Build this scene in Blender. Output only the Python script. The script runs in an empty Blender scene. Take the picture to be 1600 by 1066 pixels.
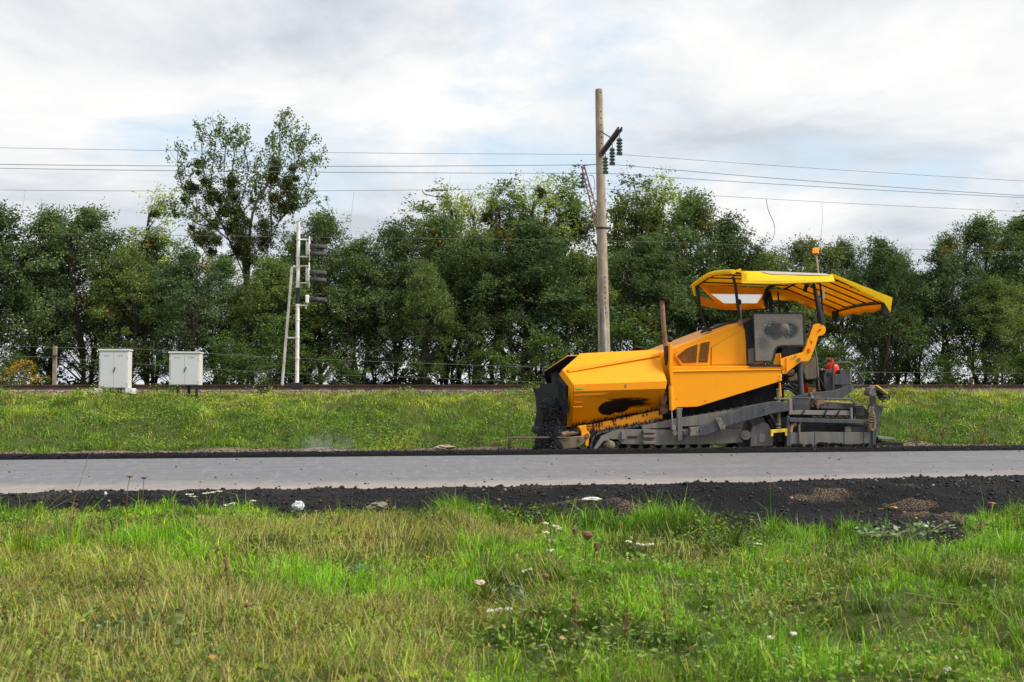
import bpy, math, random
import numpy as np
from mathutils import Vector, Matrix, Euler
random.seed(7)
RNG = np.random.default_rng(11)
C = bpy.context.scene.collection
R = math.radians

# ------------------------------------------------------------------ camera, sky, sun, exposure
FPX = 1550.0; YAW = R(7.5); PITCH = math.atan(67/FPX); CAMZ = 1.45
cam_d = bpy.data.cameras.new('camera'); cam = bpy.data.objects.new('camera', cam_d); C.objects.link(cam)
cam.location = (0, 0, CAMZ); cam.rotation_euler = (R(90)+PITCH, 0, -YAW)
cam_d.sensor_width = 36; cam_d.lens = FPX/1600*36; cam_d.clip_start = 0.1; cam_d.clip_end = 9000
cam_d.dof.use_dof = True; cam_d.dof.focus_distance = 21.5; cam_d.dof.aperture_fstop = 4.5
scene = bpy.context.scene
scene.camera = cam
scene.view_settings.view_transform = 'Standard'; scene.view_settings.look = 'None'
scene.view_settings.exposure = 0.55; scene.view_settings.gamma = 1.0
scene.view_settings.use_curve_mapping = False
SUN_DIR = Vector((0.80, -0.38, 0.92)).normalized()       # towards the sun: from the right, a little behind the camera
sun_el = math.asin(SUN_DIR.z); sun_az = math.atan2(SUN_DIR.x, SUN_DIR.y)
sd = bpy.data.lights.new('sun', 'SUN'); so = bpy.data.objects.new('sun', sd); C.objects.link(so)
sd.energy = 3.1; sd.angle = R(20); sd.color = (1.0, 0.95, 0.86)
so.location = (20, -10, 30); so.rotation_euler = SUN_DIR.to_track_quat('Z', 'Y').to_euler()

world = bpy.data.worlds.new('World'); scene.world = world; world.use_nodes = True
wn = world.node_tree.nodes; wl = world.node_tree.links; wn.clear()
def wnode(t, **k):
    n = wn.new(t)
    for a, b in k.items(): setattr(n, a, b)
    return n
w_out = wnode('ShaderNodeOutputWorld'); w_bg = wnode('ShaderNodeBackground'); w_bg.inputs['Strength'].default_value = 1.0
w_sky = wnode('ShaderNodeTexSky', sky_type='NISHITA', sun_disc=False, sun_elevation=sun_el, sun_rotation=sun_az)
w_sky.air_density = 1.0; w_sky.dust_density = 1.5
w_geo = wnode('ShaderNodeTexCoord'); w_sep = wnode('ShaderNodeSeparateXYZ')
wl.new(w_geo.outputs['Generated'], w_sep.inputs[0])
def wmath(op, a, b=None, c=None):
    n = wnode('ShaderNodeMath', operation=op)
    for i, x in enumerate((a, b, c)):
        if x is None: continue
        if isinstance(x, (int, float)): n.inputs[i].default_value = x
        else: wl.new(x, n.inputs[i])
    return n.outputs[0]
zz = wmath('ADD', wmath('MAXIMUM', w_sep.outputs[2], 0.0), 0.16)
cx = wmath('DIVIDE', w_sep.outputs[0], zz); cy = wmath('DIVIDE', w_sep.outputs[1], zz)
w_cmb = wnode('ShaderNodeCombineXYZ'); wl.new(cx, w_cmb.inputs[0]); wl.new(cy, w_cmb.inputs[1])
def wnoise(scale, detail, rough, off=0.0, dist=0.0):
    m = wnode('ShaderNodeMapping'); m.inputs['Location'].default_value = (off, off*1.7, off*.3)
    wl.new(w_cmb.outputs[0], m.inputs[0])
    n = wnode('ShaderNodeTexNoise'); n.inputs['Scale'].default_value = scale; n.inputs['Detail'].default_value = detail
    n.inputs['Roughness'].default_value = rough; n.inputs['Distortion'].default_value = dist
    wl.new(m.outputs[0], n.inputs['Vector']); return n.outputs['Fac']
def wramp(fac, stops):
    r = wnode('ShaderNodeValToRGB'); wl.new(fac, r.inputs[0]); e = r.color_ramp.elements
    e[0].position, e[0].color = stops[0][0], (*stops[0][1], 1); e[1].position, e[1].color = stops[-1][0], (*stops[-1][1], 1)
    for p, c in stops[1:-1]:
        x = e.new(p); x.color = (*c, 1)
    return r.outputs[0]
def wmix(f, a, b):
    n = wnode('ShaderNodeMix', data_type='RGBA')
    for i, x in ((0, f), (6, a), (7, b)):
        if isinstance(x, (int, float)): n.inputs[i].default_value = x
        elif isinstance(x, tuple): n.inputs[i].default_value = (*x, 1)
        else: wl.new(x, n.inputs[i])
    return n.outputs[2]
# cloud body: white to soft grey; thin places let the pale blue through
shade = wnoise(1.25, 8, 0.58, 3.1, 0.35)
cloud = wramp(shade, [(0.36, (0.43, 0.465, 0.505)), (0.45, (0.53, 0.555, 0.585)), (0.53, (0.63, 0.635, 0.64)), (0.62, (0.70, 0.693, 0.687))])
skyc = wnode('ShaderNodeMix', data_type='RGBA', blend_type='MULTIPLY'); skyc.inputs[0].default_value = 1
wl.new(w_sky.outputs[0], skyc.inputs[6]); skyc.inputs[7].default_value = (0.12, 0.12, 0.12, 1)
blue = wmix(0.8, skyc.outputs[2], (0.50, 0.60, 0.675))
thin = wnoise(1.1, 7, 0.6, 8.4, 0.35)
cover = wramp(thin, [(0.34, (0, 0, 0)), (0.48, (1, 1, 1))])
full = wmix(cover, blue, cloud)
wl.new(full, w_bg.inputs['Color']); wl.new(w_bg.outputs[0], w_out.inputs[0])

# ------------------------------------------------------------------ helpers
def W(u, v, Y):
    """Point of the place at distance Y whose picture position in the 1600 px photograph is (u, v)."""
    x = (u-800)/FPX; y = -(v-533)/FPX
    sa, ca, sp, cp = math.sin(YAW), math.cos(YAW), math.sin(PITCH), math.cos(PITCH)
    fx, fy, fz = cp*sa, cp*ca, sp
    ux, uy, uz = -sp*sa, -sp*ca, cp
    dx = fx + x*ca + y*ux; dy = fy - x*sa + y*uy; dz = fz + y*uz
    t = Y/dy
    return Vector((dx*t, Y, CAMZ+dz*t))

def wloc(o):
    v = Vector((0, 0, 0))
    while o is not None:
        v += o.location; o = o.parent
    return v

class MB:
    def __init__(s): s.v = []; s.f = []; s.mi = []
    def add(s, vs, fs):
        n = len(s.v); s.v += [Vector(p) for p in vs]; s.f += [tuple(i+n for i in f) for f in fs]; return s
    def box(s, c, size, rot=None):
        c = Vector(c); h = Vector(size)/2; vs = []
        for dx in (-1, 1):
            for dy in (-1, 1):
                for dz in (-1, 1):
                    p = Vector((dx*h.x, dy*h.y, dz*h.z))
                    if rot is not None: p = rot @ p
                    vs.append(c+p)
        return s.add(vs, [(0, 1, 3, 2), (4, 6, 7, 5), (0, 4, 5, 1), (2, 3, 7, 6), (0, 2, 6, 4), (1, 5, 7, 3)])
    def prism(s, pts, vec):
        pts = [Vector(p) for p in pts]; vec = Vector(vec); n = len(pts)
        # keep normals outwards
        nrm = Vector((0, 0, 0))
        for i in range(n): nrm += pts[i].cross(pts[(i+1) % n])
        if nrm.dot(vec) > 0: pts = pts[::-1]
        vs = pts + [p+vec for p in pts]
        fs = [tuple(range(n)), tuple(range(2*n-1, n-1, -1))]
        fs += [((i+1) % n, i, i+n, (i+1) % n+n) for i in range(n)]
        return s.add(vs, fs)
    def cyl(s, a, b, r, r2=None, n=12, cap=True):
        a = Vector(a); b = Vector(b); r2 = r if r2 is None else r2
        d = (b-a).normalized(); q = d.to_track_quat('Z', 'Y'); vs = []
        for p, rr in ((a, r), (b, r2)):
            for i in range(n):
                t = 2*math.pi*i/n; vs.append(p + q @ Vector((math.cos(t)*rr, math.sin(t)*rr, 0)))
        fs = [(i, (i+1) % n, (i+1) % n+n, i+n) for i in range(n)]
        if cap: fs += [tuple(range(n-1, -1, -1)), tuple(range(n, 2*n))]
        return s.add(vs, fs)
    def tube(s, pts, r, n=8, smooth=0):
        pts = [Vector(p) for p in pts]
        if smooth:
            q = []
            for i in range(len(pts)-1):
                p0 = pts[max(i-1, 0)]; p1 = pts[i]; p2 = pts[i+1]; p3 = pts[min(i+2, len(pts)-1)]
                for k in range(smooth):
                    t = k/smooth
                    q.append(.5*((2*p1)+(p2-p0)*t+(2*p0-5*p1+4*p2-p3)*t*t+(3*p1-p0-3*p2+p3)*t**3))
            q.append(pts[-1]); pts = q
        m = len(pts); vs = []
        for i, p in enumerate(pts):
            d = (pts[min(i+1, m-1)]-pts[max(i-1, 0)]).normalized(); q = d.to_track_quat('Z', 'Y')
            rr = r[i*(len(r)-1)//max(m-1, 1)] if isinstance(r, (list, tuple)) else r
            for k in range(n):
                t = 2*math.pi*k/n; vs.append(p+q @ Vector((math.cos(t)*rr, math.sin(t)*rr, 0)))
        fs = [(i*n+k, i*n+(k+1) % n, (i+1)*n+(k+1) % n, (i+1)*n+k) for i in range(m-1) for k in range(n)]
        fs += [tuple(range(n-1, -1, -1)), tuple(range((m-1)*n, m*n))]
        return s.add(vs, fs)
    def ball(s, c, r, sc=(1, 1, 1), nu=12, nv=8, zmin=-1):
        c = Vector(c); vs = []
        for j in range(nv+1):
            th = math.pi*j/nv
            for i in range(nu):
                ph = 2*math.pi*i/nu
                vs.append(c+Vector((math.sin(th)*math.cos(ph)*sc[0], math.sin(th)*math.sin(ph)*sc[1], max(zmin, math.cos(th))*sc[2]))*r)
        fs = [(j*nu+i, j*nu+(i+1) % nu, (j+1)*nu+(i+1) % nu, (j+1)*nu+i)[::-1] for j in range(nv) for i in range(nu)]
        return s.add(vs, fs)
    def lathe(s, base, prof, n=16, axis=(0, 0, 1)):
        q = Vector(axis).to_track_quat('Z', 'Y'); base = Vector(base); vs = []
        for r, z in prof:
            for i in range(n):
                t = 2*math.pi*i/n; vs.append(base+q @ Vector((r*math.cos(t), r*math.sin(t), z)))
        m = len(prof)
        fs = [(j*n+i, j*n+(i+1) % n, (j+1)*n+(i+1) % n, (j+1)*n+i) for j in range(m-1) for i in range(n)]
        fs += [tuple(range(n-1, -1, -1)), tuple(range((m-1)*n, m*n))]
        return s.add(vs, fs)
    def quads(s, pts, faces): return s.add(pts, faces)
    def obj(s, name, mat, parent=None, bevel=0, smooth=False, solid=0, loc=None, sub=0):
        me = bpy.data.meshes.new(name)
        if parent is not None: org = wloc(parent)
        elif loc is not None: org = Vector(loc)
        else:
            xs = [p.x for p in s.v]; ys = [p.y for p in s.v]; zs = [p.z for p in s.v]
            org = Vector(((min(xs)+max(xs))/2, (min(ys)+max(ys))/2, min(zs)))
        me.from_pydata([p-org for p in s.v], [], s.f); me.validate(); me.update()
        o = bpy.data.objects.new(name, me); C.objects.link(o)
        if parent is not None: o.parent = parent
        else: o.location = org
        me.materials.append(mat)
        if smooth:
            for p in me.polygons: p.use_smooth = True
            try: me.set_sharp_from_angle(angle=R(40))
            except Exception: pass
        if solid:
            m = o.modifiers.new('solid', 'SOLIDIFY'); m.thickness = solid; m.offset = 0
        if sub:
            m = o.modifiers.new('sub', 'SUBSURF'); m.levels = sub; m.render_levels = sub
        if bevel:
            m = o.modifiers.new('bevel', 'BEVEL'); m.width = bevel; m.segments = 2; m.limit_method = 'ANGLE'; m.angle_limit = R(35)
        return o

def thing(name, label, cat, loc=(0, 0, 0), group=None):
    o = bpy.data.objects.new(name, None); C.objects.link(o); o.location = loc
    o.empty_display_size = .3; o['label'] = label; o['category'] = cat
    if group: o['group'] = group
    return o
def tag(o, label, cat, group=None):
    o['label'] = label; o['category'] = cat
    if group: o['group'] = group
    return o
def struct(o): o['kind'] = 'structure'; return o
def stuff(o, label=None, cat=None):
    o['kind'] = 'stuff'
    if label: o['label'] = label
    if cat: o['category'] = cat
    return o
def copy_thing(src, loc=None, rotz=None, scale=None, label=None, group=None):
    r = src.copy(); C.objects.link(r)
    for ch in src.children:
        c = ch.copy(); C.objects.link(c); c.parent = r
        for g in ch.children:
            d = g.copy(); C.objects.link(d); d.parent = c
    if loc is not None: r.location = loc
    if rotz is not None: r.rotation_euler = (0, 0, rotz)
    if scale is not None: r.scale = scale if isinstance(scale, tuple) else (scale,)*3
    if label: r['label'] = label
    if group: r['group'] = group
    return r

# ------------------------------------------------------------------ materials
class NT:
    def __init__(s, name):
        s.m = bpy.data.materials.new(name); s.m.use_nodes = True; s.n = s.m.node_tree.nodes; s.l = s.m.node_tree.links
        s.n.clear(); s.out = s.n.new('ShaderNodeOutputMaterial'); s.tc = s.n.new('ShaderNodeTexCoord')
    def node(s, t, ins=None, **k):
        n = s.n.new(t)
        for a, b in k.items(): setattr(n, a, b)
        for a, b in (ins or {}).items(): s.put(n.inputs[a], b)
        return n
    def put(s, inp, x):
        if isinstance(x, bpy.types.NodeSocket): s.l.new(x, inp)
        elif isinstance(x, tuple) and len(x) == 3 and inp.type == 'RGBA': inp.default_value = (*x, 1)
        else: inp.default_value = x
    def obj(s): return s.tc.outputs['Object']
    def map(s, sc=(1, 1, 1), loc=(0, 0, 0), src=None):
        return s.node('ShaderNodeMapping', {'Vector': src or s.obj(), 'Scale': sc, 'Location': loc}).outputs[0]
    def noise(s, scale, detail=4, rough=.55, vec=None, dist=0):
        return s.node('ShaderNodeTexNoise', {'Vector': vec or s.obj(), 'Scale': scale, 'Detail': detail, 'Roughness': rough, 'Distortion': dist}).outputs['Fac']
    def voro(s, scale, vec=None, out='Distance'):
        return s.node('ShaderNodeTexVoronoi', {'Vector': vec or s.obj(), 'Scale': scale}).outputs[out]
    def math(s, op, a, b=0.0, c=0.0, clamp=False):
        n = s.n.new('ShaderNodeMath'); n.operation = op; n.use_clamp = clamp
        s.put(n.inputs[0], a); s.put(n.inputs[1], b)
        if op in ('MULTIPLY_ADD',): s.put(n.inputs[2], c)
        return n.outputs[0]
    def ramp(s, fac, stops):
        r = s.n.new('ShaderNodeValToRGB'); s.put(r.inputs[0], fac); e = r.color_ramp.elements
        f = lambda c: (c, c, c, 1) if isinstance(c, (int, float)) else (*c, 1)
        e[0].position, e[0].color = stops[0][0], f(stops[0][1]); e[1].position, e[1].color = stops[-1][0], f(stops[-1][1])
        for p, c in stops[1:-1]: e.new(p).color = f(c)
        return r.outputs[0]
    def mix(s, f, a, b, mode='MIX'):
        n = s.n.new('ShaderNodeMix'); n.data_type = 'RGBA'; n.blend_type = mode
        s.put(n.inputs[0], f); s.put(n.inputs[6], a); s.put(n.inputs[7], b); return n.outputs[2]
    def bump(s, h, strength=.3, dist=.01):
        return s.node('ShaderNodeBump', {'Height': h, 'Strength': strength, 'Distance': dist}).outputs[0]
    def pbr(s, col, rough=.6, metal=0.0, bump=None, spec=.5, coat=0.0, emis=None, es=0):
        ins = {'Base Color': col, 'Roughness': rough, 'Metallic': metal, 'Specular IOR Level': spec, 'Coat Weight': coat, 'Coat Roughness': .15}
        if bump is not None: ins['Normal'] = bump
        if emis is not None: ins['Emission Color'] = emis; ins['Emission Strength'] = es
        p = s.node('ShaderNodeBsdfPrincipled', ins); s.l.new(p.outputs[0], s.out.inputs[0]); return s.m
    def blob(s, centre, rad, wob=.35, nscale=6, soft=.35, stretch=(1, 1, 1)):
        """soft-edged dirt patch round a point of the thing (object coordinates)"""
        n = s.node('ShaderNodeTexNoise', {'Vector': s.map(stretch), 'Scale': nscale, 'Detail': 5, 'Roughness': .65}).outputs['Fac']
        v = s.node('ShaderNodeVectorMath', operation='SUBTRACT'); s.put(v.inputs[0], s.obj()); v.inputs[1].default_value = centre
        d = s.node('ShaderNodeVectorMath', operation='DIVIDE'); s.put(d.inputs[0], v.outputs[0]); d.inputs[1].default_value = rad
        L = s.node('ShaderNodeVectorMath', operation='LENGTH'); s.put(L.inputs[0], d.outputs[0])
        x = s.math('ADD', L.outputs['Value'], s.math('MULTIPLY', s.math('SUBTRACT', n, .5), wob*2))
        r = s.node('ShaderNodeMapRange', {'Value': x, 'From Min': 1.0, 'From Max': 1.0-soft, 'To Min': 0.0, 'To Max': 1.0}, interpolation_type='SMOOTHSTEP')
        return r.outputs[0]

def simple(name, col, rough=.6, metal=0.0, var=.25, nscale=4, bump=0, bscale=60, spec=.4, dirt=None, dirt_amt=.5, coat=0):
    t = NT(name); n = t.noise(nscale, 5, .6)
    c = t.mix(t.ramp(n, [(.3, 0.0), (.7, 1.0)]), tuple(x*(1-var) for x in col), tuple(min(1, x*(1+var)) for x in col))
    if dirt:
        m = t.ramp(t.noise(nscale*1.7, 7, .7, t.map((1, 1, .45))), [(.5-dirt_amt*.25, 0.0), (.75-dirt_amt*.2, 1.0)])
        c = t.mix(m, c, dirt)
    b = t.bump(t.noise(bscale, 4), bump, .01) if bump else None
    return t.pbr(c, rough, metal, b, spec, coat)

M = {}
def leafmat(name, attr=True, trans=.35, rnd=.0, gain=1.0, spec=.12):
    t = NT(name)
    col = t.node('ShaderNodeAttribute', attribute_name='Col').outputs['Color']
    if rnd:
        oi = t.node('ShaderNodeObjectInfo').outputs['Random']
        hsv = t.node('ShaderNodeHueSaturation', {'Color': col, 'Hue': t.math('MULTIPLY_ADD', oi, rnd*.06, .5-rnd*.035),
              'Value': t.math('MULTIPLY_ADD', t.math('FRACT', t.math('MULTIPLY', oi, 7.3)), rnd, 1-rnd*.5), 'Saturation': 1.0})
        col = hsv.outputs[0]
    d = t.node('ShaderNodeBsdfDiffuse', {'Color': col})
    tr = t.node('ShaderNodeBsdfTranslucent', {'Color': t.mix(.6, col, (.9, 1.0, .35), 'MULTIPLY')})
    mx = t.node('ShaderNodeMixShader', {0: trans}); t.l.new(d.outputs[0], mx.inputs[1]); t.l.new(tr.outputs[0], mx.inputs[2])
    g = t.node('ShaderNodeBsdfGlossy', {'Color': (1, 1, 1), 'Roughness': .45})
    lw = t.node('ShaderNodeLayerWeight', {'Blend': .15})
    m2 = t.node('ShaderNodeMixShader', {0: t.math('MULTIPLY_ADD', lw.outputs['Fresnel'], .10 if spec else .02, spec*.10)})
    t.l.new(mx.outputs[0], m2.inputs[1]); t.l.new(g.outputs[0], m2.inputs[2]); t.l.new(m2.outputs[0], t.out.inputs[0])
    return t.m
M['grass'] = leafmat('grass_blade', trans=.28)
M['leaf'] = leafmat('tree_leaf', trans=.3, rnd=.28, spec=0)
M['bark'] = simple('bark', (.055, .045, .035), .9, 0, .4, 6, .5, 20)

# ------------------------------------------------------------------ noise and big numpy meshes
class VN:
    def __init__(s, seed): s.t = np.random.default_rng(seed).random((256, 256))
    def one(s, x, y):
        xi = np.floor(x).astype(int); yi = np.floor(y).astype(int); fx = x-xi; fy = y-yi
        fx = fx*fx*(3-2*fx); fy = fy*fy*(3-2*fy); g = lambda a, b: s.t[a & 255, b & 255]
        return (g(xi, yi)*(1-fx)+g(xi+1, yi)*fx)*(1-fy)+(g(xi, yi+1)*(1-fx)+g(xi+1, yi+1)*fx)*fy
    def __call__(s, x, y, sc=1, oct=4):
        x = np.asarray(x, float)*sc; y = np.asarray(y, float)*sc; a = .5; r = 0; tot = 0
        for i in range(oct): r = r+a*s.one(x+17*i, y+31*i); tot += a; a *= .5; x = x*2.03; y = y*2.03
        return r/tot
N1, N2, N3, N4 = VN(1), VN(2), VN(3), VN(4)

def np_mesh(name, verts, tris=None, quads=None, col=None, mat=None, loc=(0, 0, 0)):
    me = bpy.data.meshes.new(name); loc = np.array(loc, float)
    verts = np.asarray(verts, float)-loc
    nt = 0 if tris is None else len(tris); nq = 0 if quads is None else len(quads)
    me.vertices.add(len(verts)); me.vertices.foreach_set('co', verts.astype(np.float32).ravel())
    idx = []
    if nt: idx.append(np.asarray(tris).ravel())
    if nq: idx.append(np.asarray(quads).ravel())
    idx = np.concatenate(idx).astype(np.int32)
    me.loops.add(len(idx)); me.loops.foreach_set('vertex_index', idx)
    tot = np.concatenate([np.full(nt, 3), np.full(nq, 4)]).astype(np.int32)
    st = np.concatenate([[0], np.cumsum(tot)[:-1]]).astype(np.int32)
    me.polygons.add(nt+nq); me.polygons.foreach_set('loop_start', st); me.polygons.foreach_set('loop_total', tot)
    me.update(calc_edges=True)
    if col is not None:
        a = me.color_attributes.new('Col', 'FLOAT_COLOR', 'POINT')
        c4 = np.concatenate([col, np.ones((len(col), 1))], 1); a.data.foreach_set('color', c4.astype(np.float32).ravel())
    if mat: me.materials.append(mat)
    o = bpy.data.objects.new(name, me); C.objects.link(o); o.location = tuple(loc)
    return o

def blades(name, P, H, Wd, ang, lean, col, mat, tipcol=None, loc=(0, 0, 0)):
    """grass: each blade a bent, tapering strip of five vertices"""
    n = len(P); d = np.stack([np.cos(ang), np.sin(ang), np.zeros(n)], 1)
    fa = RNG.random(n)*2*np.pi; s = np.stack([np.cos(fa), np.sin(fa), np.zeros(n)], 1)*(Wd/2)[:, None]
    up = np.array([0, 0, 1.0])
    hm = H*np.cos(lean*.35)*.55; om = H*np.sin(lean*.35)*.55
    ht = hm+H*.55*np.cos(np.clip(lean*1.8, 0, 2.3)); ot = om+H*.55*np.sin(np.clip(lean*1.8, 0, 2.3))
    m = P+d*om[:, None]+up*hm[:, None]; t = P+d*ot[:, None]+up*ht[:, None]
    V = np.stack([P-s, P+s, m-s*.8, m+s*.8, t], 1).reshape(-1, 3)
    b = np.arange(n)*5
    Q = np.stack([b, b+1, b+3, b+2], 1); T = np.stack([b+2, b+3, b+4], 1)
    cc = np.repeat(col, 5, 0).reshape(n, 5, 3).copy()
    if tipcol is not None: cc[:, 4] = tipcol
    return np_mesh(name, V, T, Q, cc.reshape(-1, 3), mat, loc)

def leaves(P, size, col, flat=.0, seedrot=None, asp=.6):
    """leaf quads (diamond, slightly folded) at points P; returns verts, quads, colours"""
    n = len(P); a = RNG.normal(size=(n, 3)); a /= np.linalg.norm(a, axis=1)[:, None]
    b = RNG.normal(size=(n, 3)); b[:, 2] *= (1-flat); a[:, 2] *= (1-flat)
    a /= np.linalg.norm(a, axis=1)[:, None]+1e-9
    b -= a*np.sum(a*b, 1)[:, None]; b /= np.linalg.norm(b, axis=1)[:, None]+1e-9
    s = size[:, None]
    V = np.stack([P-a*s*.5, P+b*s*asp*.5, P+a*s*.5, P-b*s*asp*.5], 1).reshape(-1, 3)
    q = np.arange(n)[:, None]*4+np.arange(4)[None]
    return V, q, np.repeat(col, 4, 0)

# ------------------------------------------------------------------ the lie of the land
def sst(a, b, x): t = np.clip((x-a)/(b-a), 0, 1); return t*t*(3-2*t)
EX = np.array([-60, -9, -6, -4.2, -2.5, -.8, .3, 1.1, 1.9, 2.7, 3.6, 4.5, 5.2, 5.7, 6.3, 7.5, 9, 80])
EY = np.array([12.95, 12.95, 12.9, 12.9, 12.7, 12.3, 12.0, 12.7, 12.2, 11.2, 11.4, 10.6, 9.85, 9.6, 10.3, 11.0, 11.3, 11.3])
def edge(X): return np.interp(X, EX, EY)+(N3(X, X*0+3, 2.1, 3)-.5)*.5
def lawn(X, Y): return -.12+(.44*(N1(X, Y, .6, 3)-.5)+.26*(N2(X, Y, 1.6, 3)-.5))*(1-.75*np.exp(-((Y-edge(X))/1.1)**2))
def bankz(X, Y):
    s = sst(0, 1, (Y-23.75)/6.0)*.5+np.clip((Y-23.75)/6.0, 0, 1)*.5
    z = -.2+1.3*s
    on = sst(23.9, 24.8, Y)*(1-sst(29.3, 30.6, Y))
    z = z+on*((N2(X, Y, .75, 3)-.5)*.55+(N4(X, Y, 2.0, 3)-.5)*.30)
    return z
def ground_z(X, Y):
    a = lawn(X, Y)
    sh = sst(-.3, .5, Y-edge(X)); z = a*(1-sh)+(-.09)*sh
    z = np.where(Y > 13.6, -.06, z)
    z = np.where(Y > 20.2, -.2-.02*(Y > 21), z)
    z = np.where(Y > 23.6, bankz(X, np.minimum(Y, 31)), z)
    z = np.where(Y > 31, 1.10+0*Y, z)
    z = z+np.where((Y > 38) & (Y < 75), (N1(X, Y, .25, 3)-.5)*.3, 0)
    return z-np.where(Y > 75, 1.3*sst(75, 160, Y), 0)
xs = np.concatenate([np.linspace(-2500, -70, 14), np.linspace(-60, -16, 60), np.arange(-15.8, 22, .2), np.linspace(22.5, 90, 90), np.linspace(100, 2500, 14)])
ys = np.concatenate([np.linspace(-40, 1, 16), np.arange(1.2, 14.2, .14), np.linspace(14.5, 20, 6), np.arange(20.1, 31.6, .12), np.linspace(31.8, 75, 60), np.linspace(80, 160, 10), np.linspace(250, 4000, 10)])
GX, GY = np.meshgrid(xs, ys); GZ = ground_z(GX, GY)
def grid(name, GX, GY, GZ, mat, col=None):
    ny, nx = GX.shape; V = np.stack([GX, GY, GZ], 2).reshape(-1, 3)
    i = (np.arange(ny-1)[:, None]*nx+np.arange(nx-1)[None]).ravel()
    o = np_mesh(name, V, None, np.stack([i, i+1, i+nx+1, i+nx], 1), col, mat)
    o.data.polygons.foreach_set('use_smooth', np.ones(len(o.data.polygons), bool)); return o
t = NT('soil'); n = t.noise(1.3, 6, .65); n2 = t.noise(22, 5, .7)
c = t.mix(n, (.05, .075, .016), (.085, .10, .03)); c = t.mix(t.ramp(n2, [(.5, 0.), (.8, .7)]), c, (.13, .10, .05))
sx = t.node('ShaderNodeSeparateXYZ', {0: t.obj()}).outputs[1]
grav = t.mix(t.ramp(t.noise(30, 4, .7), [(.35, 0.), (.65, 1.)]), (.12, .085, .06), (.27, .21, .16))
c = t.mix(t.math('MULTIPLY', t.math('GREATER_THAN', sx, 22.9), t.math('LESS_THAN', sx, 24.35)), c, grav)
M['soil'] = t.pbr(c, .95, 0, t.bump(n2, .8, .03), .1)
struct(grid('ground', GX, GY, GZ, M['soil']))

# road: one worn lane of pale asphalt
YR0, YR1 = 13.7, 20.22
t = NT('road_asphalt')
sep = t.node('ShaderNodeSeparateXYZ', {0: t.obj()}); yy = sep.outputs[1]
big = t.noise(.55, 5, .6, t.map((.25, 1, 1))); fine = t.noise(160, 3, .7); streak = t.noise(1.0, 5, .65, t.map((.12, 4.0, 1)))
c = t.mix(big, (.165, .167, .186), (.235, .235, .25))
c = t.mix(t.math('MULTIPLY', t.ramp(streak, [(.4, 0.), (.7, 1.)]), .45), c, (.33, .32, .32))
dust = t.ramp(t.math('ADD', yy, t.math('MULTIPLY', t.noise(.7, 5, .6, t.map((.3, 1, 1))), 1.6)), [(0, 1.), (1, 0.)])
mr = t.node('ShaderNodeMapRange', {'Value': t.math('ADD', yy, t.math('MULTIPLY', t.noise(.8, 5, .65, t.map((.3, 1, 1))), 2.4)), 'From Min': -1.6, 'From Max': 1.2, 'To Min': 1.0, 'To Max': 0.0}).outputs[0]
c = t.mix(t.math('MULTIPLY', mr, .85), c, (.52, .42, .345))
c = t.mix(t.ramp(fine, [(.35, .0), (.65, .55)]), c, (.12, .12, .125)); sp2 = t.noise(30, 5, .75, t.map((.45, 1.6, 1))); c = t.mix(t.ramp(sp2, [(.48, .0), (.70, .75)]), c, (.09, .09, .095)); c = t.mix(t.ramp(t.noise(3.2, 5, .7, t.map((.10, 2.2, 1))), [(.5, 0.), (.62, .35)]), c, (.13, .13, .14))
g1 = t.noise(1.0, 7, .7, t.map((2.6, 2.2, 1))); c = t.mix(t.ramp(g1, [(.42, 0.), (.62, .38)]), c, (.125, .125, .135))
g2 = t.noise(1.0, 4, .6, t.map((.035, 1.7, 1))); c = t.mix(t.ramp(g2, [(.46, 0.), (.60, .30)]), c, (.13, .13, .14)); g3 = t.noise(1.0, 6, .75, t.map((7, 1.6, 1), (3, 5, 0))); c = t.mix(t.ramp(g3, [(.52, 0.), (.70, .5)]), c, (.33, .31, .29)); g4 = t.noise(1.0, 5, .8, t.map((9, 2.4, 1), (8, 1, 0))); c = t.mix(t.ramp(g4, [(.58, 0.), (.72, .55)]), c, (.07, .07, .075))
c = t.mix(t.math('MULTIPLY', mr, .5), c, (.50, .41, .34))
M['road'] = t.pbr(c, .7, 0, t.bump(fine, .5, .006), .18)
rx = np.concatenate([np.linspace(-2500, -60, 20), np.arange(-50, 70, .5), np.linspace(80, 2500, 20)])
ry = np.linspace(YR0, YR1, 14); RX, RY = np.meshgrid(rx, ry)
ro = grid('road', RX, RY, RX*0+.0, M['road']); struct(ro)
# centre of object coordinates: middle of the near half
me = ro.data
off = Vector((0, 15.6, 0)); me.transform(Matrix.Translation(-off)); ro.location = off

# fresh asphalt edge: a low dark ridge along the far side of the road, and the sunk bed behind it
t = NT('fresh_asphalt'); n = t.noise(55, 5, .75); v = t.voro(70)
c = t.mix(t.ramp(v, [(.15, 0.), (.6, 1.)]), (.018, .018, .021), (.004, .004, .005))
c = t.mix(t.ramp(t.noise(90, 3, .7), [(.66, 0.), (.8, 1.)]), c, (.07, .072, .085))
M['asphalt'] = t.pbr(c, .8, 0, t.bump(v, 1.0, .03), .2)
kx = np.arange(-60, 85, .05); prof = [(20.10, -.03), (20.14, .035), (20.20, .075), (20.34, .095), (20.46, .075), (20.62, -.02), (20.9, -.19)]
KX = np.repeat(kx[None], len(prof), 0); KY = np.array([p[0] for p in prof])[:, None]+(N1(KX, KX*0+np.arange(len(prof))[:, None]*5, 6, 3)-.5)*.05
KZ = np.array([p[1] for p in prof])[:, None]+(N2(KX, KX*0+np.arange(len(prof))[:, None]*5, 7, 3)-.5)*.03
struct(grid('asphalt_ridge', KX, KY, KZ, M['asphalt']))
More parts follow.
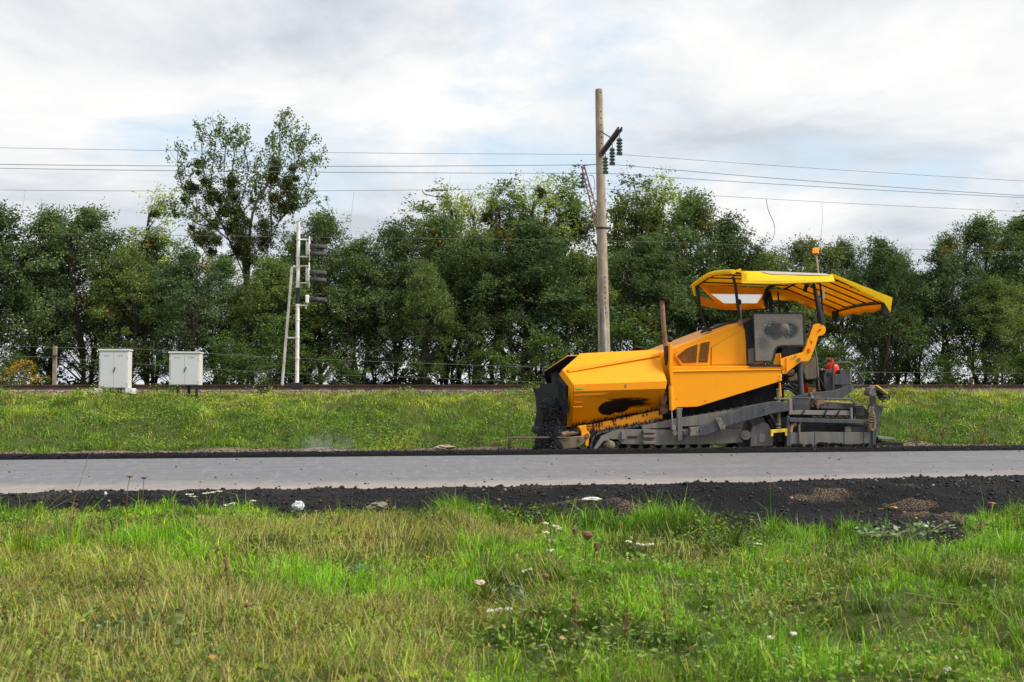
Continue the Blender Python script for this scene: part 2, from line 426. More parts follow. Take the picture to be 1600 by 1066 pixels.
lx = np.arange(-60, 85, .6); ly = np.linspace(20.8, 23.55, 8); LX, LY = np.meshgrid(lx, ly)
struct(grid('road_bed', LX, LY, LX*0-.195+(N1(LX, LY, 2, 2)-.5)*.01, M['asphalt']))

# asphalt millings between road and grass, heaped higher on the right
def px(u, v, z=0.0):
    """point on the plane Z=z under a picture position"""
    a = W(u, v, 1.0)-Vector((0, 0, CAMZ)); t = (z-CAMZ)/a.z; return Vector((a.x*t, a.y*t, z))
heaps = [(1040, 768, .16, .9, .5), (1130, 772, .10, .9, .5), (1240, 775, .13, 1.1, .55), (1330, 768, .11, 1.0, .5), (1440, 775, .12, 1.0, .7), (1560, 763, .11, 1.6, .7), (1680, 760, .12, 1.6, .8),
         (1800, 760, .12, 1.6, .8), (1500, 805, .07, .8, .5), (930, 785, .12, .7, .4), (1380, 815, .05, .8, .4), (860, 790, .06, .6, .4), (600, 780, .05, .8, .3), (1185, 800, .05, .8, .4)]
HP = [(px(u, v, .05), h, rx_, ry_) for u, v, h, rx_, ry_ in heaps]
def should_z(X, Y):
    e = edge(X)
    s = sst(-.9, .5, Y-e); z = -.19+.13*s
    z = z+.085*sst(12.6, 13.95, Y)*(1+.0*X)
    z = z+(N2(X, Y, 1.3, 3)-.5)*.05+(N3(X, Y, 5.5, 3)-.5)*.045
    for p, h, a, b in HP: z = z+1.0*h*np.exp(-((X-p.x)/a)**2-((Y-p.y)/b)**2)*(.75+.5*N4(X, Y, 2.5, 2))
    lip = 14.15+(N1(X, X*0, .6, 3)-.5)*.35+np.interp(X, [3.5, 6, 8, 12], [0, .15, .5, .7])
    z = z-sst(0, 1, (Y-lip+.35)/.5)*(.10+.16*sst(4, 9, X))-np.maximum(0, Y-lip-.1)*.25
    return z
sx_ = np.arange(-15, 21, .075); syy = np.arange(9.0, 15.9, .07); SX, SY = np.meshgrid(sx_, syy); SZ = should_z(SX, SY)
clods = [(1282, 777, .42, .20), (1425, 783, .30, .16), (1475, 795, .50, .22), (1510, 805, .35, .15), (960, 780, .30, .2), (905, 775, .35, .12), (700, 832, .3, .15), (980, 785, .2, .2), (1400, 760, .3, .08), (1180, 795, .3, .08)]
CP = [(px(u, v, .06), a, b) for u, v, a, b in clods]
br = 0*SX
for p, a, b in CP: br = np.maximum(br, 1-np.sqrt(((SX-p.x)/a)**2+((SY-p.y)/b)**2)+(N1(SX, SY, 5, 3)-.5)*2.4)
brm = np.clip(br*2.5, 0, 1); SZ = SZ+brm*.09*(N2(SX, SY, 7, 3)-.15)
dusty = np.clip(.9*(N3(SX, SY, 1.4, 4)-.35)+.45*sst(12.9, 14.1, SY)*(1-sst(2, 4, SX))-.12, 0, .75)[..., None]
bc = np.array([.011, .011, .013])*(1-dusty)+np.array([.17, .145, .12])*dusty
bc = bc*(1-brm[..., None])+(np.array([.26, .18, .115])*(.6+.8*N4(SX, SY, 12, 3)[..., None]))*brm[..., None]
t = NT('asphalt_millings'); a = t.node('ShaderNodeAttribute', attribute_name='Col').outputs['Color']; v = t.voro(34); n = t.noise(80, 4, .7)
c = t.mix(t.ramp(v, [(.1, 0.), (.55, .85)]), a, (.006, .006, .007)); c = t.mix(t.ramp(n, [(.6, 0.), (.85, .5)]), c, (.09, .09, .10))
M['millings'] = t.pbr(c, .85, 0, t.bump(v, 1.0, .04), .15)
struct(grid('road_shoulder', SX, SY, SZ, M['millings'], bc.reshape(-1, 3)))

def chunks(name, P, S, col, mat):
    """many small angular stones in one mesh"""
    n = len(P); base = np.array([[-1, -1, -.6], [1, -1, -.6], [1, 1, -.6], [-1, 1, -.6], [-.7, -.6, .6], [.8, -.5, .5], [.5, .8, .7], [-.6, .6, .4]])*.5
    V = base[None]*(1+RNG.normal(size=(n, 8, 3))*.28)
    A, B = RNG.random(n)*6.28, (RNG.random(n)-.5)*1.6
    ca, sa, cb, sb = np.cos(A), np.sin(A), np.cos(B), np.sin(B)
    x = V[..., 0]*ca[:, None]-V[..., 1]*sa[:, None]; y = V[..., 0]*sa[:, None]+V[..., 1]*ca[:, None]; z = V[..., 2]
    y2 = y*cb[:, None]-z*sb[:, None]; z2 = y*sb[:, None]+z*cb[:, None]
    V = np.stack([x, y2, z2], 2)*S[:, None, None]+P[:, None]
    q = np.array([[0, 3, 2, 1], [4, 5, 6, 7], [0, 1, 5, 4], [1, 2, 6, 5], [2, 3, 7, 6], [3, 0, 4, 7]])
    Q = (np.arange(n)[:, None, None]*8+q[None]).reshape(-1, 4)
    return np_mesh(name, V.reshape(-1, 3), None, Q, np.repeat(col, 8, 0), mat)
t = NT('asphalt_chunk'); a = t.node('ShaderNodeAttribute', attribute_name='Col').outputs['Color']
M['chunk'] = t.pbr(a, .62, 0, t.bump(t.noise(120, 3), .4, .005), .25)
n = 21000; X = RNG.uniform(-11, 16, n); e = edge(X); Y = e-.9+(14.4-e+.9)*RNG.random(n)**.9
Y = np.where(X > 5, Y+RNG.random(n)*.8*(Y > 13), Y)
Z = should_z(X, Y); k = (Z > -.05-.1*(Y < 13)) ; X, Y, Z = X[k], Y[k], Z[k]; n = len(X)
S = .007+.045*RNG.random(n)**5; g = (.006+.035*RNG.random(n)**3)[:, None]; col = g*np.array([[1, 1, 1.12]])
for p, a, b in CP:
    q_ = 1-np.sqrt(((X-p.x)/a)**2+((Y-p.y)/b)**2)+(N1(X, Y, 5, 3)-.5)*2.4; m_ = q_ > .1; col[m_] = np.array([.27, .185, .12])*RNG.uniform(.4, 1.3, (m_.sum(), 1))
br_ = RNG.random(n) < .05; col[br_] = np.array([.2, .16, .12])*RNG.uniform(.5, 1.3, (br_.sum(), 1))
stuff(chunks('asphalt_rubble', np.stack([X, Y, Z+S*.2], 1), S, col, M['chunk']), 'loose black asphalt rubble between the road and the near grass', 'rubble')
n = 7000; X = RNG.uniform(-16, 24, n); Y = 20.14+RNG.random(n)*.45; Z = np.interp(Y, [p[0] for p in prof], [p[1] for p in prof])
S = .012+.03*RNG.random(n)**2; g = (.006+.035*RNG.random(n)**3)[:, None]
stuff(chunks('fresh_asphalt_crumbs', np.stack([X, Y, Z+S*.15], 1), S, g*np.array([[1, 1, 1.1]]), M['chunk']), 'black crumbs of fresh asphalt along the far edge of the road', 'asphalt crumbs')
n = 520; X = RNG.uniform(-11, 16, n); Y = YR0+.6+(YR1-YR0-.7)*RNG.random(n)**1.6; S = .008+.028*RNG.random(n)**5
stuff(chunks('road_crumbs', np.stack([X, Y, S*.3], 1), S, np.tile([[.03, .03, .03]], (n, 1)), M['chunk']), 'small dark crumbs scattered over the grey road', 'asphalt crumbs')
n = 5200; X = RNG.uniform(-16, 24, n); Y = 23.75+RNG.random(n)*.5; Z = ground_z(X, Y); S = .02+.05*RNG.random(n)**2
stuff(chunks('verge_gravel', np.stack([X, Y, Z+S*.2], 1), S, np.array([[.20, .155, .12]])*RNG.uniform(.4, 1.3, (n, 1)), M['chunk']), 'pale brown gravel at the foot of the grass bank', 'gravel')

# ------------------------------------------------------------------ foreground grass
def mixc(a, b, f): return a*(1-f[:, None])+b*f[:, None]
GRN = np.array([.215, .43, .014]); DGR = np.array([.08, .20, .014]); YGR = np.array([.37, .43, .03]); STR = np.array([.44, .37, .14]); BRN = np.array([.20, .115, .05]); BLU = np.array([.10, .2, .07])
def dryness(X, Y):
    e = edge(X)
    d = .36-.075*(X-.8)+2.6*(N1(X+40, Y, .6, 3)-.5)+1.3*(N2(X, Y, 1.9, 2)-.5)
    d = d-.5*np.exp(-((Y-e+.5)/.8)**2)
    d = np.where((X > .5), d-.12, d)
    return np.clip(d, 0, 1)
n = 355000
rr = RNG.random(n); Y = 3.4+(12.9-3.4)*rr**.8; X = RNG.uniform(-1, 1, n); X = np.sign(X)*np.abs(X)**1.12*(Y*.60+2.3)+Y*.16
X2 = RNG.uniform(-9, 16, 22000); Y2 = edge(X2)-RNG.random(22000)*1.2+.1; X = np.concatenate([X, X2]); Y = np.concatenate([Y, Y2])
# tussocks: most blades spring from a tuft and bend outwards from it
def cell(q, X, Y, ox=0):
    ci = np.floor(X/q).astype(int)+ox; cj = np.floor(Y/q).astype(int)+2*ox; h = lambda N: N.t[ci & 255, cj & 255]
    return (np.floor(X/q)+.15+.7*h(N4))*q, (np.floor(Y/q)+.15+.7*h(N3))*q, h(N1), h(N2)
big = RNG.random(len(X)) < .45; cx1, cy1, ch1, cc1 = cell(.30, X, Y, 3); cx2, cy2, ch2, cc2 = cell(.13, X, Y, 11)
TX, TY, CH, CCo = (np.where(big, a, b) for a, b in ((cx1, cx2), (cy1, cy2), (ch1, ch2), (cc1, cc2)))
tf = RNG.random(len(X)) < .72; dx0, dy0 = X-TX, Y-TY; out = np.arctan2(dy0, dx0)
X = np.where(tf, TX+dx0*.42, X); Y = np.where(tf, TY+dy0*.42, Y)
e = edge(X); lim = e+.02+(N4(X, Y, 3.0, 2)-.5)*.5
keep = Y < lim; keep &= ~((N2(X+9, Y, 1.3, 3) > .60) & (RNG.random(len(X)) < .35))
X, Y, CH, CCo, tf, out, big = (a[keep] for a in (X, Y, CH, CCo, tf, out, big)); n = len(X)
d = dryness(X, Y); e = edge(X); d = np.clip(d+(CCo-.5)*.55*tf, 0, 1)
tuft = np.clip((N3(X, Y, 1.3, 3)-.5)*2.4+.5, 0, 1)
H = (.045+.11*tuft**1.3)*(.45+.9*RNG.random(n))*np.where(tf, .6+1.35*CH**2.2, 1.0); H *= np.where(big & tf, 1.25, 1.0); H = H*(1-.25*np.exp(-((Y-e+.1)/.4)**2))
H *= (1-.28*d); H = np.where(RNG.random(n) < .012, H*1.8, H)
flow = N4(X, Y, .45, 2)*24; comb = RNG.random(n) < np.clip((d-.3)*2.2, 0, .85); ang = np.where(comb, flow+RNG.normal(size=n)*.55, np.where(tf, out+RNG.normal(size=n)*.7, flow+RNG.normal(size=n)*1.2))
lean = np.clip(.42+.75*d*(.4+N2(X, Y, .9, 2))+RNG.normal(size=n)*.40+.25*tf+.45*comb, .02, 1.9)
w = .0026+.0028*RNG.random(n)+.0022*(RNG.random(n) < .12)+.0006*(Y-4)
col = mixc(np.tile(GRN, (n, 1)), np.tile(DGR, (n, 1)), RNG.random(n)**1.7*(1-.3*d))
col = mixc(col, YGR, np.clip(d*1.1-.08+RNG.normal(size=n)*.2, 0, 1)*.85)
pstraw = np.clip(-.06+.34*d**1.6, .015, .4); isS = RNG.random(n) < pstraw; col[isS] = mixc(np.tile(STR, (n, 1)), np.tile(BRN, (n, 1)), RNG.random(n)**2)[isS]
isB = RNG.random(n) < .05; col[isB] = BLU
bp = px(690, 838, 0); brownp = np.exp(-((X-bp.x)/.8)**2-((Y-bp.y)/.35)**2); m_ = RNG.random(n) < brownp*.8; col[m_] = (BRN*1.3); H = np.where(m_, H*.5, H)
col = col*RNG.uniform(.6, 1.4, (n, 1)); col = col*np.clip(.88+3.4*(N2(X+3, Y+8, 1.5, 3)-.5)+1.2*(N3(X+30, Y, 4.5, 2)-.5), .30, 1.45)[:, None]  # noise patches darken and brighten the blade colour, imitating shade in hollows
for (u_, v_, r_, hb, cb, cm) in ((80, 850, .55, 1.1, (.50, .48, .03), .4), (170, 880, .5, .9, (.40, .42, .03), .4), (330, 830, .5, .7, (.20, .42, .02), .5), (360, 960, .35, 1.0, (.10, .20, .02), .6), (430, 930, .3, .8, (.13, .26, .02), .6), (470, 1050, .22, 1.0, (.55, .44, .2), .7), (560, 1030, .3, 1.1, (.16, .36, .02), .7),
        (60, 930, .5, -.4, (.34, .24, .10), .5), (150, 985, .45, -.5, (.22, .18, .06), .6), (250, 960, .4, -.4, (.28, .24, .08), .5), (560, 840, .25, .5, (.36, .20, .07), .8), (330, 1000, .3, -.3, (.14, .17, .04), .6), (1200, 895, .4, .9, (.14, .32, .02), .6), (1255, 880, .25, .4, (.40, .28, .10), .5), (1440, 900, .5, .9, (.13, .30, .02), .6),
        (900, 815, .5, .5, (.2, .46, .02), .5), (1010, 810, .5, .4, (.2, .45, .02), .5), (850, 930, .5, .3, (.36, .36, .04), .4), (1000, 1040, .5, -.3, (.26, .26, .05), .5), (1560, 900, .5, .5, (.3, .4, .05), .4), (640, 940, .3, .6, (.34, .42, .04), .5), (30, 1020, .35, .5, (.3, .5, .03), .5)):
    c_ = px(u_, v_, 0.0); g_ = np.exp(-(((X-c_.x)**2+((Y-c_.y)*1.25)**2)/r_**2)); H = H*(1+hb*g_); m_ = RNG.random(n) < g_*cm; col[m_] = np.array(cb)*RNG.uniform(.5, 1.25, (m_.sum(), 1)); lean = np.where(hb*g_ > .3, lean*.75+.1, lean)
tip = mixc(col, np.tile(STR*.9, (n, 1)), .08+.35*RNG.random(n)*d)
P = np.stack([X, Y, ground_z(X, Y)-.01], 1)
stuff(blades('grass', P, H*1.15, w, ang, lean, col, M['grass'], tip), 'tangled green and straw coloured grass filling the foreground', 'grass')
nm = 60000; rr = RNG.random(nm); Y = 3.4+7.6*rr**.8; X = RNG.uniform(-1, 1, nm)*(Y*.58+1.4)+Y*.14
d = dryness(X, Y); k = (RNG.random(nm) < d**1.5*1.3+.06) & (Y < edge(X)-.3); X, Y, d = X[k], Y[k], d[k]; nm = len(X)
P = np.stack([X, Y, ground_z(X, Y)+.015+.07*RNG.random(nm)], 1); fl = N4(X, Y, .45, 2)*24
mc = mixc(mixc(np.tile(STR, (nm, 1)), np.tile(YGR, (nm, 1)), RNG.random(nm)*.9), np.tile(BRN, (nm, 1)), RNG.random(nm)**3)*RNG.uniform(.5, 1.3, (nm, 1))
stuff(blades('matted_grass', P, .10+.18*RNG.random(nm), .003+.003*RNG.random(nm), fl+RNG.normal(size=nm)*.6, np.clip(1.35+RNG.normal(size=nm)*.25, .7, 2.0), mc, M['grass']), 'long straw coloured blades lying matted between the green grass', 'grass')
# low herbs between the blades
n = 60000; Y = 3.4+8.6*RNG.random(n)**.9; X = RNG.uniform(-1, 1, n)*(Y*.58+1.4)+Y*.14
k = (N1(X+5, Y+9, 1.3, 3) > .50-.02*(X < 0)) & (Y < edge(X)-.1); X, Y = X[k], Y[k]; n = len(X)
P = np.stack([X, Y, ground_z(X, Y)+.02+.11*RNG.random(n)], 1); S = .02+.035*RNG.random(n)**2
hc = mixc(np.tile([.10, .22, .03], (n, 1)), np.tile([.28, .38, .04], (n, 1)), N2(X, Y, 1.2, 2))*RNG.uniform(.6, 1.3, (n, 1))
yl = RNG.random(n) < .04; hc[yl] = [.42, .24, .05]
V, Q, CC = leaves(P, S, hc, .6); stuff(np_mesh('low_herbs', V, None, Q, CC, M['grass']), 'small leafy herbs growing low among the foreground grass', 'herbs')

# ------------------------------------------------------------------ bank vegetation
n = 150000; X = RNG.uniform(-17, 25, n); Y = 24.15+7.1*RNG.random(n)
keep = Y < 30.9+(N2(X, X*0, 1.2, 3)-.5)*.9; keep &= Y > 24.25+(N1(X, X*0, 1.5, 3)-.5)*.4; X, Y = X[keep], Y[keep]; n = len(X)
cl = N2(X, Y, .75, 3); patch = N1(X, Y, .28, 3); tuft = N3(X, Y, 2.0, 3)
topn = sst(27.5, 29.5, Y)
_, _, bh, bc2 = cell(.42, X, Y, 5); H = (.05+.13*tuft+.13*bh**2)*(.6+.8*RNG.random(n)); H *= (1-.3*topn*(X < 12))
H = np.where(RNG.random(n) < .01, H*1.8, H)
ang = N4(X, Y, .6, 2)*40+RNG.normal(size=n)*.9; lean = np.clip(.85+RNG.normal(size=n)*.38, 0, 1.8)
w = .010+.010*RNG.random(n)
f = np.clip((patch-.42)*3.2+.35*topn+RNG.normal(size=n)*.2+1.6*(N4(X, Y, 1.3, 3)-.5), 0, 1)
col = mixc(np.tile([.11, .235, .016], (n, 1)), np.tile([.40, .47, .045], (n, 1)), f)
strm = RNG.random(n) < (.05+.16*topn*(N3(X+3, Y, .5, 2) > .45)+.25*(N1(X+77, Y, .9, 3) > .62)); col[strm] = np.array([.33, .25, .10])
col *= RNG.uniform(.6, 1.3, (n, 1))*(.65+.7*bc2)[:, None]
P = np.stack([X, Y, ground_z(X, Y)-.02], 1)
stuff(blades('bank_grass', P, H, w, ang, lean, col, M['grass']), 'rough green grass covering the railway bank', 'grass')
n = 90000; X = RNG.uniform(-17, 25, n); Y = 24.3+5.6*RNG.random(n); lm = N4(X+20, Y, .9, 3); k = (lm > .47); X, Y, lm = X[k], Y[k], lm[k]; n = len(X)
P = np.stack([X, Y, ground_z(X, Y)+.03+np.clip(lm-.45, 0, 1)*1.1*RNG.random(n)], 1)
hc = mixc(np.tile([.10, .20, .022], (n, 1)), np.tile([.34, .44, .045], (n, 1)), np.clip(N1(X, Y, .6, 3)*1.6-.4, 0, 1))*RNG.uniform(.6, 1.35, (n, 1))
yl = RNG.random(n) < .012; hc[yl] = [.5, .45, .12]
V, Q, CC = leaves(P, .035+.04*RNG.random(n), hc, .4); stuff(np_mesh('bank_weeds', V, None, Q, CC, M['grass']), 'leafy weeds and nettles matted over the railway bank', 'weeds')
# grass strip between the track and the trees, and undergrowth under the trees
n = 12000; X = RNG.uniform(-28, 46, n); Y = 36.5+22*RNG.random(n)
P = np.stack([X, Y, ground_z(X, Y)-.02], 1); H = .10+.18*RNG.random(n)
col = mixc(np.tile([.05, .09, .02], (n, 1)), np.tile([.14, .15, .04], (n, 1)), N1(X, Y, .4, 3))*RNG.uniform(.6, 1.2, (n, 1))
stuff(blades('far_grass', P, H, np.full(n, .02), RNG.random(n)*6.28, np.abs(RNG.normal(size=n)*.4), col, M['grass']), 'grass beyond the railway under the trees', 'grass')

n = 36000; X = RNG.uniform(-30, 50, n); Y = 56+7*RNG.random(n); hh = 1.5*np.clip((N3(X, Y*.3, .55, 3)-.28)*2.2, .12, 1)
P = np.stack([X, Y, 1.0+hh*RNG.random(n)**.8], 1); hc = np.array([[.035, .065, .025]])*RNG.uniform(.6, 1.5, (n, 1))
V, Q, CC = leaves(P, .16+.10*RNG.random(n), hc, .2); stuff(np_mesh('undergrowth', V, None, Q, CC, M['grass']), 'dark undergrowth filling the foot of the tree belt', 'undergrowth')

# ------------------------------------------------------------------ railway
M['rail'] = simple('rusty_rail', (.075, .042, .03), .7, .2, .35, 3, .3, 40)
M['sleeper'] = simple('concrete_sleeper', (.36, .32, .28), .9, 0, .25, 2, .4, 50, dirt=(.16, .12, .09))
t = NT('ballast'); v = t.voro(14, None); c = t.mix(t.ramp(v, [(.1, 0.), (.6, 1.)]), (.24, .18, .14), (.06, .045, .035))
M['ballast'] = t.pbr(c, .95, 0, t.bump(v, 1, .05), .1)
rail = thing('railway_track', 'single railway track with rusty rails running along the top of the bank', 'railway track', (2, 33.3, 1.2))
def railmesh(Yc, top):
    mb = MB(); pr = [(-.06, -.17), (.06, -.17), (.06, -.155), (.012, -.13), (.012, -.045), (.036, -.035), (.036, 0), (-.036, 0), (-.036, -.035), (-.012, -.045), (-.012, -.13), (-.06, -.155)]
    mb.prism([(-60, Yc+a, top+b) for a, b in pr], (150, 0, 0)); return mb.obj('rail', M['rail'], rail, bevel=0)
railmesh(32.55, 1.425); railmesh(34.07, 1.425)
sm = MB(); sm.prism([(-.13, -1.3, 1.20), (.13, -1.3, 1.20), (.105, -1.3, 1.265), (-.105, -1.3, 1.265)], (0, 2.6, 0))
s0 = sm.obj('sleeper', M['sleeper'], rail)
# mesh was built about the world origin; keep it there and move each sleeper
s0.data.transform(Matrix.Translation(wloc(rail))); s0.data.transform(Matrix.Translation((0, 0, -1.2)))
k = 0
for i in range(84):
    o = s0 if i == 0 else s0.copy()
    if i: C.objects.link(o); o.parent = rail
    o.location = (-17.5-2+i*.56+random.uniform(-.02, .02), random.uniform(-.02, .02), 0)
bx = np.arange(-60, 90, .2); bp_ = [(31.2, 1.05), (31.75, 1.16), (32.0, 1.225), (33.3, 1.235), (34.6, 1.225), (35.0, 1.16), (35.7, 1.05)]
BX = np.repeat(bx[None], 7, 0); BY = np.array([p[0] for p in bp_])[:, None]+BX*0; BZ = np.array([p[1] for p in bp_])[:, None]+(N1(BX, BY, 3, 3)-.5)*.04
struct(grid('ballast_bed', BX, BY, BZ, M['ballast']))
n = 5500; X = RNG.uniform(-17, 27, n); Y = 31.2+1.0*RNG.random(n); Z = np.interp(Y, [p[0] for p in bp_], [p[1] for p in bp_]); S = .03+.05*RNG.random(n)
stuff(chunks('ballast_stones', np.stack([X, Y, Z], 1), S, np.array([[.28, .2, .16]])*RNG.uniform(.4, 1.3, (n, 1)), M['chunk']), 'brown ballast stones beside the railway track', 'ballast')

# ------------------------------------------------------------------ trees
def crown_tree(seed, Ht, Rr, nclump, nleaf, base, leafcol, trunk_r=.16, leaf=.145, low=.12, stems=1, tops=None, clump_r=.74, spars=1.25, name_leaf='crown'):
    """one broadleaf tree built about the origin: returns (trunk mesh builder, leaf arrays)"""
    g = np.random.default_rng(seed); rd = random.Random(seed)
    mb = MB(); cl = []
    axes = []
    for s in range(stems):
        a = rd.random()*6.28; off = Vector((math.cos(a), math.sin(a), 0))*(.0 if stems == 1 else Rr*.33)
        pts = [Vector((0, 0, -.1))+off*.25]
        for k in range(1, 8):
            h = Ht*.9*k/7; pts.append(Vector((off.x*(.25+k/7*.8)+rd.gauss(0, .09)*Ht/7, off.y*(.25+k/7*.8)+rd.gauss(0, .09)*Ht/7, h)))
        axes.append(pts); mb.tube(pts, [trunk_r*(1-.82*i/7)*(1 if stems == 1 else .75) for i in range(8)], 7)
    for i in range(nclump):
        for _ in range(30):
            z = low+(1-low)*rd.random()**.85; 
            # crown radius against height: broad in the middle, a rounded top
            prof = math.sin(min(1, (z-low)/(1-low)*.93+.10)*math.pi)**.55*(1 if z > .3 else .55+z*1.5)
            a = rd.random()*6.28; rr = math.sqrt(rd.random())*prof*Rr
            lob = 1+.28*math.sin(a*3+seed)+.18*math.sin(a*5+z*9+seed*2)
            rr *= lob
            if rr < prof*Rr*.35 and z < .6 and rd.random() < .75: continue
            if z < .40 and rd.random() < .42: continue
            break
        c = Vector((math.cos(a)*rr, math.sin(a)*rr, z*Ht*(1+.05*math.sin(a*2+seed)))); ax = min(axes, key=lambda p: (p[4].xy-c.xy).length)
        cl.append(c)
        zs = max(.06*Ht, c.z-(.25+rd.random()*.35)*(c.xy.length)-Ht*.10); kk = min(6.99, zs/(Ht*.9)*7); j = int(kk); f = kk-j; st = ax[j].lerp(ax[min(j+1, 7)], f)
        mid = st.lerp(c, .5)+Vector((rd.gauss(0, .1), rd.gauss(0, .1), -.12+rd.random()*.2))
        mb.tube([st, st.lerp(mid, .55)+Vector((0, 0, .05)), mid, c], [trunk_r*.26, trunk_r*.17, trunk_r*.11, trunk_r*.05], 4)
        for q in range(2): mb.tube([mid.lerp(c, .6), c+Vector((rd.gauss(0, .35), rd.gauss(0, .35), rd.gauss(0.1, .25)))], [trunk_r*.07, trunk_r*.03], 3)
    P, CO, S = [], [], []
    for c in cl:
        n = int(nleaf*rd.uniform(.6, 1.3)*spars); r = clump_r*rd.uniform(.65, 1.25)
        nsub = 6; sc = g.normal(size=(nsub, 3))*r*.55*np.array([1, 1, .62]); w_ = g.integers(0, nsub, n)
        p = sc[w_]+g.normal(size=(n, 3))*r*.26*np.array([1, 1, .75])+np.array(c)
        tone = rd.uniform(.75, 1.25); hue = rd.random()
        base_c = np.array(leafcol)*(1-hue*.55)+np.array([leafcol[0]*1.45, leafcol[1]*1.28, leafcol[2]*.9])*hue*.55
        if rd.random() < .004: base_c = np.array([.26, .17, .03])
        P.append(p); CO.append(base_c[None]*tone*g.uniform(.75, 1.22, (n, 1))); S.append(leaf*g.uniform(.6, 1.25, n))
    P = np.concatenate(P); CO = np.concatenate(CO); S = np.concatenate(S); k = P[:, 2] > .05
    return mb, leaves(P[k], S[k], CO[k], .5)

def build_tree(name, label, loc, args, scale=1, rotz=0, group=None):
    t = thing(name, label, 'tree', (0, 0, 0), group)
    mb, (V, Q, CC) = crown_tree(**args)
    tr = mb.obj('trunk', M['bark'], t, smooth=True)
    cr = np_mesh('crown', V, None, Q, CC, M['leaf']); cr.parent = t
    t.location = loc; t.rotation_euler = (0, 0, rotz); t.scale = (scale,)*3
    return t
OAK = (.108, .165, .070); OLV = (.142, .198, .066); DK = (.086, .138, .064); LT = (.32, .39, .13)
protos = {}
PD = {
 'a': dict(seed=3, Ht=9.0, Rr=3.3, nclump=150, nleaf=165, base=0, leafcol=OAK, stems=3, trunk_r=.17),
 'b': dict(seed=5, Ht=8.6, Rr=3.0, nclump=140, nleaf=165, base=0, leafcol=DK, stems=2, trunk_r=.18),
 'c': dict(seed=8, Ht=9.2, Rr=3.0, nclump=145, nleaf=165, base=0, leafcol=OAK, stems=3, trunk_r=.15),
 'd': dict(seed=13, Ht=8.0, Rr=3.2, nclump=135, nleaf=165, base=0, leafcol=OLV, stems=2, trunk_r=.17),
 'p': dict(seed=21, Ht=11.0, Rr=1.9, nclump=95, nleaf=66, base=0, leafcol=OLV, stems=3, trunk_r=.15, low=.35, clump_r=.55, leaf=.16),
 'q': dict(seed=25, Ht=11.5, Rr=1.5, nclump=80, nleaf=64, base=0, leafcol=LT, stems=2, trunk_r=.12, low=.40, clump_r=.5, leaf=.15),
}
def tree_at(kind, u, vtop, Y, label, name='broadleaf_tree', group='trees of the shelter belt behind the railway', wide=1.0):
    b = W(u, 602, Y); topz = W(u, vtop, Y).z; gz = 1.0
    s = (topz-gz)/(PD[kind]['Ht']*1.02)
    key = kind
    if key not in protos:
        protos[key] = build_tree(name, label, (b.x, Y, gz), PD[kind], s, 0, group); t = protos[key]
    else: t = copy_thing(protos[key], label=label, group=group); t.name = name
    t.location = (b.x, Y, gz); t.rotation_euler = (0, 0, (u*1.37) % 6.28); t.scale = (s*wide*random.uniform(.86, 1.0), s*wide*random.uniform(.95, 1.08), s)
    return t
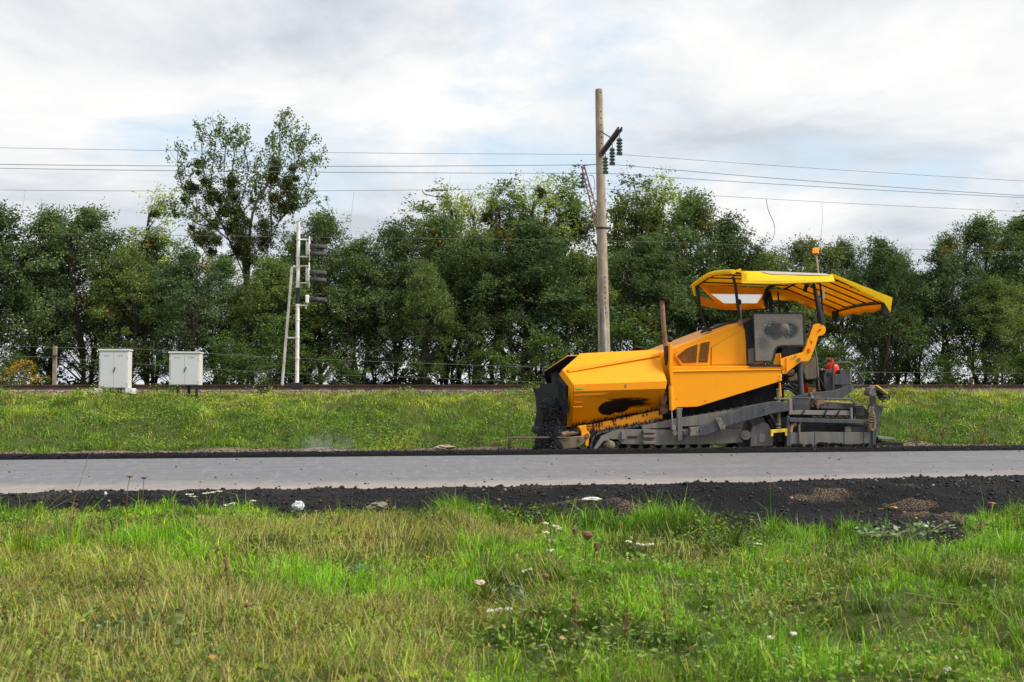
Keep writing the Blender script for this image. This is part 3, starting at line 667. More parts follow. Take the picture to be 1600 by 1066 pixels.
T = [ # kind, u, v of the top, distance, label, width factor
 ('a', -75, 330, 55, 'dark green tree at the far left end of the belt, cut by the picture edge', 1.0),
 ('b', -5, 332, 53, 'dark tree at the left picture edge with a rounded top', 1.05),
 ('c', 72, 336, 54, 'slim dark tree directly above the short concrete post', .85),
 ('a', 135, 332, 53, 'tall dark green tree above the left white cabinet, peaked crown', .95),
 ('q', 243, 305, 56, 'airy pale green poplar just left of the tall mistletoe poplar', 1.35),
 ('d', 200, 392, 52, 'low green tree between the two white cabinets', .85),
 ('b', 290, 394, 51.5, 'rounded green tree behind the right white cabinet', 1.0),
 ('d', 425, 410, 51.5, 'green tree at the foot of the mistletoe poplar, left of the signal mast', 1.0),
 ('c', 505, 340, 54, 'light green tree rising just right of the signal lamps', .85),
 ('a', 560, 380, 52, 'low dark tree to the right of the signal mast', .9),
 ('b', 612, 357, 53, 'round dark tree between the signal mast and the tall birches', .9),
 ('c', 690, 345, 55, 'tall light green tree below the twin wire joint', .95),
 ('d', 665, 420, 50.5, 'small olive tree in front of the tall light green one', .8),
 ('q', 695, 298, 58, 'slender birch poking above the crowns under the wire joint', 1.1),
 ('q', 735, 312, 57, 'second slender birch right of the wire joint', 1.0),
 ('p', 790, 292, 58, 'thin topped poplar among the tall group left of the concrete pole', 1.0),
 ('q', 843, 286, 57, 'slender poplar with a pale top, third from the concrete pole', 1.1),
 ('p', 890, 283, 58, 'thin poplar right beside the concrete pole, on its left', 1.0),
 ('q', 716, 318, 58.5, 'slim pale birch between the two slender ones under the wire joint', 1.1),
 ('q', 768, 304, 58.5, 'pale feathery poplar left of the thin topped one', 1.2),
 ('q', 818, 300, 59, 'pale feathery poplar, fourth from the concrete pole', 1.2),
 ('q', 866, 292, 58.5, 'pale feathery poplar, second from the concrete pole', 1.2),
 ('p', 655, 325, 57.5, 'leafy poplar at the left end of the tall group', 1.2),
 ('q', 968, 318, 58.5, 'pale sparse poplar half hidden behind the concrete pole on its right', 1.1),
 ('q', 1012, 300, 58.5, 'pale sparse poplar between the two tall ones right of the concrete pole', 1.1),
 ('q', 1062, 308, 58, 'pale sparse poplar, last of the group right of the concrete pole', 1.1),
 ('c', 345, 408, 55, 'green tree under the left half of the mistletoe poplar', 1.0),
 ('a', 462, 374, 55, 'green tree behind the signal mast', .9),
 ('b', 238, 372, 55.5, 'dark tree behind the gap between the two cabinets', .9),
 ('d', 1432, 432, 57, 'low tree filling the foot of the sky gap on the right', .9),
 ('a', 1408, 402, 56.5, 'dark tree on the left side of the sky gap', .7),
 ('b', 828, 352, 52, 'broad very dark tree above the front of the paver', 1.25),
 ('a', 745, 372, 52.5, 'dark bushy tree in the middle of the belt', .95),
 ('d', 905, 400, 51.5, 'green tree partly behind the concrete pole', .85),
 ('p', 990, 285, 57, 'tall thin poplar immediately right of the concrete pole', 1.15),
 ('q', 1035, 282, 58, 'thin leaning poplar second to the right of the concrete pole', 1.15),
 ('c', 1085, 312, 54, 'tall peaked tree above the exhaust pipe of the paver', .9),
 ('a', 1010, 375, 52, 'dark tree behind the exhaust pipe', 1.0),
 ('b', 1140, 345, 54, 'dark tree above the front end of the yellow canopy', .85),
 ('d', 1195, 398, 53, 'low olive tree rising behind the canopy roof', .9),
 ('d', 1262, 380, 54, 'olive green tree behind the orange beacon', .95),
 ('c', 1320, 383, 54, 'green tree just right of the orange beacon', .85),
 ('a', 1378, 380, 53, 'broad dark tree above the rear of the canopy, left of the sky gap', .85),
 ('b', 1485, 374, 53.5, 'dark tree right of the sky gap in the belt', .85),
 ('c', 1535, 348, 54, 'tallest dark tree near the right picture edge', .95),
 ('a', 1600, 345, 54.5, 'dark tree cut by the right picture edge', 1.0),
 ('b', 1690, 350, 54, 'dark tree beyond the right picture edge', 1.0),
 ('d', 1560, 440, 51, 'smaller green tree in front, near the right picture edge', .9),
]
for k, u, v, Y, lab, wd in T:
    tree_at(k, u, v, Y, lab, {'p': 'poplar_tree', 'q': 'poplar_tree'}.get(k, 'broadleaf_tree'), wide=wd)
# a second, hardly distinguishable row behind
for i in range(16):
    u = -60+i*110+random.uniform(-18, 18)
    if abs(u-1432) < 35 : continue
    k = 'abcd'[i % 4]; v = (400 if 900 > u > 600 else 425)+random.uniform(-20, 25)
    tree_at(k, u, v, random.uniform(58, 63), 'dim tree of the rear row glimpsed between the front trees', group='rear row of the shelter belt', wide=random.uniform(.8, 1.0))

# the tall poplar full of mistletoe
def rp(zx, zy, Y): return W(200+zx/4.264, 170+zy/4.264, Y)
PY = 56.5; pb = W(395, 602, PY); pb.z = 1.0
pop = thing('poplar_tree', 'tallest poplar with thin forked crown full of dark mistletoe balls', 'tree', pb, 'trees of the shelter belt behind the railway')
mb = MB(); gp = np.random.default_rng(5)
limbs = [ [(790, 1700), (770, 1000), (700, 750), (640, 500), (655, 180)], [(790, 1700), (800, 1100), (830, 700), (920, 520), (1000, 350), (1010, 130)], [(770, 1100), (640, 800), (540, 600), (500, 400), (490, 220)],
          [(700, 900), (520, 740), (400, 600), (350, 480), (330, 360)], [(800, 1000), (960, 850), (1040, 640), (1110, 400), (1080, 150)], [(1000, 760), (1110, 620), (1200, 480), (1240, 350)],
          [(700, 750), (760, 600), (800, 420), (770, 230)], [(640, 800), (470, 770), (400, 720), (310, 700)], [(540, 640), (560, 420), (590, 190)], [(830, 700), (880, 560), (900, 450)], [(960, 850), (950, 600), (960, 380), (980, 250)],
          [(700, 750), (690, 480), (715, 260)], [(1040, 640), (1150, 660), (1200, 630)], [(1040, 560), (1130, 350), (1170, 240)] ]
tips = []
for j, L in enumerate(limbs):
    dy = gp.normal()*1.0; pts = [rp(x, y, PY+dy*(i/len(L))) for i, (x, y) in enumerate(L)]
    if L[0][1] > 1500: pts[0] = pb.copy()
    mb.tube(pts, [.12 if j < 2 else .045, .07 if j < 2 else .03, .025, .010], 6, smooth=3)
    for a in range(len(pts)-1):
        for s in range(4):
            if L[a][1] < 900: tips.append(pts[a].lerp(pts[a+1], s/4))
    tips += [pts[-1]]*3
mb.obj('trunk', simple('poplar_bark', (.10, .085, .065), .9, 0, .3, 5), pop, smooth=True)
P, S, CO = [], [], []
tw = MB()
for p in tips:
    for b in range(3):
        d = Vector(gp.normal(size=3)); d.z = abs(d.z)*1.1+.3; d.normalize(); L = gp.uniform(.3, 1.15); q = p+d*L
        if b < 4: tw.tube([p, p+d*L*.5+Vector((0, 0, -.04)), q], [.014, .010, .006], 3)
        m = int(gp.integers(10, 30)); P.append(np.array(q)[None]+gp.normal(size=(m, 3))*np.array([.11, .11, .17])); S.append(gp.uniform(.10, .19, m))
        CO.append(np.array([[.12, .17, .055]])*gp.uniform(.6, 1.6, (m, 1)))
tw.obj('twigs', M['bark'], pop)
P = np.concatenate(P); V, Q, CC = leaves(P, np.concatenate(S), np.concatenate(CO), 0); cr = np_mesh('crown', V, None, Q, CC, M['leaf'], pb); cr.parent = pop; cr.location = (0, 0, 0)
def mist(c, r, parent, tall=1.0):
    n = int(1500*(r/.4)**1.8)+220; d = gp.normal(size=(n, 3)); d /= np.linalg.norm(d, axis=1)[:, None]; rr = r*1.08*gp.random(n)**.5*(1+.30*np.sin(d[:, 0]*5+d[:, 2]*4+r*40)+.16*np.sin(d[:, 2]*9+d[:, 1]*7))
    p = np.array(c)+d*rr[:, None]*np.array([1, 1, tall]); col = np.array([[.055, .068, .010]])*gp.uniform(.5, 1.7, (n, 1))
    V, Q, CC = leaves(p, gp.uniform(.06, .12, n), col, 0, asp=.5); o = np_mesh('mistletoe', V, None, Q, CC, M['grass'], wloc(parent)); o.parent = parent; o.location = (0, 0, 0); return o
for x, y, r, tl in [(480, 365, 38, .8), (430, 530, 52, .8), (380, 605, 30, 1), (690, 490, 50, 1.1), (700, 585, 42, 1), (560, 580, 52, 1.1), (510, 490, 30, 1), (985, 360, 38, 1.1), (980, 410, 38, .9), (965, 465, 50, .8), (1058, 515, 50, 1.2), (975, 590, 42, .9), (1110, 580, 30, .9), (1120, 465, 22, .9),
                    (1040, 660, 55, .9), (1100, 655, 34, 1.1), (325, 708, 20, 1), (570, 770, 42, 1), (640, 680, 42, 1), (495, 860, 82, .8), (590, 880, 38, 1.1), (700, 800, 66, 1.1), (750, 850, 60, 1.3), (740, 950, 62, 1), (905, 780, 55, 1.2), (910, 890, 68, 1.1), (850, 1010, 42, 1.2), (425, 795, 24, 1), (730, 700, 50, 1.1), (800, 905, 55, 1.2), (795, 1010, 48, 1.1), (790, 760, 34, 1.2), (655, 1010, 45, 1), (560, 960, 36, .9), (620, 600, 34, 1), (470, 425, 18, 1), (825, 610, 18, 1), (1095, 400, 26, 1)]:
    mist(rp(x, y, PY+gp.normal()*.5-.2), r*.0088*56.5/57, pop, tl)
# mistletoe in other trees of the belt (child of the nearest poplars)
pops = [o for o in C.objects if o.name.startswith('poplar_tree') and o is not pop and o.scale[0] > 0]
def near_pop(u):
    X = W(u, 600, 57).x; return min(pops, key=lambda o: abs(o.location.x-X))
def mist_world(u, v, r):
    par = near_pop(u); c = W(u, v, par.location.y-.6)
    q = par.matrix_basis.inverted() @ c; o = mist((0, 0, 0), r/par.scale[0], par)
    me = o.data; me.transform(Matrix.Translation(wloc(par))); me.transform(Matrix.Translation(q)) ; return o
for u, v, r in [(845, 300, .3), (900, 350, .5), (905, 362, .42), (993, 340, .42), (1019, 350, .6), (1028, 338, .4), (820, 345, .45), (760, 340, .35), (243, 405-70, .25), (1055, 352, .4)]:
    mist_world(u, v, r)

# bushes along the foot of the belt
BD = dict(seed=33, Ht=2.2, Rr=1.5, nclump=34, nleaf=80, base=0, leafcol=(.07, .12, .035), stems=3, trunk_r=.05, low=.05, clump_r=.42, leaf=.11)
bproto = None
def bush_at(u, vtop, Y, label, wide=1, group='bushes at the foot of the tree belt', gz=1.05):
    global bproto
    b = W(u, 602, Y); s = (W(u, vtop, Y).z-gz)/(2.2*1.05)
    if bproto is None: bproto = build_tree('bush', label, (0, 0, 0), BD, 1, 0, group); bproto['category'] = 'bush'; t = bproto
    else: t = copy_thing(bproto, label=label, group=group); t.name = 'bush'
    t.location = (b.x, Y, gz); t.rotation_euler = (0, 0, (u*.77) % 6.28); t.scale = (s*wide, s*wide, s); return t
for u, v, Y, lab, wd in [(20, 555, 47, 'low green bush behind the rails at the far left', 1.1), (352, 530, 46.5, 'pale green bush right of the right white cabinet', 1.0), (385, 555, 46, 'low bush left of the slanting signal brace', 1.2),
                          (425, 510, 48, 'taller bush left of the signal mast', 1.0), (520, 555, 46.5, 'low bush just right of the signal mast', 1.2), (765, 545, 48, 'dark bush left of the paver front', 1.3), (842, 520, 46, 'silvery green bush above the front flap of the paver', 1.0),
                          (985, 500, 48, 'bush behind the paver hopper and the concrete pole', 1.3), (1300, 540, 48, 'bush behind the red fire extinguisher', 1.2), (1475, 560, 47, 'low bush behind the rails, under the sky gap', 1.3), (1620, 550, 48, 'bush cut by the right picture edge', 1.3)]:
    bush_at(u, v, Y, lab, wd)
b = build_tree('bush', 'small yellow leaved bush behind the rails left of the short post', (0, 0, 0), dict(BD, seed=41, leafcol=(.38, .24, .03), nclump=20, nleaf=50), 1); b['category'] = 'bush'
w0 = W(33, 600, 44); b.location = (w0.x, 44, 1.05); b.scale = (.62,)*3
b = build_tree('bush', 'green bush at the left picture edge in front of the rails', (0, 0, 0), dict(BD, seed=43, leafcol=(.09, .15, .04), nclump=22, nleaf=60, leaf=.07), 1); b['category'] = 'bush'
w0 = W(-8, 600, 29.5); b.location = (w0.x, 29.5, 1.0); b.scale = (.42, .42, .36)

# ------------------------------------------------------------------ catenary pole
M['concrete'] = simple('concrete_pole', (.40, .335, .26), .9, 0, .2, 2.5, .4, 30, dirt=(.24, .185, .13), dirt_amt=.5)
M['steel_brown'] = simple('brown_steel', (.055, .028, .03), .7, .1, .3, 5)
M['glass_green'] = simple('insulator_glass', (.06, .095, .085), .2, 0, .2, 5, spec=.8)
M['wire'] = simple('wire_dark', (.17, .17, .18), .6, .3, .1, 3)
M['black'] = simple('black_steel', (.018, .018, .02), .55, 0, .3, 6)
M['galv'] = simple('grey_pipe', (.42, .41, .38), .55, .1, .2, 3, dirt=(.2, .14, .09), dirt_amt=.3)
PoY = 30.4
pole = thing('catenary_pole', 'tall tapering concrete railway pole rising behind the front of the paver', 'pole', (W(944, 600, PoY).x, PoY, 1.0))
pb_ = W(945.5, 605, PoY); pb_.z = .9; pt_ = W(935.6, 140, PoY)
r0 = 10.3/FPX*pb_.y*1.02; r1 = 5.7/FPX*30.9
mb = MB(); mb.cyl(pb_, pt_, r0, r1, 24); mb.obj('shaft', M['concrete'], pole, smooth=True)
def onpole(v):
    z = W(940, v, PoY).z; f = (z-pb_.z)/(pt_.z-pb_.z); p = pb_.lerp(pt_, f); return p, r0+(r1-r0)*f
mb = MB()
for v in list(range(434, 492, 8))+[146, 176, 186, 197, 216, 226, 235, 256]:
    p, r = onpole(v); MB().cyl(p+Vector((.03, -r-.004, 0)), p+Vector((.03, -r+.03, 0)), .022, n=8).obj('bolt_hole', M['black'], pole)
p, r = onpole(357); mb = MB(); mb.cyl(p-Vector((0, 0, .03)), p+Vector((0, 0, .03)), r+.015, n=24); mb.cyl(p+Vector((r, -.03, 0)), p+Vector((r+.1, -.03, 0)), .025); mb.obj('clamp_band', M['black'], pole)
mb = MB(); p, r = onpole(600); q, r2 = onpole(482); mb.tube([p+Vector((.01, -r-.07, 0)), onpole(500)[0]+Vector((-.04, -onpole(500)[1]-.05, 0)), q+Vector((-.05, -r2-.05, 0))], .055, 10); mb.obj('cable_conduit', M['galv'], pole, smooth=True)
mb = MB(); mb.cyl(p+Vector((-r*.7, -r*.75, 0)), q+Vector((-r2*.8, -r2*.7, .9)), .012); mb.obj('ground_strap', M['wire'], pole)
# bracket reaching towards the road, with three strings of glass discs
ba, rr_ = onpole(243); ba = ba+Vector((0.0, -rr_, 0)); bt = W(969, 201, 27.9)
mb = MB()
for dx in (-.05, .05):
    d = Vector((dx, 0, 0)); mb.prism([ba+d+Vector((-.02, 0, -.05)), ba+d+Vector((.02, 0, -.05)), ba+d+Vector((.02, 0, .05)), ba+d+Vector((-.02, 0, .05))], bt-ba)
mb.obj('bracket_arm', M['steel_brown'], pole)
mb = MB(); q, r = onpole(207); mb.cyl(q+Vector((.0, -r, 0)), ba.lerp(bt, .62), .018); mb.obj('tie_rod', M['steel_brown'], pole)
wires = []
def insul(top, bottom, par, nd, name='insulator'):
    mb = MB(); mb.cyl(top, top.lerp(bottom, .3), .012); mb.cyl(top.lerp(bottom, .28), bottom, .032, n=8)
    for i in range(nd):
        c = top.lerp(bottom, .36+.56*i/(nd-1)); mb.lathe(c, [(.03, .045), (.055, .04), (.095, -.01), (.09, -.03), (.05, -.02), (.03, -.04)], 14)
    mb.box(bottom, (.16, .05, .06)); return mb.obj(name, M['glass_green'], par, smooth=True)
for f, v0, v1 in ((.96, 208, 241), (.60, 226, 257), (.24, 240, 271)):
    tp = ba.lerp(bt, f)-Vector((0, 0, .05)); bz = W(955, v1, tp.y).z; bo = Vector((tp.x, tp.y, bz)); insul(tp, bo, pole, 5)
    wires.append(bo)
# lattice strut over the track on the far side
fa, r = onpole(372); ft = W(910.5, 259, 33.3)
mb = MB(); side = Vector((.09, 0, .03))
A, B = fa+side, ft+side*.5; A2, B2 = fa-side, ft-side*.5
mb.cyl(A, B, .025, n=6); mb.cyl(A2, B2, .025, n=6)
for i in range(12):
    a, b = (A, B), (A2, B2)
    mb.cyl(A.lerp(B, i/12), A2.lerp(B2, (i+1)/12), .012, n=4); mb.cyl(A2.lerp(B2, i/12), A.lerp(B, (i+1)/12), .012, n=4)
mb.obj('lattice_strut', simple('red_brown_steel', (.12, .04, .035), .7, 0, .3, 5), pole)
mb = MB(); q, r = onpole(255); mb.cyl(ft, q+Vector((0, r, 0)), .014); mb.obj('tie_rod', M['steel_brown'], pole)
ib = Vector((ft.x, ft.y, W(910, 293, ft.y).z)); insul(ft-Vector((0, 0, .03)), ib, pole, 4)
mb = MB(); mb.lathe(onpole(340)[0]+Vector((-.35, .4, -.3)), [(.03, -.2), (.06, -.15), (.06, .15), (.03, .2)], 10, (.5, 0, .9)); mb.obj('cable_clamp', M['black'], pole)
mb = MB(); p, r = onpole(300); mb.tube([W(921, 274, 31.2), W(927, 276, 31.0), W(929.5, 290, 30.9), W(927, 310, 30.8), onpole(325)[0]+Vector((-.1, .25, 0))], .012, 5, 4); mb.obj('jumper_cable', M['wire'], pole)

def wire(pA, u_l, v_l, u_r, v_r, label, r=.006, Y=None, name='overhead_wire', group='overhead wires'):
    """wire parallel to the track through its support, sagging to both sides, seen at (u_l,v_l) and (u_r,v_r)"""
    Y = pA.y if Y is None else Y; L = W(u_l, v_l, Y); Rr = W(u_r, v_r, Y)
    mb = MB(); pts = []
    for end, sgn in ((L, -1), (Rr, 1)):
        xe = abs(end.x-pA.x); h = end.z-pA.z; S = 56.0
        # parabola through the support and the seen point, with its support again at 56 m
        k = h/(xe*(xe-S)); arr = []
        for i in range(0, 29):
            x = S*i/28; arr.append(Vector((pA.x+sgn*x, Y, pA.z+k*x*(x-S))))
        pts = arr[::-1]+pts if sgn < 0 else pts[:-1]+arr if pts and (pts[-1]-arr[0]).length < .01 else pts+arr
    cl = [pts[0]]
    for p in pts[1:]:
        if (p-cl[-1]).length > .02: cl.append(p)
    mb.tube(cl, r, 5); o = mb.obj(name, M['wire'], None); return tag(o, label, 'wire', group)
wire(wires[0], 0, 231, 1600, 283, 'thin uppermost overhead wire, hung from the outermost glass insulator')
wire(wires[1], 0, 257, 1600, 306, 'upper of the close pair of overhead wires, hung from the middle insulator', .0085)
wire(wires[2], 0, 263, 1600, 309, 'lower of the close pair of overhead wires, hung from the inner insulator', .0085)
wm = wire(ib, 0, 297, 1600, 331, 'carrier wire over the track, with the twin wire joint above the trees', .007)
cw = W(925, 374, 33.3)
tag(MB().tube([W(-300, 372, 33.3), W(0, 365, 33.3), W(500, 371, 33.3), W(925, 376, 33.3), W(1200, 384, 33.3), W(1440, 390, 33.3), W(1700, 397, 33.3)], .006, 5, 3).obj('overhead_wire', M['wire']), 'faint contact wire over the track, crossing just above the orange beacon', 'wire', 'overhead wires')
tag(MB().tube([W(1197, 311, 33.3), W(1201, 330, 33.3), W(1210, 352, 33.3), W(1208, 372, 33.3), W(1198, 383, 33.3)], .011, 5, 5).obj('dropper_cable', M['wire']), 'curved jumper cable hanging between two overhead wires left of the beacon', 'wire')
tag(MB().tube([W(1284, 317, 33.3), W(1285, 345, 33.3), W(1281, 385, 33.3)], .006, 4, 3).obj('dropper_wire', M['wire']), 'thin straight dropper wire above the orange beacon', 'wire')
tag(MB().tube([W(553, 300, 33.3), W(548, 345, 33.3), W(546, 371, 33.3)], .004, 4).obj('dropper_wire', M['wire']), 'hair thin dropper wire between the signal mast and the wire joint', 'wire')
tag(MB().tube([W(40, 297, 33.3), W(32, 345, 33.3), W(30, 366, 33.3)], .004, 4).obj('dropper_wire', M['wire']), 'hair thin dropper wire near the left picture edge', 'wire')
mb = MB(); Yw = 33.2
mb.tube([W(660, 298, Yw), W(664, 303, Yw), W(680, 307, Yw), W(696, 308, Yw)], .02, 6, 3)
for u in (668, 676, 684, 691, 696): mb.ball(W(u, 298-(u-668)*.04, Yw), .05, (1.6, 1, .7), 8, 6)
for u in (684, 692): mb.ball(W(u, 306.5, Yw), .05, (1.4, 1, .7), 8, 6)
tag(mb.obj('wire_joint', M['wire']), 'short doubled joint with dark beads on the lowest overhead wire', 'wire joint')

# ------------------------------------------------------------------ signal wires behind the track and their short post
M['post'] = simple('post_concrete', (.33, .27, .22), .9, 0, .25, 5, dirt=(.14, .11, .08))
p = W(85, 602, 37); p.z = 1.0; t = thing('fence_post', 'short square concrete post behind the rails at the far left', 'post', p)
h = W(85, 541, 37).z; MB().box((p.x, 37, (1+h)/2), (.125, .12, h-1.0)).obj('shaft', M['post'], t, bevel=.01)
MB().box((p.x, 36.9, h-.35), (.2, .04, .05)).obj('wire_bracket', M['black'], t)
M['wire_pale'] = simple('pale_wire', (.16, .17, .17), .5, .3, .1, 3)
tag(MB().tube([W(-200, 533, 37), W(85, 543, 37), W(191, 544, 37), W(400, 557, 37), W(620, 566, 37), W(880, 575, 37), W(1100, 579, 37), W(1400, 582, 37), W(1700, 584, 37)], .007, 5, 3).obj('low_wire', M['wire_pale']), 'upper of two low wires strung from the short concrete post in front of the trees', 'wire')
tag(MB().tube([W(-200, 548, 37), W(85, 559, 37), W(180, 566, 37), W(400, 581, 37), W(620, 589, 37), W(844, 597, 37), W(1100, 600, 37), W(1700, 606, 37)], .007, 5, 3).obj('low_wire', M['wire_pale']), 'lower of two low wires strung from the short concrete post in front of the trees', 'wire')

# ------------------------------------------------------------------ cabinets
def cab_mat(name, tone):
    t = NT(name); n = t.noise(3, 6, .65); n2 = t.noise(14, 5, .7, t.map((1, 1, .3)))
    c = t.mix(n, tuple(x*.88 for x in tone), tuple(x*1.08 for x in tone)); c = t.mix(t.ramp(n2, [(.62, 0.), (.8, .5)]), c, (.34, .31, .26))
    return t.pbr(c, .5, 0, t.bump(t.noise(6, 3), .15, .02), .4)
M['cab'] = cab_mat('cabinet_paint_shaded', (.56, .575, .59)); M['cabw'] = cab_mat('cabinet_paint_lit', (.66, .65, .62))  # doors greyer, housing lighter and warmer: side light put into the two tones
M['gap'] = simple('dark_gap', (.05, .05, .05), .9)
def cabinet(u0, u1, v0, v1, Y, dep, label, seed, feet):
    a = W(u0, v0, Y); b = W(u1, v1, Y); w = b.x-a.x; zc = b.z; h = a.z-b.z; xc = (a.x+b.x)/2
    t = thing('equipment_cabinet', label, 'cabinet', (xc, Y+dep/2, 1.0))
    MB().box((xc, Y+dep/2, zc+h/2), (w, dep, h)).obj('housing', M['cabw'], t, bevel=.008)
    MB().box((xc, Y+dep/2-.01, zc+h+.022), (w+.05, dep+.07, .045)).obj('roof', M['cabw'], t, bevel=.008)
    m = w*.045; dw = (w-2*m)/2
    for i in (0, 1):
        x = a.x+m+dw*(i+.5)
        d = MB().box((x, Y-.014, zc+h*.485), (dw-.007, .02, h*.93)).obj('door', M['cab'], t, bevel=.004)
        lv = MB()
        for k in range(3): lv.box((x, Y-.027, zc+h*.86+k*.016), (dw*.42, .006, .007))
        lv.obj('vent_slot', M['cab'], d)
        hb = MB()
        for zz_ in (.12, .82): hb.cyl((a.x+m*.6 if i == 0 else b.x-m*.6, Y-.02, zc+h*zz_-.04), (a.x+m*.6 if i == 0 else b.x-m*.6, Y-.02, zc+h*zz_+.04), .012)
        hb.obj('hinge', M['cabw'], d)
        if i == 1: MB().box((x-dw*.42, Y-.035, zc+h*.5), (.02, .03, .14), Euler((0, .25, 0)).to_matrix()).obj('handle', M['gap'], d)
    if feet == 'blocks':
        for sx2 in (-1, 1):
            x = xc+sx2*(w/2+.02); f = MB(); f.prism([(x-.1*1, Y-.02, zc-.005), (x+.1, Y-.02, zc-.005), (x+.13, Y-.02, zc-.08), (x+.13, Y-.02, zc-.17), (x-.10, Y-.02, zc-.12)], (0, dep+.04, 0)); f.obj('foot_block', M['cabw'], t, bevel=.01)
        for dx in (-.12, -.04, .10, .17): MB().cyl((xc+dx, Y+.12, 1.0), (xc+dx, Y+.12, zc), .022, n=8).obj('cable_pipe', M['black'], t)
    else:
        for dx, dy in ((-w*.38, .04), (w*.40, .04), (.06, dep-.06), (-w*.3, dep-.06)): MB().box((xc+dx, Y+dy, (1.0+zc)/2), (.07, .07, zc-1.0)).obj('leg', M['black'], t)
    return t
cabinet(155, 200.3, 548, 606.8, 29.7, .40, 'left one of the two white double door cabinets, the taller, on white feet', 1, 'blocks')
cabinet(264.5, 311.8, 552, 602, 29.7, .48, 'right one of the two white double door cabinets, raised on black legs', 2, 'legs')

# ------------------------------------------------------------------ railway signal
SY_ = 31.0
sw = simple('signal_paint', (.78, .77, .75), .5, 0, .08, 4, dirt=(.5, .36, .24), dirt_amt=.15)
sp = W(464, 604, SY_); sp.z = 1.05; sg = thing('railway_signal', 'white railway signal mast with five dark hooded lamps facing right and a slanting brace', 'signal', sp)
X0 = sp.x
def sz(v): return W(464, v, SY_).z
def sx3(u): return W(u, 500, SY_).x
MB().cyl((X0, SY_, 1.3), (X0, SY_, sz(347)), .060, .054, 16).obj('mast', sw, sg, smooth=True)
mb = MB()
for v in (374, 401, 416, 448, 478, 500, 528, 560): MB().cyl((X0, SY_, sz(v)-.02), (X0, SY_, sz(v)+.02), .072, n=16).obj('clamp', sw, sg, smooth=True)
MB().cyl((X0, SY_, sz(475)), (X0, SY_, sz(450)), .062, n=16).obj('black_band', M['black'], sg, smooth=True)
MB().box((X0-.0, SY_, sz(603)), (.36, .3, .2)).obj('mast_base', M['black'], sg, bevel=.02)
mb = MB(); mb.tube([W(441, 601, SY_+.3), W(456.5, 418, SY_+.05), W(461, 416, SY_)], .042, 10); mb.cyl(W(447, 528, SY_+.2), (X0, SY_, sz(528)), .025); mb.cyl(W(456, 418, SY_+.05), (X0, SY_, sz(416)), .025); mb.obj('brace', sw, sg, smooth=True)
hoodm = simple('signal_hood', (.035, .035, .042), .7, 0, .3, 6, dirt=(.12, .11, .09), dirt_amt=.15)
def hood(v, par):
    mb = MB(); x0, x1 = sx3(484), sx3(509.5); z = sz(v); r = .084; n = 14; vs = []
    for x, rr, drop in ((x0, r, 0), (x1, r*.86, .02)):
        for i in range(n+1):
            a = R(-40)+R(260)*i/n; vs.append((x, SY_+rr*math.cos(a), z-drop+rr*math.sin(a)))
    fs = [(i, i+1, i+n+2, i+n+1) for i in range(n)]
    mb.add(vs, fs); return mb.obj('hood', hoodm, par, smooth=True, solid=.012)
def head(vc, vlist, pv0, pv1, brk):
    body = MB().box((sx3(480), SY_, (sz(pv0)+sz(pv1))/2), (sx3(483.5)-sx3(477.5), .2, (sz(pv0)-sz(pv1))*(.5 if len(vlist) > 1 else 1))).obj('lamp_housing', sw, sg, bevel=.03)
    if len(vlist) > 1:
        mb = MB(); zc = (sz(pv0)+sz(pv1))/2; hz = (sz(pv0)-sz(pv1))/2; n = 28; pts = [(sx3(482.2), SY_+.30*math.cos(2*math.pi*i/n), zc+hz*math.sin(2*math.pi*i/n)) for i in range(n)]
        mb.prism(pts, (.018, 0, 0)); mb.obj('backing_plate', sw, sg)
    for v in vlist:
        hood(v, body); MB().cyl((sx3(483), SY_, sz(v)), (sx3(485), SY_, sz(v)), .09, n=16).obj('lens', M['black'], body, smooth=True)
    mb = MB()
    for v in brk: mb.cyl((X0, SY_, sz(v)), (sx3(481), SY_, sz(v)+.01), .022); mb.cyl((sx3(478), SY_, sz(v)-.02), (sx3(478), SY_, sz(v)+.1*(1 if v != brk[0] else -1)), .018)
    mb.obj('lamp_bracket', sw, sg)
head(0, (385, 396), 369, 408, (374.5, 401.5)); head(0, (426, 437), 409.5, 450, (416, 442.5)); head(0, (468,), 461, 474, (477.5,))
p = W(411.5, 606, 30.6); mb = MB(); mb.box((p.x, 30.6, 1.24), (.34, .3, .26)); mb.box((p.x, 30.6, 1.39), (.38, .34, .04)); tag(mb.obj('cable_box', M['black'], bevel=.015), 'small dark cable box on the ground left of the signal mast', 'box')

# ------------------------------------------------------------------ the paver
YN, YF = 20.75, 23.45; YC = (YN+YF)/2
ROOT = Vector((W(1120, 700, YN).x, YC, -.19))
pv = thing('asphalt_paver', 'large yellow tracked asphalt paver with a canopy, standing at the far edge of the road', 'road paver', ROOT)
def rel(u, v, Y): return tuple(W(u, v, Y)-ROOT)
def mir(p): return Vector((p[0], 2*YC-p[1], p[2]))
def z1(x, y): return (820+x/5.612, 530+y/5.612)
def z3(x, y): return (1020+x/6.273, 540+y/6.273)
def z4(x, y): return (1200+x/6.273, 540+y/6.273)
def zb(x, y): return (1150+x/8.88, 470+y/8.88)
def z2(x, y): return (1040+x/4.2105, 380+y/4.2105)
def z5(x, y): return (1210+x/11.84, 550+y/11.84)
def z6(x, y): return (1210+x/10.66, 610+y/10.66)
def z7(x, y): return (820+x/9.693, 600+y/9.693)

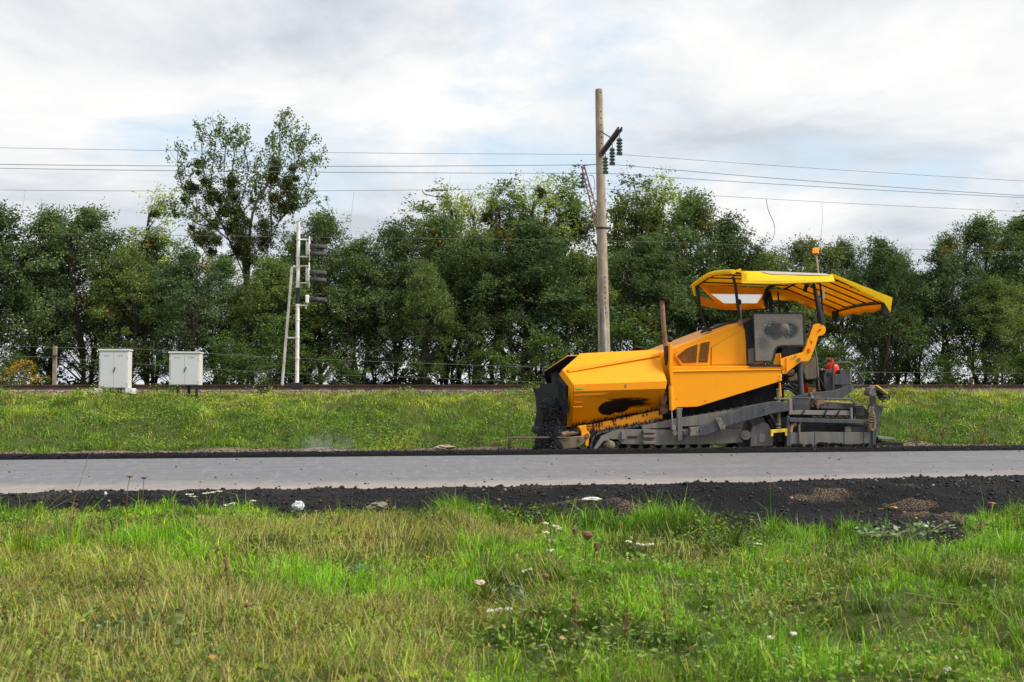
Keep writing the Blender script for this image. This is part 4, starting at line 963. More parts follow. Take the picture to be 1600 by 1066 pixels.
# paints
def yellow(name, base=(.95, .35, .0015), blobs=(), dust=.35, low=None, rough=.42):
    t = NT(name); n = t.noise(2.2, 5, .6)
    c = t.mix(n, tuple(x*.93 for x in base), base)
    dn = t.ramp(t.noise(5, 8, .72, t.map((1, 1, .55))), [(.56, 0.), (.84, dust*.8)])
    c = t.mix(dn, c, (.40, .20, .05))
    sp = t.ramp(t.noise(38, 3, .6), [(.70, 0.), (.76, 1.)]); spm = t.math('MULTIPLY', sp, t.ramp(t.noise(1.5, 3), [(.5, 0.), (.7, 1.)]))
    c = t.mix(spm, c, (.05, .03, .015))
    for b in blobs: c = t.mix(t.blob(*b), c, (.006, .005, .005))
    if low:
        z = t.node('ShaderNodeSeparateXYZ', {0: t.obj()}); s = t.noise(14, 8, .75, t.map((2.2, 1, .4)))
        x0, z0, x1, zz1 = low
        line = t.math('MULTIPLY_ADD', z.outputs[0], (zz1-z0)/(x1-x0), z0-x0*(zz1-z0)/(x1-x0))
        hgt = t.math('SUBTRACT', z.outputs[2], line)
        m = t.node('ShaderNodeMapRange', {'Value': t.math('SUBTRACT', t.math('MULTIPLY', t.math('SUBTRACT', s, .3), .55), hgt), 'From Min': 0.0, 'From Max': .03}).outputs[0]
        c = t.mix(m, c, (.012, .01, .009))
    return t.pbr(c, rough, 0, t.bump(t.noise(3, 2), .06, .03), .3)
a = rel(970, 637, YN+.2); b_ = rel(1000, 630, YN+.2)
M['yel'] = yellow('yellow_paint')
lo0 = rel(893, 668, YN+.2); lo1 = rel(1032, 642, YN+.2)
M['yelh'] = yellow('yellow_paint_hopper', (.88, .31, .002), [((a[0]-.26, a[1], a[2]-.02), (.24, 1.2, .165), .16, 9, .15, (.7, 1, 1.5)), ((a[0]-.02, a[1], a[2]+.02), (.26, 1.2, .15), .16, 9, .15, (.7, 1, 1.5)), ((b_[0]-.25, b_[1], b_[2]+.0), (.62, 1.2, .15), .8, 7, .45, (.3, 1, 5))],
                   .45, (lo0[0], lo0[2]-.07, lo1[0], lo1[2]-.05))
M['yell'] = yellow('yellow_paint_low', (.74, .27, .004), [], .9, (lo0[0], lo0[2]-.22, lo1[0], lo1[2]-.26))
def grey(name, col, dirtc, amt, rough=.6):
    t = NT(name); n = t.noise(3, 6, .65); st = t.noise(4.5, 7, .7, t.map((2.0, 1, .25)))
    c = t.mix(n, tuple(x*.75 for x in col), tuple(x*1.2 for x in col)); c = t.mix(t.ramp(st, [(.5-amt*.15, 0.), (.75, .9)]), c, dirtc)
    c = t.mix(t.ramp(t.noise(12, 6, .7), [(.6, 0.), (.7, .8)]), c, (.03, .028, .026))
    return t.pbr(c, rough, .1, t.bump(t.noise(25, 4), .2, .01), .4)
M['gry'] = grey('grey_steel', (.105, .113, .12), (.27, .215, .15), 1.2)
M['dgry'] = grey('dark_grey_steel', (.046, .057, .070), (.13, .11, .09), .6)
M['lgry'] = grey('worn_light_steel', (.19, .195, .20), (.24, .19, .14), .8)
M['lemon'] = simple('lemon_paint', (.80, .56, .01), .5, 0, .15, 6, dirt=(.3, .2, .05), dirt_amt=.2)
M['gry2'] = grey('screed_steel', (.105, .118, .13), (.24, .20, .15), 1.2)
M['dirty'] = grey('caked_steel', (.13, .105, .075), (.28, .22, .15), 1.0, .9)
M['blk'] = simple('black_rubber', (.014, .014, .015), .6, 0, .4, 7, .3, 40)
M['tar'] = simple('tarred_steel', (.007, .007, .008), .85, 0, .6, 5, .6, 25, dirt=(.03, .03, .033), dirt_amt=.3)
M['rust'] = simple('rusty_pipe', (.17, .085, .045), .75, .2, .4, 8, .3, 50, dirt=(.34, .2, .13), dirt_amt=.5)
M['red'] = simple('red_paint', (.62, .035, .015), .35, 0, .1, 5)
M['chrome'] = simple('cylinder_rod', (.5, .5, .52), .25, .9, .1, 5)
M['pink'] = simple('orange_rubber', (.55, .28, .16), .6, 0, .15, 5)
M['wood'] = simple('wooden_handle', (.42, .24, .12), .6, 0, .2, 8)

def plate(name, uvs, Y0, th, mat, par=pv, bevel=.006, both=False):
    pts = [W(u, v, Y0) for u, v in uvs]
    o = MB().prism(pts, (0, th, 0)).obj(name, mat, par, bevel=bevel)
    if both: MB().prism([mir(p) for p in pts], (0, -th, 0)).obj(name, mat, par, bevel=bevel)
    return o
def shell(name, pts, faces, mat, par=pv, th=.03, both=True, bevel=.004):
    ps = [W(*p) for p in pts]
    o = MB().add(ps, faces).obj(name, mat, par, solid=th, bevel=bevel)
    if both: MB().add([mir(p) for p in ps], [f[::-1] for f in faces]).obj(name, mat, par, solid=th, bevel=bevel)
    return o
def rod(name, a, b, r, mat, par=pv, n=10, r2=None): return MB().cyl(a, b, r, r2, n).obj(name, mat, par, smooth=True)

# --- hopper wings: a folded sheet, upper slope, fold, band, under slope
hw = [(907.3, 553.2, YN+.55), (1028, 547.3, YN+.55), (879, 578, YN+.20), (1029, 556, YN+.36), (896, 602.2, YN-.10), (1041.8, 596.8, YN-.10),
      (896.6, 612, YN-.10), (1040, 607.5, YN-.10), (893.3, 667, YN+.52), (1030, 640, YN+.50), (888.5, 580.5, YN+.30)]
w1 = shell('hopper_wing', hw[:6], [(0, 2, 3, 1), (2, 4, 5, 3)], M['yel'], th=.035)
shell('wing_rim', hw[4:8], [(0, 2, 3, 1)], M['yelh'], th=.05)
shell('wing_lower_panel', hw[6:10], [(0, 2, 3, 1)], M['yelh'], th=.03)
shell('wing_ridge', [(886.8, 576.5, YN+.14), (1029.4, 551.5, YN+.33), (1029.4, 556.8, YN+.30), (888.5, 582, YN+.12)], [(0, 3, 2, 1)], M['yel'], th=.05)
plate('wing_gusset', [(897, 611.5), (965, 611), (940, 617.5), (897, 619)], YN-.07, .10, M['yel'], bevel=.01)
for x0, x1, y in ((430, 522, 517), (430, 505, 552), (425, 505, 594)):
    u0, v0 = z1(x0, y-4); u1, v1 = z1(x1, y+5); plate('wing_rib', [(u0, v0), (u1, v0), (u1, v1), (u0, v1)], YN-.0, .06, M['yelh'])
plate('warning_sticker', [z1(447, 425), z1(520, 425), z1(520, 441), z1(447, 441)], YN-.135, .006, simple('sticker', (.35, .38, .05), .5, 0, .7, 60), bevel=0)
plate('lifting_eye', [z1(878, 396), z1(892, 396), z1(892, 422), z1(878, 422)], YN-.135, .02, M['lgry'], bevel=.003)
# front edge of the wings and the inside of the hopper, coated black
shell('wing_front_edge', [(879, 578, YN+.19), (896, 602, YN-.10), (896, 612, YN-.10), (893, 667, YN+.52), (886, 667, YN+.56), (888.5, 604, YN+.05), (874, 585, YN+.30)], [(0, 1, 5, 6), (1, 2, 3, 4, 5)], M['yel'], th=.02, both=False)
MB().add([mir(W(*p)) for p in [(879, 578, YN+.19), (896, 602, YN-.10), (896, 612, YN-.10), (893, 667, YN+.52), (886, 667, YN+.56), (888.5, 604, YN+.05), (874, 585, YN+.30)]], [(0, 1, 5, 6)[::-1], (1, 2, 3, 4, 5)[::-1]]).obj('wing_front_edge', M['tar'], pv, solid=.025)
shell('hopper_side', [(886, 582, YN+.32), (1028, 553, YN+.60), (1028, 640, YN+.62), (886, 670, YN+.64)], [(0, 3, 2, 1)], M['tar'], th=.04)
shell('hopper_inner_slope', [(907, 554, YN+.62), (1026, 549, YN+.62), (1038, 597, YN-.03), (893, 603, YN-.03), (876, 579.5, YN+.25)], [(0, 4, 3, 2, 1)], M['tar'], th=.03)
fl = [rel(874, 660, YN)[0]+ROOT.x, rel(1035, 650, YN)[0]+ROOT.x]
MB().box(((fl[0]+fl[1])/2, YC, .42), (fl[1]-fl[0], 2.0, .10)).obj('hopper_floor', M['tar'], pv)
MB().prism([W(1020, 560, YN+.5), W(1030, 560, YN+.5), W(1030, 660, YN+.5), W(1020, 660, YN+.5)], (0, 1.7, 0)).obj('hopper_rear_wall', M['tar'], pv)
# rubber apron of the hopper front: curved dark plates left of the wing
shell('hopper_flap', [(869, 592, YN+.30), (884, 604, YN+.10), (888, 640, YN+.12), (876, 668, YN+.3), (868, 664, YN+.42), (876, 640, YN+.34), (873, 610, YN+.32)], [(0, 1, 6), (1, 2, 5, 6), (2, 3, 4, 5)], M['tar'], th=.035, both=False)
shell('hopper_apron', [(845, 600, YF-.5), (874, 598, YN+.45), (875, 660, YN+.45), (846, 660, YF-.5)], [(0, 3, 2, 1)], M['tar'], th=.05, both=False)
MB().prism([W(831, 604, YF-.15), W(838, 607, YF-.15), W(846, 606, YF-.2), W(848, 640, YF-.3), (W(850, 668, YF-.35)), W(834, 669, YF-.2), W(838, 640, YF-.2), W(836, 618, YF-.15)], (0, -.12, 0)).obj('torn_rubber_flap', M['blk'], pv, bevel=.02)
# the heap of asphalt spilling out of the hopper
heap = thing('asphalt_heap', 'black heap of steaming asphalt spilling out of the front of the hopper', 'asphalt', tuple(W(858, 704, YC-.4)))
heap.location.z = -.19
def lump(prof, name, seed):
    """heap built from stacked uneven rings: (u, v, half width px, Y centre, half depth m)"""
    vs = []; n = 40
    for j, (u, v, hw_, yc, hd) in enumerate(prof):
        c = W(u, v, yc); a_ = hw_/FPX*yc
        for i in range(n):
            th = 2*math.pi*i/n; k = 1+.26*(N1.one(np.array(i*.37+seed), np.array(j*.5))-.5)+.30*(N2.one(np.array(i*1.1+seed), np.array(j*1.3))-.5)
            vs.append((c.x+a_*math.cos(th)*k, yc+hd*math.sin(th)*k, c.z+(N3.one(np.array(i*.9), np.array(j*.9+seed))-.5)*.06))
    m = len(prof); fs = [(j*n+i, j*n+(i+1) % n, (j+1)*n+(i+1) % n, (j+1)*n+i)[::-1] for j in range(m-1) for i in range(n)]
    fs += [tuple(range(n)), tuple(range((m-1)*n, m*n))[::-1]]
    return MB().add(vs, fs).obj(name, M['asphalt'], heap, sub=1, smooth=True)
hp = [(861, 622, 5, YC-.3, .4), (861, 627, 11, YC-.3, .6), (861, 636, 14, YC-.35, .75), (862, 648, 13, YC-.4, .75), (863, 660, 11, YC-.5, .7), (858, 672, 13, YC-.6, .7), (855, 684, 14, YC-.6, .8), (857, 696, 19, YC-.6, 1.0), (860, 712, 28, YC-.6, 1.1)]
hp2 = []
for j in range(len(hp)-1):
    for s in range(3):
        f = s/3; hp2.append(tuple(a_*(1-f)+b2*f for a_, b2 in zip(hp[j], hp[j+1])))
hp2.append(hp[-1]); lump(hp2, 'heap_body', 3)
n = 2600; th = RNG.random(n)*6.283; jj = RNG.random(n)*(len(hp)-1.01); P = []
for a_, j in zip(th, jj):
    k = int(j); f = j-k; q = [x*(1-f)+y*f for x, y in zip(hp[k], hp[k+1])]; c = W(q[0], q[1], q[3]); P.append((c.x+q[2]/FPX*q[3]*math.cos(a_)*.99, q[3]+q[4]*math.sin(a_)*.99, c.z))
S = .02+.035*RNG.random(n)**2; g = (.008+.05*RNG.random(n)**2)[:, None]
o = chunks('heap_crumbs', np.array(P)-np.array(heap.location)[None], S, g*np.array([[1, 1, 1.15]]), M['chunk']); o.parent = heap; o['kind'] = 'stuff'

# --- push beam, rollers, guide rod
plate('push_beam', [z7(400, 860), z7(560, 850), z7(720, 800), z7(830, 790), z7(950, 810), z7(960, 830), z7(860, 930), z7(780, 970), z7(520, 1000), z7(430, 990)], YN+.05, .22, M['dirty'], bevel=.02)
MB().box((W(872, 690, YN).x, YC, .0), (.18, 2.3, .26)).obj('push_beam', M['dirty'], pv, bevel=.02)
for y0 in (YN+.25, YN+1.35):
    MB().cyl((W(862, 678, YN).x, y0, W(862, 679, YN).z), (W(862, 678, YN).x, y0+.85, W(862, 679, YN).z), .09, n=18).obj('push_roller', M['tar'], pv, smooth=True)
for u0, u1, r, m_ in ((864, 880, .05, 'gry'), (879, 889, .055, 'rust'), (888, 904, .04, 'dirty')): rod('roller_shaft', W(u0, 681-(u0-864)*.12, YN+.12), W(u1, 680-(u1-864)*.12, YN+.12), r, M[m_], n=14)
mb = MB(); rnd_ = random.Random(4)
for i in range(26):
    c = W(rnd_.uniform(866, 905), rnd_.uniform(672, 684), YN+rnd_.uniform(.1, .4)); mb.ball(c, rnd_.uniform(.04, .09), (1.3, 1, .6), 7, 5)
mb.obj('caked_asphalt', M['tar'], pv)
gr = MB(); gr.tube([W(790, 703, YN), W(790, 684.5, YN), W(800, 684, YN), W(890, 683.8, YN+.02)], .018, 8); gr.obj('guide_rod', simple('pale_rod', (.13, .085, .06), .6), pv, smooth=True)
plate('front_bracket', [z7(800, 640), z7(935, 620), z7(930, 690), z7(975, 740), z7(995, 780), z7(970, 830), z7(965, 930), z7(940, 955), z7(915, 930), z7(910, 820), z7(860, 800), z7(850, 710)], YN+.08, .06, M['yel'], bevel=.012)
rod('pin', W(*z7(945, 783), YN+.03), W(*z7(945, 783), YN+.2), .05, M['rust'])
rod('pin', W(*z7(838, 838), YN+.02), W(*z7(838, 838), YN+.2), .045, M['dirty'])
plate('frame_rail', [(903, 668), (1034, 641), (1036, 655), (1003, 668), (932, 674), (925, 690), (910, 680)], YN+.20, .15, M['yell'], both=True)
mb = MB(); rnd_ = random.Random(21)
for i in range(20):
    f_ = rnd_.random(); c_ = W(912+f_*122, 664-f_*25+.5, YN+.195); l_ = rnd_.uniform(.02, .13); mb.box(c_-Vector((0, 0, l_/2)), (rnd_.uniform(.012, .035), .012, l_))
mb.obj('tar_drips', M['tar'], pv)['kind'] = 'stuff'
plate('frame_lip', [z7(920, 640), z7(1110, 630), z7(1110, 640), z7(940, 655)], YN+.12, .05, M['blk'])

# --- crawler tracks
def track_side(sgn):
    f = (lambda p: Vector(p)) if sgn > 0 else mir
    a_ = W(945, 697, YN+.1); rb = W(1176, 676, YN+.1); ra = .29; rB = .56
    zb_ = ROOT.z+.03; a_.z = zb_+ra; rb.z = zb_+rB
    # outline of the belt: two circles and their tangents
    d = math.hypot(rb.x-a_.x, rb.z-a_.z); base = math.atan2(rb.z-a_.z, rb.x-a_.x); off_ = math.acos((ra-rB)/d)
    pts = []
    t0 = base+off_
    for i in range(15):
        t_ = t0+(R(270)-t0)*i/14; pts.append((a_.x+ra*math.cos(t_), a_.z+ra*math.sin(t_)))
    for i in range(19):
        t_ = R(-90)+(t0+R(90))*i/18 if False else R(-90)+(t0-R(-90))*i/18; pts.append((rb.x+rB*math.cos(t_), rb.z+rB*math.sin(t_)))
    # walk evenly
    seg = [(pts[i], pts[(i+1) % len(pts)]) for i in range(len(pts))]; L = [math.dist(*s) for s in seg]; tot = sum(L); np_ = int(tot/.165)
    y0 = YN+.12 if sgn > 0 else 2*YC-YN-.12-.36
    inner = MB(); n = len(pts); vs = []
    cxm = (a_.x+rb.x)/2
    for k, (x, z) in enumerate(pts):
        px0, pz0 = pts[k-1]; px1, pz1 = pts[(k+1) % n]; tx, tz = px1-px0, pz1-pz0; l = math.hypot(tx, tz)+1e-9; nx, nz = tz/l, -tx/l
        for dd, yy_ in ((-.015, y0+.08), (-.015, y0+.28), (-.075, y0+.28), (-.075, y0+.08)):
            sg_ = 1 if True else -1
            cx2, cz2 = (a_.x*.5+rb.x*.5, a_.z*.5+rb.z*.5)
            s_ = 1 if (nx*(x-cx2)+nz*(z-cz2)) > 0 else -1
            vs.append((x+nx*s_*dd, yy_, z+nz*s_*dd))
    fs = [(k*4+j, k*4+(j+1) % 4, ((k+1) % n)*4+(j+1) % 4, ((k+1) % n)*4+j) for k in range(n) for j in range(4)]
    chain = inner.add(vs, fs).obj('track_chain', M['blk'], pv)
    padm = MB().box((0, 0, 0), (.145, .36, .035)); padm.box((0, 0, .025), (.03, .36, .03)); pad = padm.obj('track_pad', M['dgry'], chain, bevel=0)
    pad.data.transform(Matrix.Translation(wloc(chain)))
    s = 0; i = 0; acc = 0
    for k in range(np_):
        target = tot*(k+.5)/np_
        while acc+L[i] < target: acc += L[i]; i += 1
        f_ = (target-acc)/L[i]; (xa, za), (xb, zb2) = seg[i]; x = xa+(xb-xa)*f_; z = za+(zb2-za)*f_; th_ = math.atan2(zb2-za, xb-xa)
        o = pad if k == 0 else pad.copy()
        if k: C.objects.link(o); o.parent = chain
        o.location = Vector((x, y0+.18, z))-wloc(chain); o.rotation_euler = (0, -th_+math.pi, 0)
    return a_, rb, y0
a_, rb, y0 = track_side(1); track_side(-1)
MB().lathe((a_.x, y0+.09, a_.z), [(.05, 0), (.19, 0), (.2, .03), (.2, .2), (.05, .2)], 24, (0, 1, 0)).obj('idler_wheel', M['dgry'], pv, smooth=True)
mb = MB(); mb.lathe((rb.x, y0+.09, rb.z), [(.05, 0), (.42, 0), (.43, .03), (.43, .2), (.05, .2)], 32, (0, 1, 0)); mb.obj('drive_sprocket', M['dgry'], pv, smooth=True)
for i in range(10):
    c = W(975+i*20.5, 700, YN+.05); c.z = ROOT.z+.17; MB().lathe(c, [(.03, -.03), (.06, -.02), (.085, .0), (.085, .22), (.03, .22)], 14, (0, 1, 0)).obj('track_roller', M['lgry'], pv, smooth=True)
for i in range(10):
    c = mir(W(975+i*20.5, 700, YN+.05)); c.z = ROOT.z+.17; MB().lathe(c, [(.03, -.03), (.06, -.02), (.085, .0), (.085, .22), (.03, .22)], 14, (0, -1, 0)).obj('track_roller', M['lgry'], pv, smooth=True)
plate('track_frame', [z1(660, 860), z1(740, 822), z1(820, 796), z1(1030, 792), z1(1300, 795), z3(880, 760), z3(885, 950), z3(640, 965), z1(1160, 930), z1(850, 920), z1(820, 880), z1(760, 878)], YN+.02, .12, M['gry'], both=True)
plate('track_frame_upper', [z1(1030, 790), z1(1030, 762), z1(1290, 705), z3(290, 705), z3(880, 620), z3(880, 757)], YN+.05, .10, M['gry'], both=True)
plate('frame_seam', [z3(0, 812), z3(885, 806), z3(885, 811), z3(0, 817)], YN+.012, .012, M['blk'], bevel=0)
for v0, v1 in ((672, 677), (680, 684), (690, 694)): plate('frame_rib', [(1005, v0), (1025, v0), (1025, v1), (1005, v1)], YN-.06, .12, M['gry'])
plate('frame_slot', [z1(905, 848), z1(985, 848), z1(985, 872), z1(905, 872)], YN+.012, .02, M['blk'], bevel=0)
plate('frame_lug', [z1(850, 810), z1(882, 810), z1(882, 880), z1(850, 880)], YN-.02, .05, M['lgry'], both=True)
plate('drive_cover', [z3(960, 990), z3(958, 860), z3(980, 795), z3(1090, 748), z3(1135, 770), z3(1195, 900), z3(1175, 990)], YN+.01, .10, M['gry'], both=True, bevel=.01)
plate('drive_hatch', [z3(1045, 868), z3(1105, 868), z3(1120, 905), z3(1090, 950), z3(1042, 950)], YN-.005, .02, M['lgry'])
rod('hub', W(*z3(912, 878), YN-.06), W(*z3(912, 878), YN+.1), .105, M['gry'], n=24)
for dx in (-12, 14): rod('hub_bolt', W(*z3(912+dx, 878), YN-.08), W(*z3(912+dx, 878), YN), .02, M['lgry'])
mb = MB(); mb.cyl(W(*z3(1005, 735), YN+.08), W(*z3(1005, 735), YN+.4), .13, n=20); mb.obj('drive_motor', M['dgry'], pv, smooth=True)
plate('scraper_arm', [z1(600, 965), z1(665, 865), z1(720, 850), z1(745, 885), z1(690, 895), z1(630, 968)], YN-.06, .05, M['lgry'])
MB().ball(W(*z1(740, 930), YN+.02), .13, (1, .5, .8), 14, 10).obj('roller_cap', M['dirty'], pv, smooth=True)

# --- chassis core: dark inner box placed to block light through the body
MB().prism([W(1030, 590, YN+.5), W(1225, 590, YN+.5), W(1225, 660, YN+.5), W(1150, 690, YN+.5), W(960, 690, YN+.5), W(960, 668, YN+.5)], (0, YF-YN-1.0, 0)).obj('chassis', M['tar'], pv)

# --- body
plate('side_panel', [z3(198, 212), z3(1250, 195), z3(1268, 345), z3(440, 600), z3(225, 608)], YN-.02, .06, M['yel'], both=True, bevel=.01)
shell('panel_shoulder', [(*z3(198, 206), YN+.16), (*z3(1246, 190), YN+.16), (*z3(1262, 238), YN-.045), (*z3(200, 258), YN-.045)], [(0, 3, 2, 1)], M['yel'], th=.02)
for x, y in ((230, 525), (1240, 305), (905, 545), (515, 545), (1230, 340)): rod('panel_bolt', W(*z3(x, y), YN-.03), W(*z3(x, y), YN), .012, M['dgry'])
Yh0, Yh1 = YN+.16, YF-.16
plate('engine_hood', [(1047, 545), (1154, 504.5), (1162, 506.5), (1169.5, 571.5), (1050, 573.5)], Yh0, Yh1-Yh0, M['yel'], bevel=.03)
# nose in front of the hood, rounded, catching the sky
nz = [(1029, 551), (1040, 546.5), (1051, 545), (1052, 600), (1044, 604), (1038, 590), (1030, 566)]
plate('engine_nose', nz, YN+.28, YF-YN-.56, M['yel'], bevel=.04)
plate('hood_seam', [z3(572, 20), z3(913, -178), z3(922, 190), z3(569, 193)], Yh0-.006, .01, M['blk'], bevel=0)
plate('hood_door', [z3(578, 20), z3(910, -175), z3(918, 187), z3(575, 190)], Yh0-.014, .016, M['yel'], bevel=.004)
fr = [z2(130, 690), z2(230, 655), z2(298, 640), z2(288, 806), z2(105, 808), z2(60, 745), z2(75, 712)]
plate('vent_frame', fr, Yh0-.03, .032, M['yel'], bevel=.006)
vdm = simple('vent_dark', (.13, .052, .006), .6, 0, .5, 6); vgm = simple('vent_grille', (.30, .12, .01), .6, 0, .2, 5)
def vent(poly):
    o = plate('vent_opening', poly, Yh0-.036, .008, vdm, bevel=0)
    us = [p[0] for p in poly]; vs_ = [p[1] for p in poly]; g_ = MB(); npol = len(poly)
    def span(val, axis):
        xs_ = []
        for i in range(npol):
            p, q = poly[i], poly[(i+1) % npol]
            if (p[axis]-val)*(q[axis]-val) < 0: f_ = (val-p[axis])/(q[axis]-p[axis]); xs_.append(p[1-axis]+f_*(q[1-axis]-p[1-axis]))
        return sorted(xs_)
    u = min(us)+1.5
    while u < max(us)-.5:
        s = span(u, 0)
        if len(s) == 2: g_.cyl(W(u, s[0], Yh0-.042), W(u, s[1], Yh0-.042), .0045, n=4)
        u += 2.1
    v = min(vs_)+1.5
    while v < max(vs_)-.5:
        s = span(v, 1)
        if len(s) == 2: g_.cyl(W(s[0], v, Yh0-.045), W(s[1], v, Yh0-.045), .0045, n=4)
        v += 2.1
    g = g_.obj('grille', vgm, o); g['kind'] = 'stuff'
    return o
v1_ = vent([z2(140, 692), z2(211, 664), z2(203, 786), z2(115, 788), z2(76, 742)])
vent([z2(232, 658), z2(291, 646), z2(276, 784), z2(216, 785)])
MB().lathe(W(*z2(127, 760), Yh0-.04), [(.02, 0), (.06, 0), (.07, .02), (.2, .025), (.2, .03)], 20, (0, 1, 0)).obj('fan_cover', simple('fan_cover_orange', (.42, .17, .01), .6), v1_, smooth=True)
mb = MB(); mb.tube([W(*z2(230, 590), Yh0+.2), W(*z2(470, 508), Yh0+.2), W(*z2(500, 500), Yh0+.2)], .022, 8); mb.obj('hood_rail', M['blk'], pv)
MB().box(W(*z2(270, 570), Yh0+.5), (.14, .3, .07)).obj('hood_latch_box', M['blk'], pv)
# side post at the front of the body, cylinder and leg
plate('front_post', [(1046.5, 537), (1050, 535), (1051.5, 573), (1057, 640), (1051, 640), (1046, 575)], YN-.04, .10, M['yel'], bevel=.008)
rod('lift_cylinder', W(1047.7, 603, YN-.06), W(1049.5, 641, YN-.06), .05, M['yel'], n=16)
rod('cylinder_cap', W(1047.3, 599, YN-.06), W(1047.7, 604, YN-.06), .035, M['rust'], n=12)
rod('cylinder_rod', W(1049.5, 641, YN-.06), W(1051, 663, YN-.06), .02, M['chrome'])
plate('cylinder_lug', [z1(1288, 755), z1(1325, 755), z1(1328, 800), z1(1290, 800)], YN-.12, .1, M['lgry'], bevel=.01)
rod('cylinder_pin', W(*z1(1318, 823), YN-.14), W(*z1(1318, 823), YN), .05, M['lgry'], n=16)
plate('support_leg', [z1(1330, 605), z1(1386, 605), z1(1378, 640), z1(1385, 893), z1(1342, 893), z1(1336, 640)], YN-.13, .09, M['gry'], bevel=.012)
mb = MB(); rnd_ = random.Random(9)
for i in range(5):
    x = 1195+i*12; mb.tube([W(*z1(1240+rnd_.uniform(-8, 8), 460), YN+.1), W(*z1(x, 530), YN+.05), W(*z1(1215+rnd_.uniform(-15, 25), 570), YN+.05), W(*z1(1245, 620), YN+.15)], .014, 6, 5)
mb.obj('hydraulic_hose', M['rust'], pv)
plate('mount_block', [z1(1190, 580), z1(1260, 580), z1(1265, 640), z1(1215, 665), z1(1190, 640)], YN+.12, .2, M['rust'], bevel=.02)
plate('arm_mount', [z3(297, 832), z3(358, 832), z3(358, 882), z3(300, 882)], YN-.10, .12, M['gry'], bevel=.01)
# exhaust
ex = YN+.55
MB().tube([W(1034.5, 470, ex), W(1037, 510, ex), W(1040.5, 545, ex)], .052, 14).obj('exhaust_pipe', M['rust'], pv, smooth=True)
MB().lathe(W(1038.8, 467.5, ex), [(.03, -.07), (.08, -.02), (.135, .0), (.135, .015), (.03, .03)], 18).obj('exhaust_cap', M['blk'], pv, smooth=True)
MB().tube([W(1041, 541, ex-.4), W(1042, 558, ex-.42), W(1040.5, 571, ex-.45)], [.065, .06, .02], 14).obj('exhaust_base', simple('dark_red_steel', (.05, .02, .015), .6), pv, smooth=True)
MB().ball(W(1047, 530.5, YN+.1), .065, (1, 1, 1), 12, 8).obj('work_lamp', M['blk'], pv, smooth=True)
MB().ball(W(997, 543.5, YN+.9), .06, (1.6, 1, .5), 10, 6).obj('grab_knob', M['blk'], pv, smooth=True)

# --- cabin block, weather screen
plate('console_block', [(1163, 505), (1176, 496), (1178, 571), (1170, 571)], YN+.12, 2.4, M['blk'], bevel=.01)
plate('console_panel', [(1170, 545), (1178, 544), (1180, 569), (1171, 569)], YN+.06, .08, M['gry'], bevel=.01)
plate('operator_floor', [(1172, 569.5), (1222, 569.5), (1222, 573), (1172, 573)], YN-.05, YF-YN+.1, M['blk'], bevel=.006)
gp_ = [(235, 162), (920, 162), (945, 180), (952, 205), (972, 632), (640, 634), (590, 645), (560, 680), (535, 800), (520, 835), (490, 855), (265, 855)]
gi = [(250, 182), (905, 182), (922, 190), (929, 212), (947, 608), (640, 612), (575, 628), (540, 670), (512, 800), (500, 822), (480, 830), (272, 832)]
Yg = YN-.08
fm = MB(); n = len(gp_); vo = [W(*zb(*p), Yg) for p in gp_]; vi = [W(*zb(*p), Yg) for p in gi]; d_ = Vector((0, .035, 0))
fm.add(vo+vi+[p+d_ for p in vo]+[p+d_ for p in vi], [(i, (i+1) % n, n+(i+1) % n, n+i) for i in range(n)]+[(2*n+i, 3*n+i, 3*n+(i+1) % n, 2*n+(i+1) % n) for i in range(n)]
       + [(i, 2*n+i, 2*n+(i+1) % n, (i+1) % n) for i in range(n)]+[(n+i, n+(i+1) % n, 3*n+(i+1) % n, 3*n+i) for i in range(n)])
scr = fm.obj('weather_screen', M['blk'], pv, bevel=.004)
t = NT('dusty_pane')
def wipe(cx_, cy_, rx_, ry_, w=.3, ns=3.5, soft=.5): 
    c = rel(*zb(cx_, cy_), Yg); return t.blob((c[0], c[1], c[2]), (rx_/8.88/FPX*20.8, 5, ry_/8.88/FPX*20.8), w, ns, soft)
w1_ = wipe(540, 410, 215, 180); w2_ = wipe(735, 410, 190, 160, .25, 3); w3_ = wipe(380, 580, 140, 160, .45, 3, .8); w4_ = wipe(870, 225, 90, 60, .3, 4, .8)
cl = t.math('MAXIMUM', t.math('MAXIMUM', w1_, w2_), t.math('MAXIMUM', t.math('MULTIPLY', w3_, .55), t.math('MULTIPLY', w4_, .5)))
dust = t.math('SUBTRACT', t.math('MULTIPLY_ADD', t.noise(7, 6, .65), .26, .58), t.math('MULTIPLY', cl, .80), clamp=True)
fine_ = t.noise(60, 4, .8)
dc = t.mix(t.noise(3.5, 6, .65), (.27, .235, .20), (.44, .385, .325)); dc = t.mix(t.ramp(fine_, [(.35, .5), (.6, 0.)]), dc, (.12, .115, .11))
df = t.node('ShaderNodeBsdfDiffuse', {'Color': dc}); tl = t.node('ShaderNodeBsdfTranslucent', {'Color': dc}); ds = t.node('ShaderNodeMixShader', {0: .35}); t.l.new(df.outputs[0], ds.inputs[1]); t.l.new(tl.outputs[0], ds.inputs[2])
tp = t.node('ShaderNodeBsdfTransparent', {'Color': (.8, .82, .82)}); mx = t.node('ShaderNodeMixShader', {0: dust}); t.l.new(tp.outputs[0], mx.inputs[1]); t.l.new(ds.outputs[0], mx.inputs[2])
gl = t.node('ShaderNodeBsdfGlossy', {'Color': (1, 1, 1), 'Roughness': .12}); m2 = t.node('ShaderNodeMixShader', {0: t.math('MULTIPLY_ADD', t.node('ShaderNodeLayerWeight', {'Blend': .3}).outputs['Fresnel'], .4, .02)})
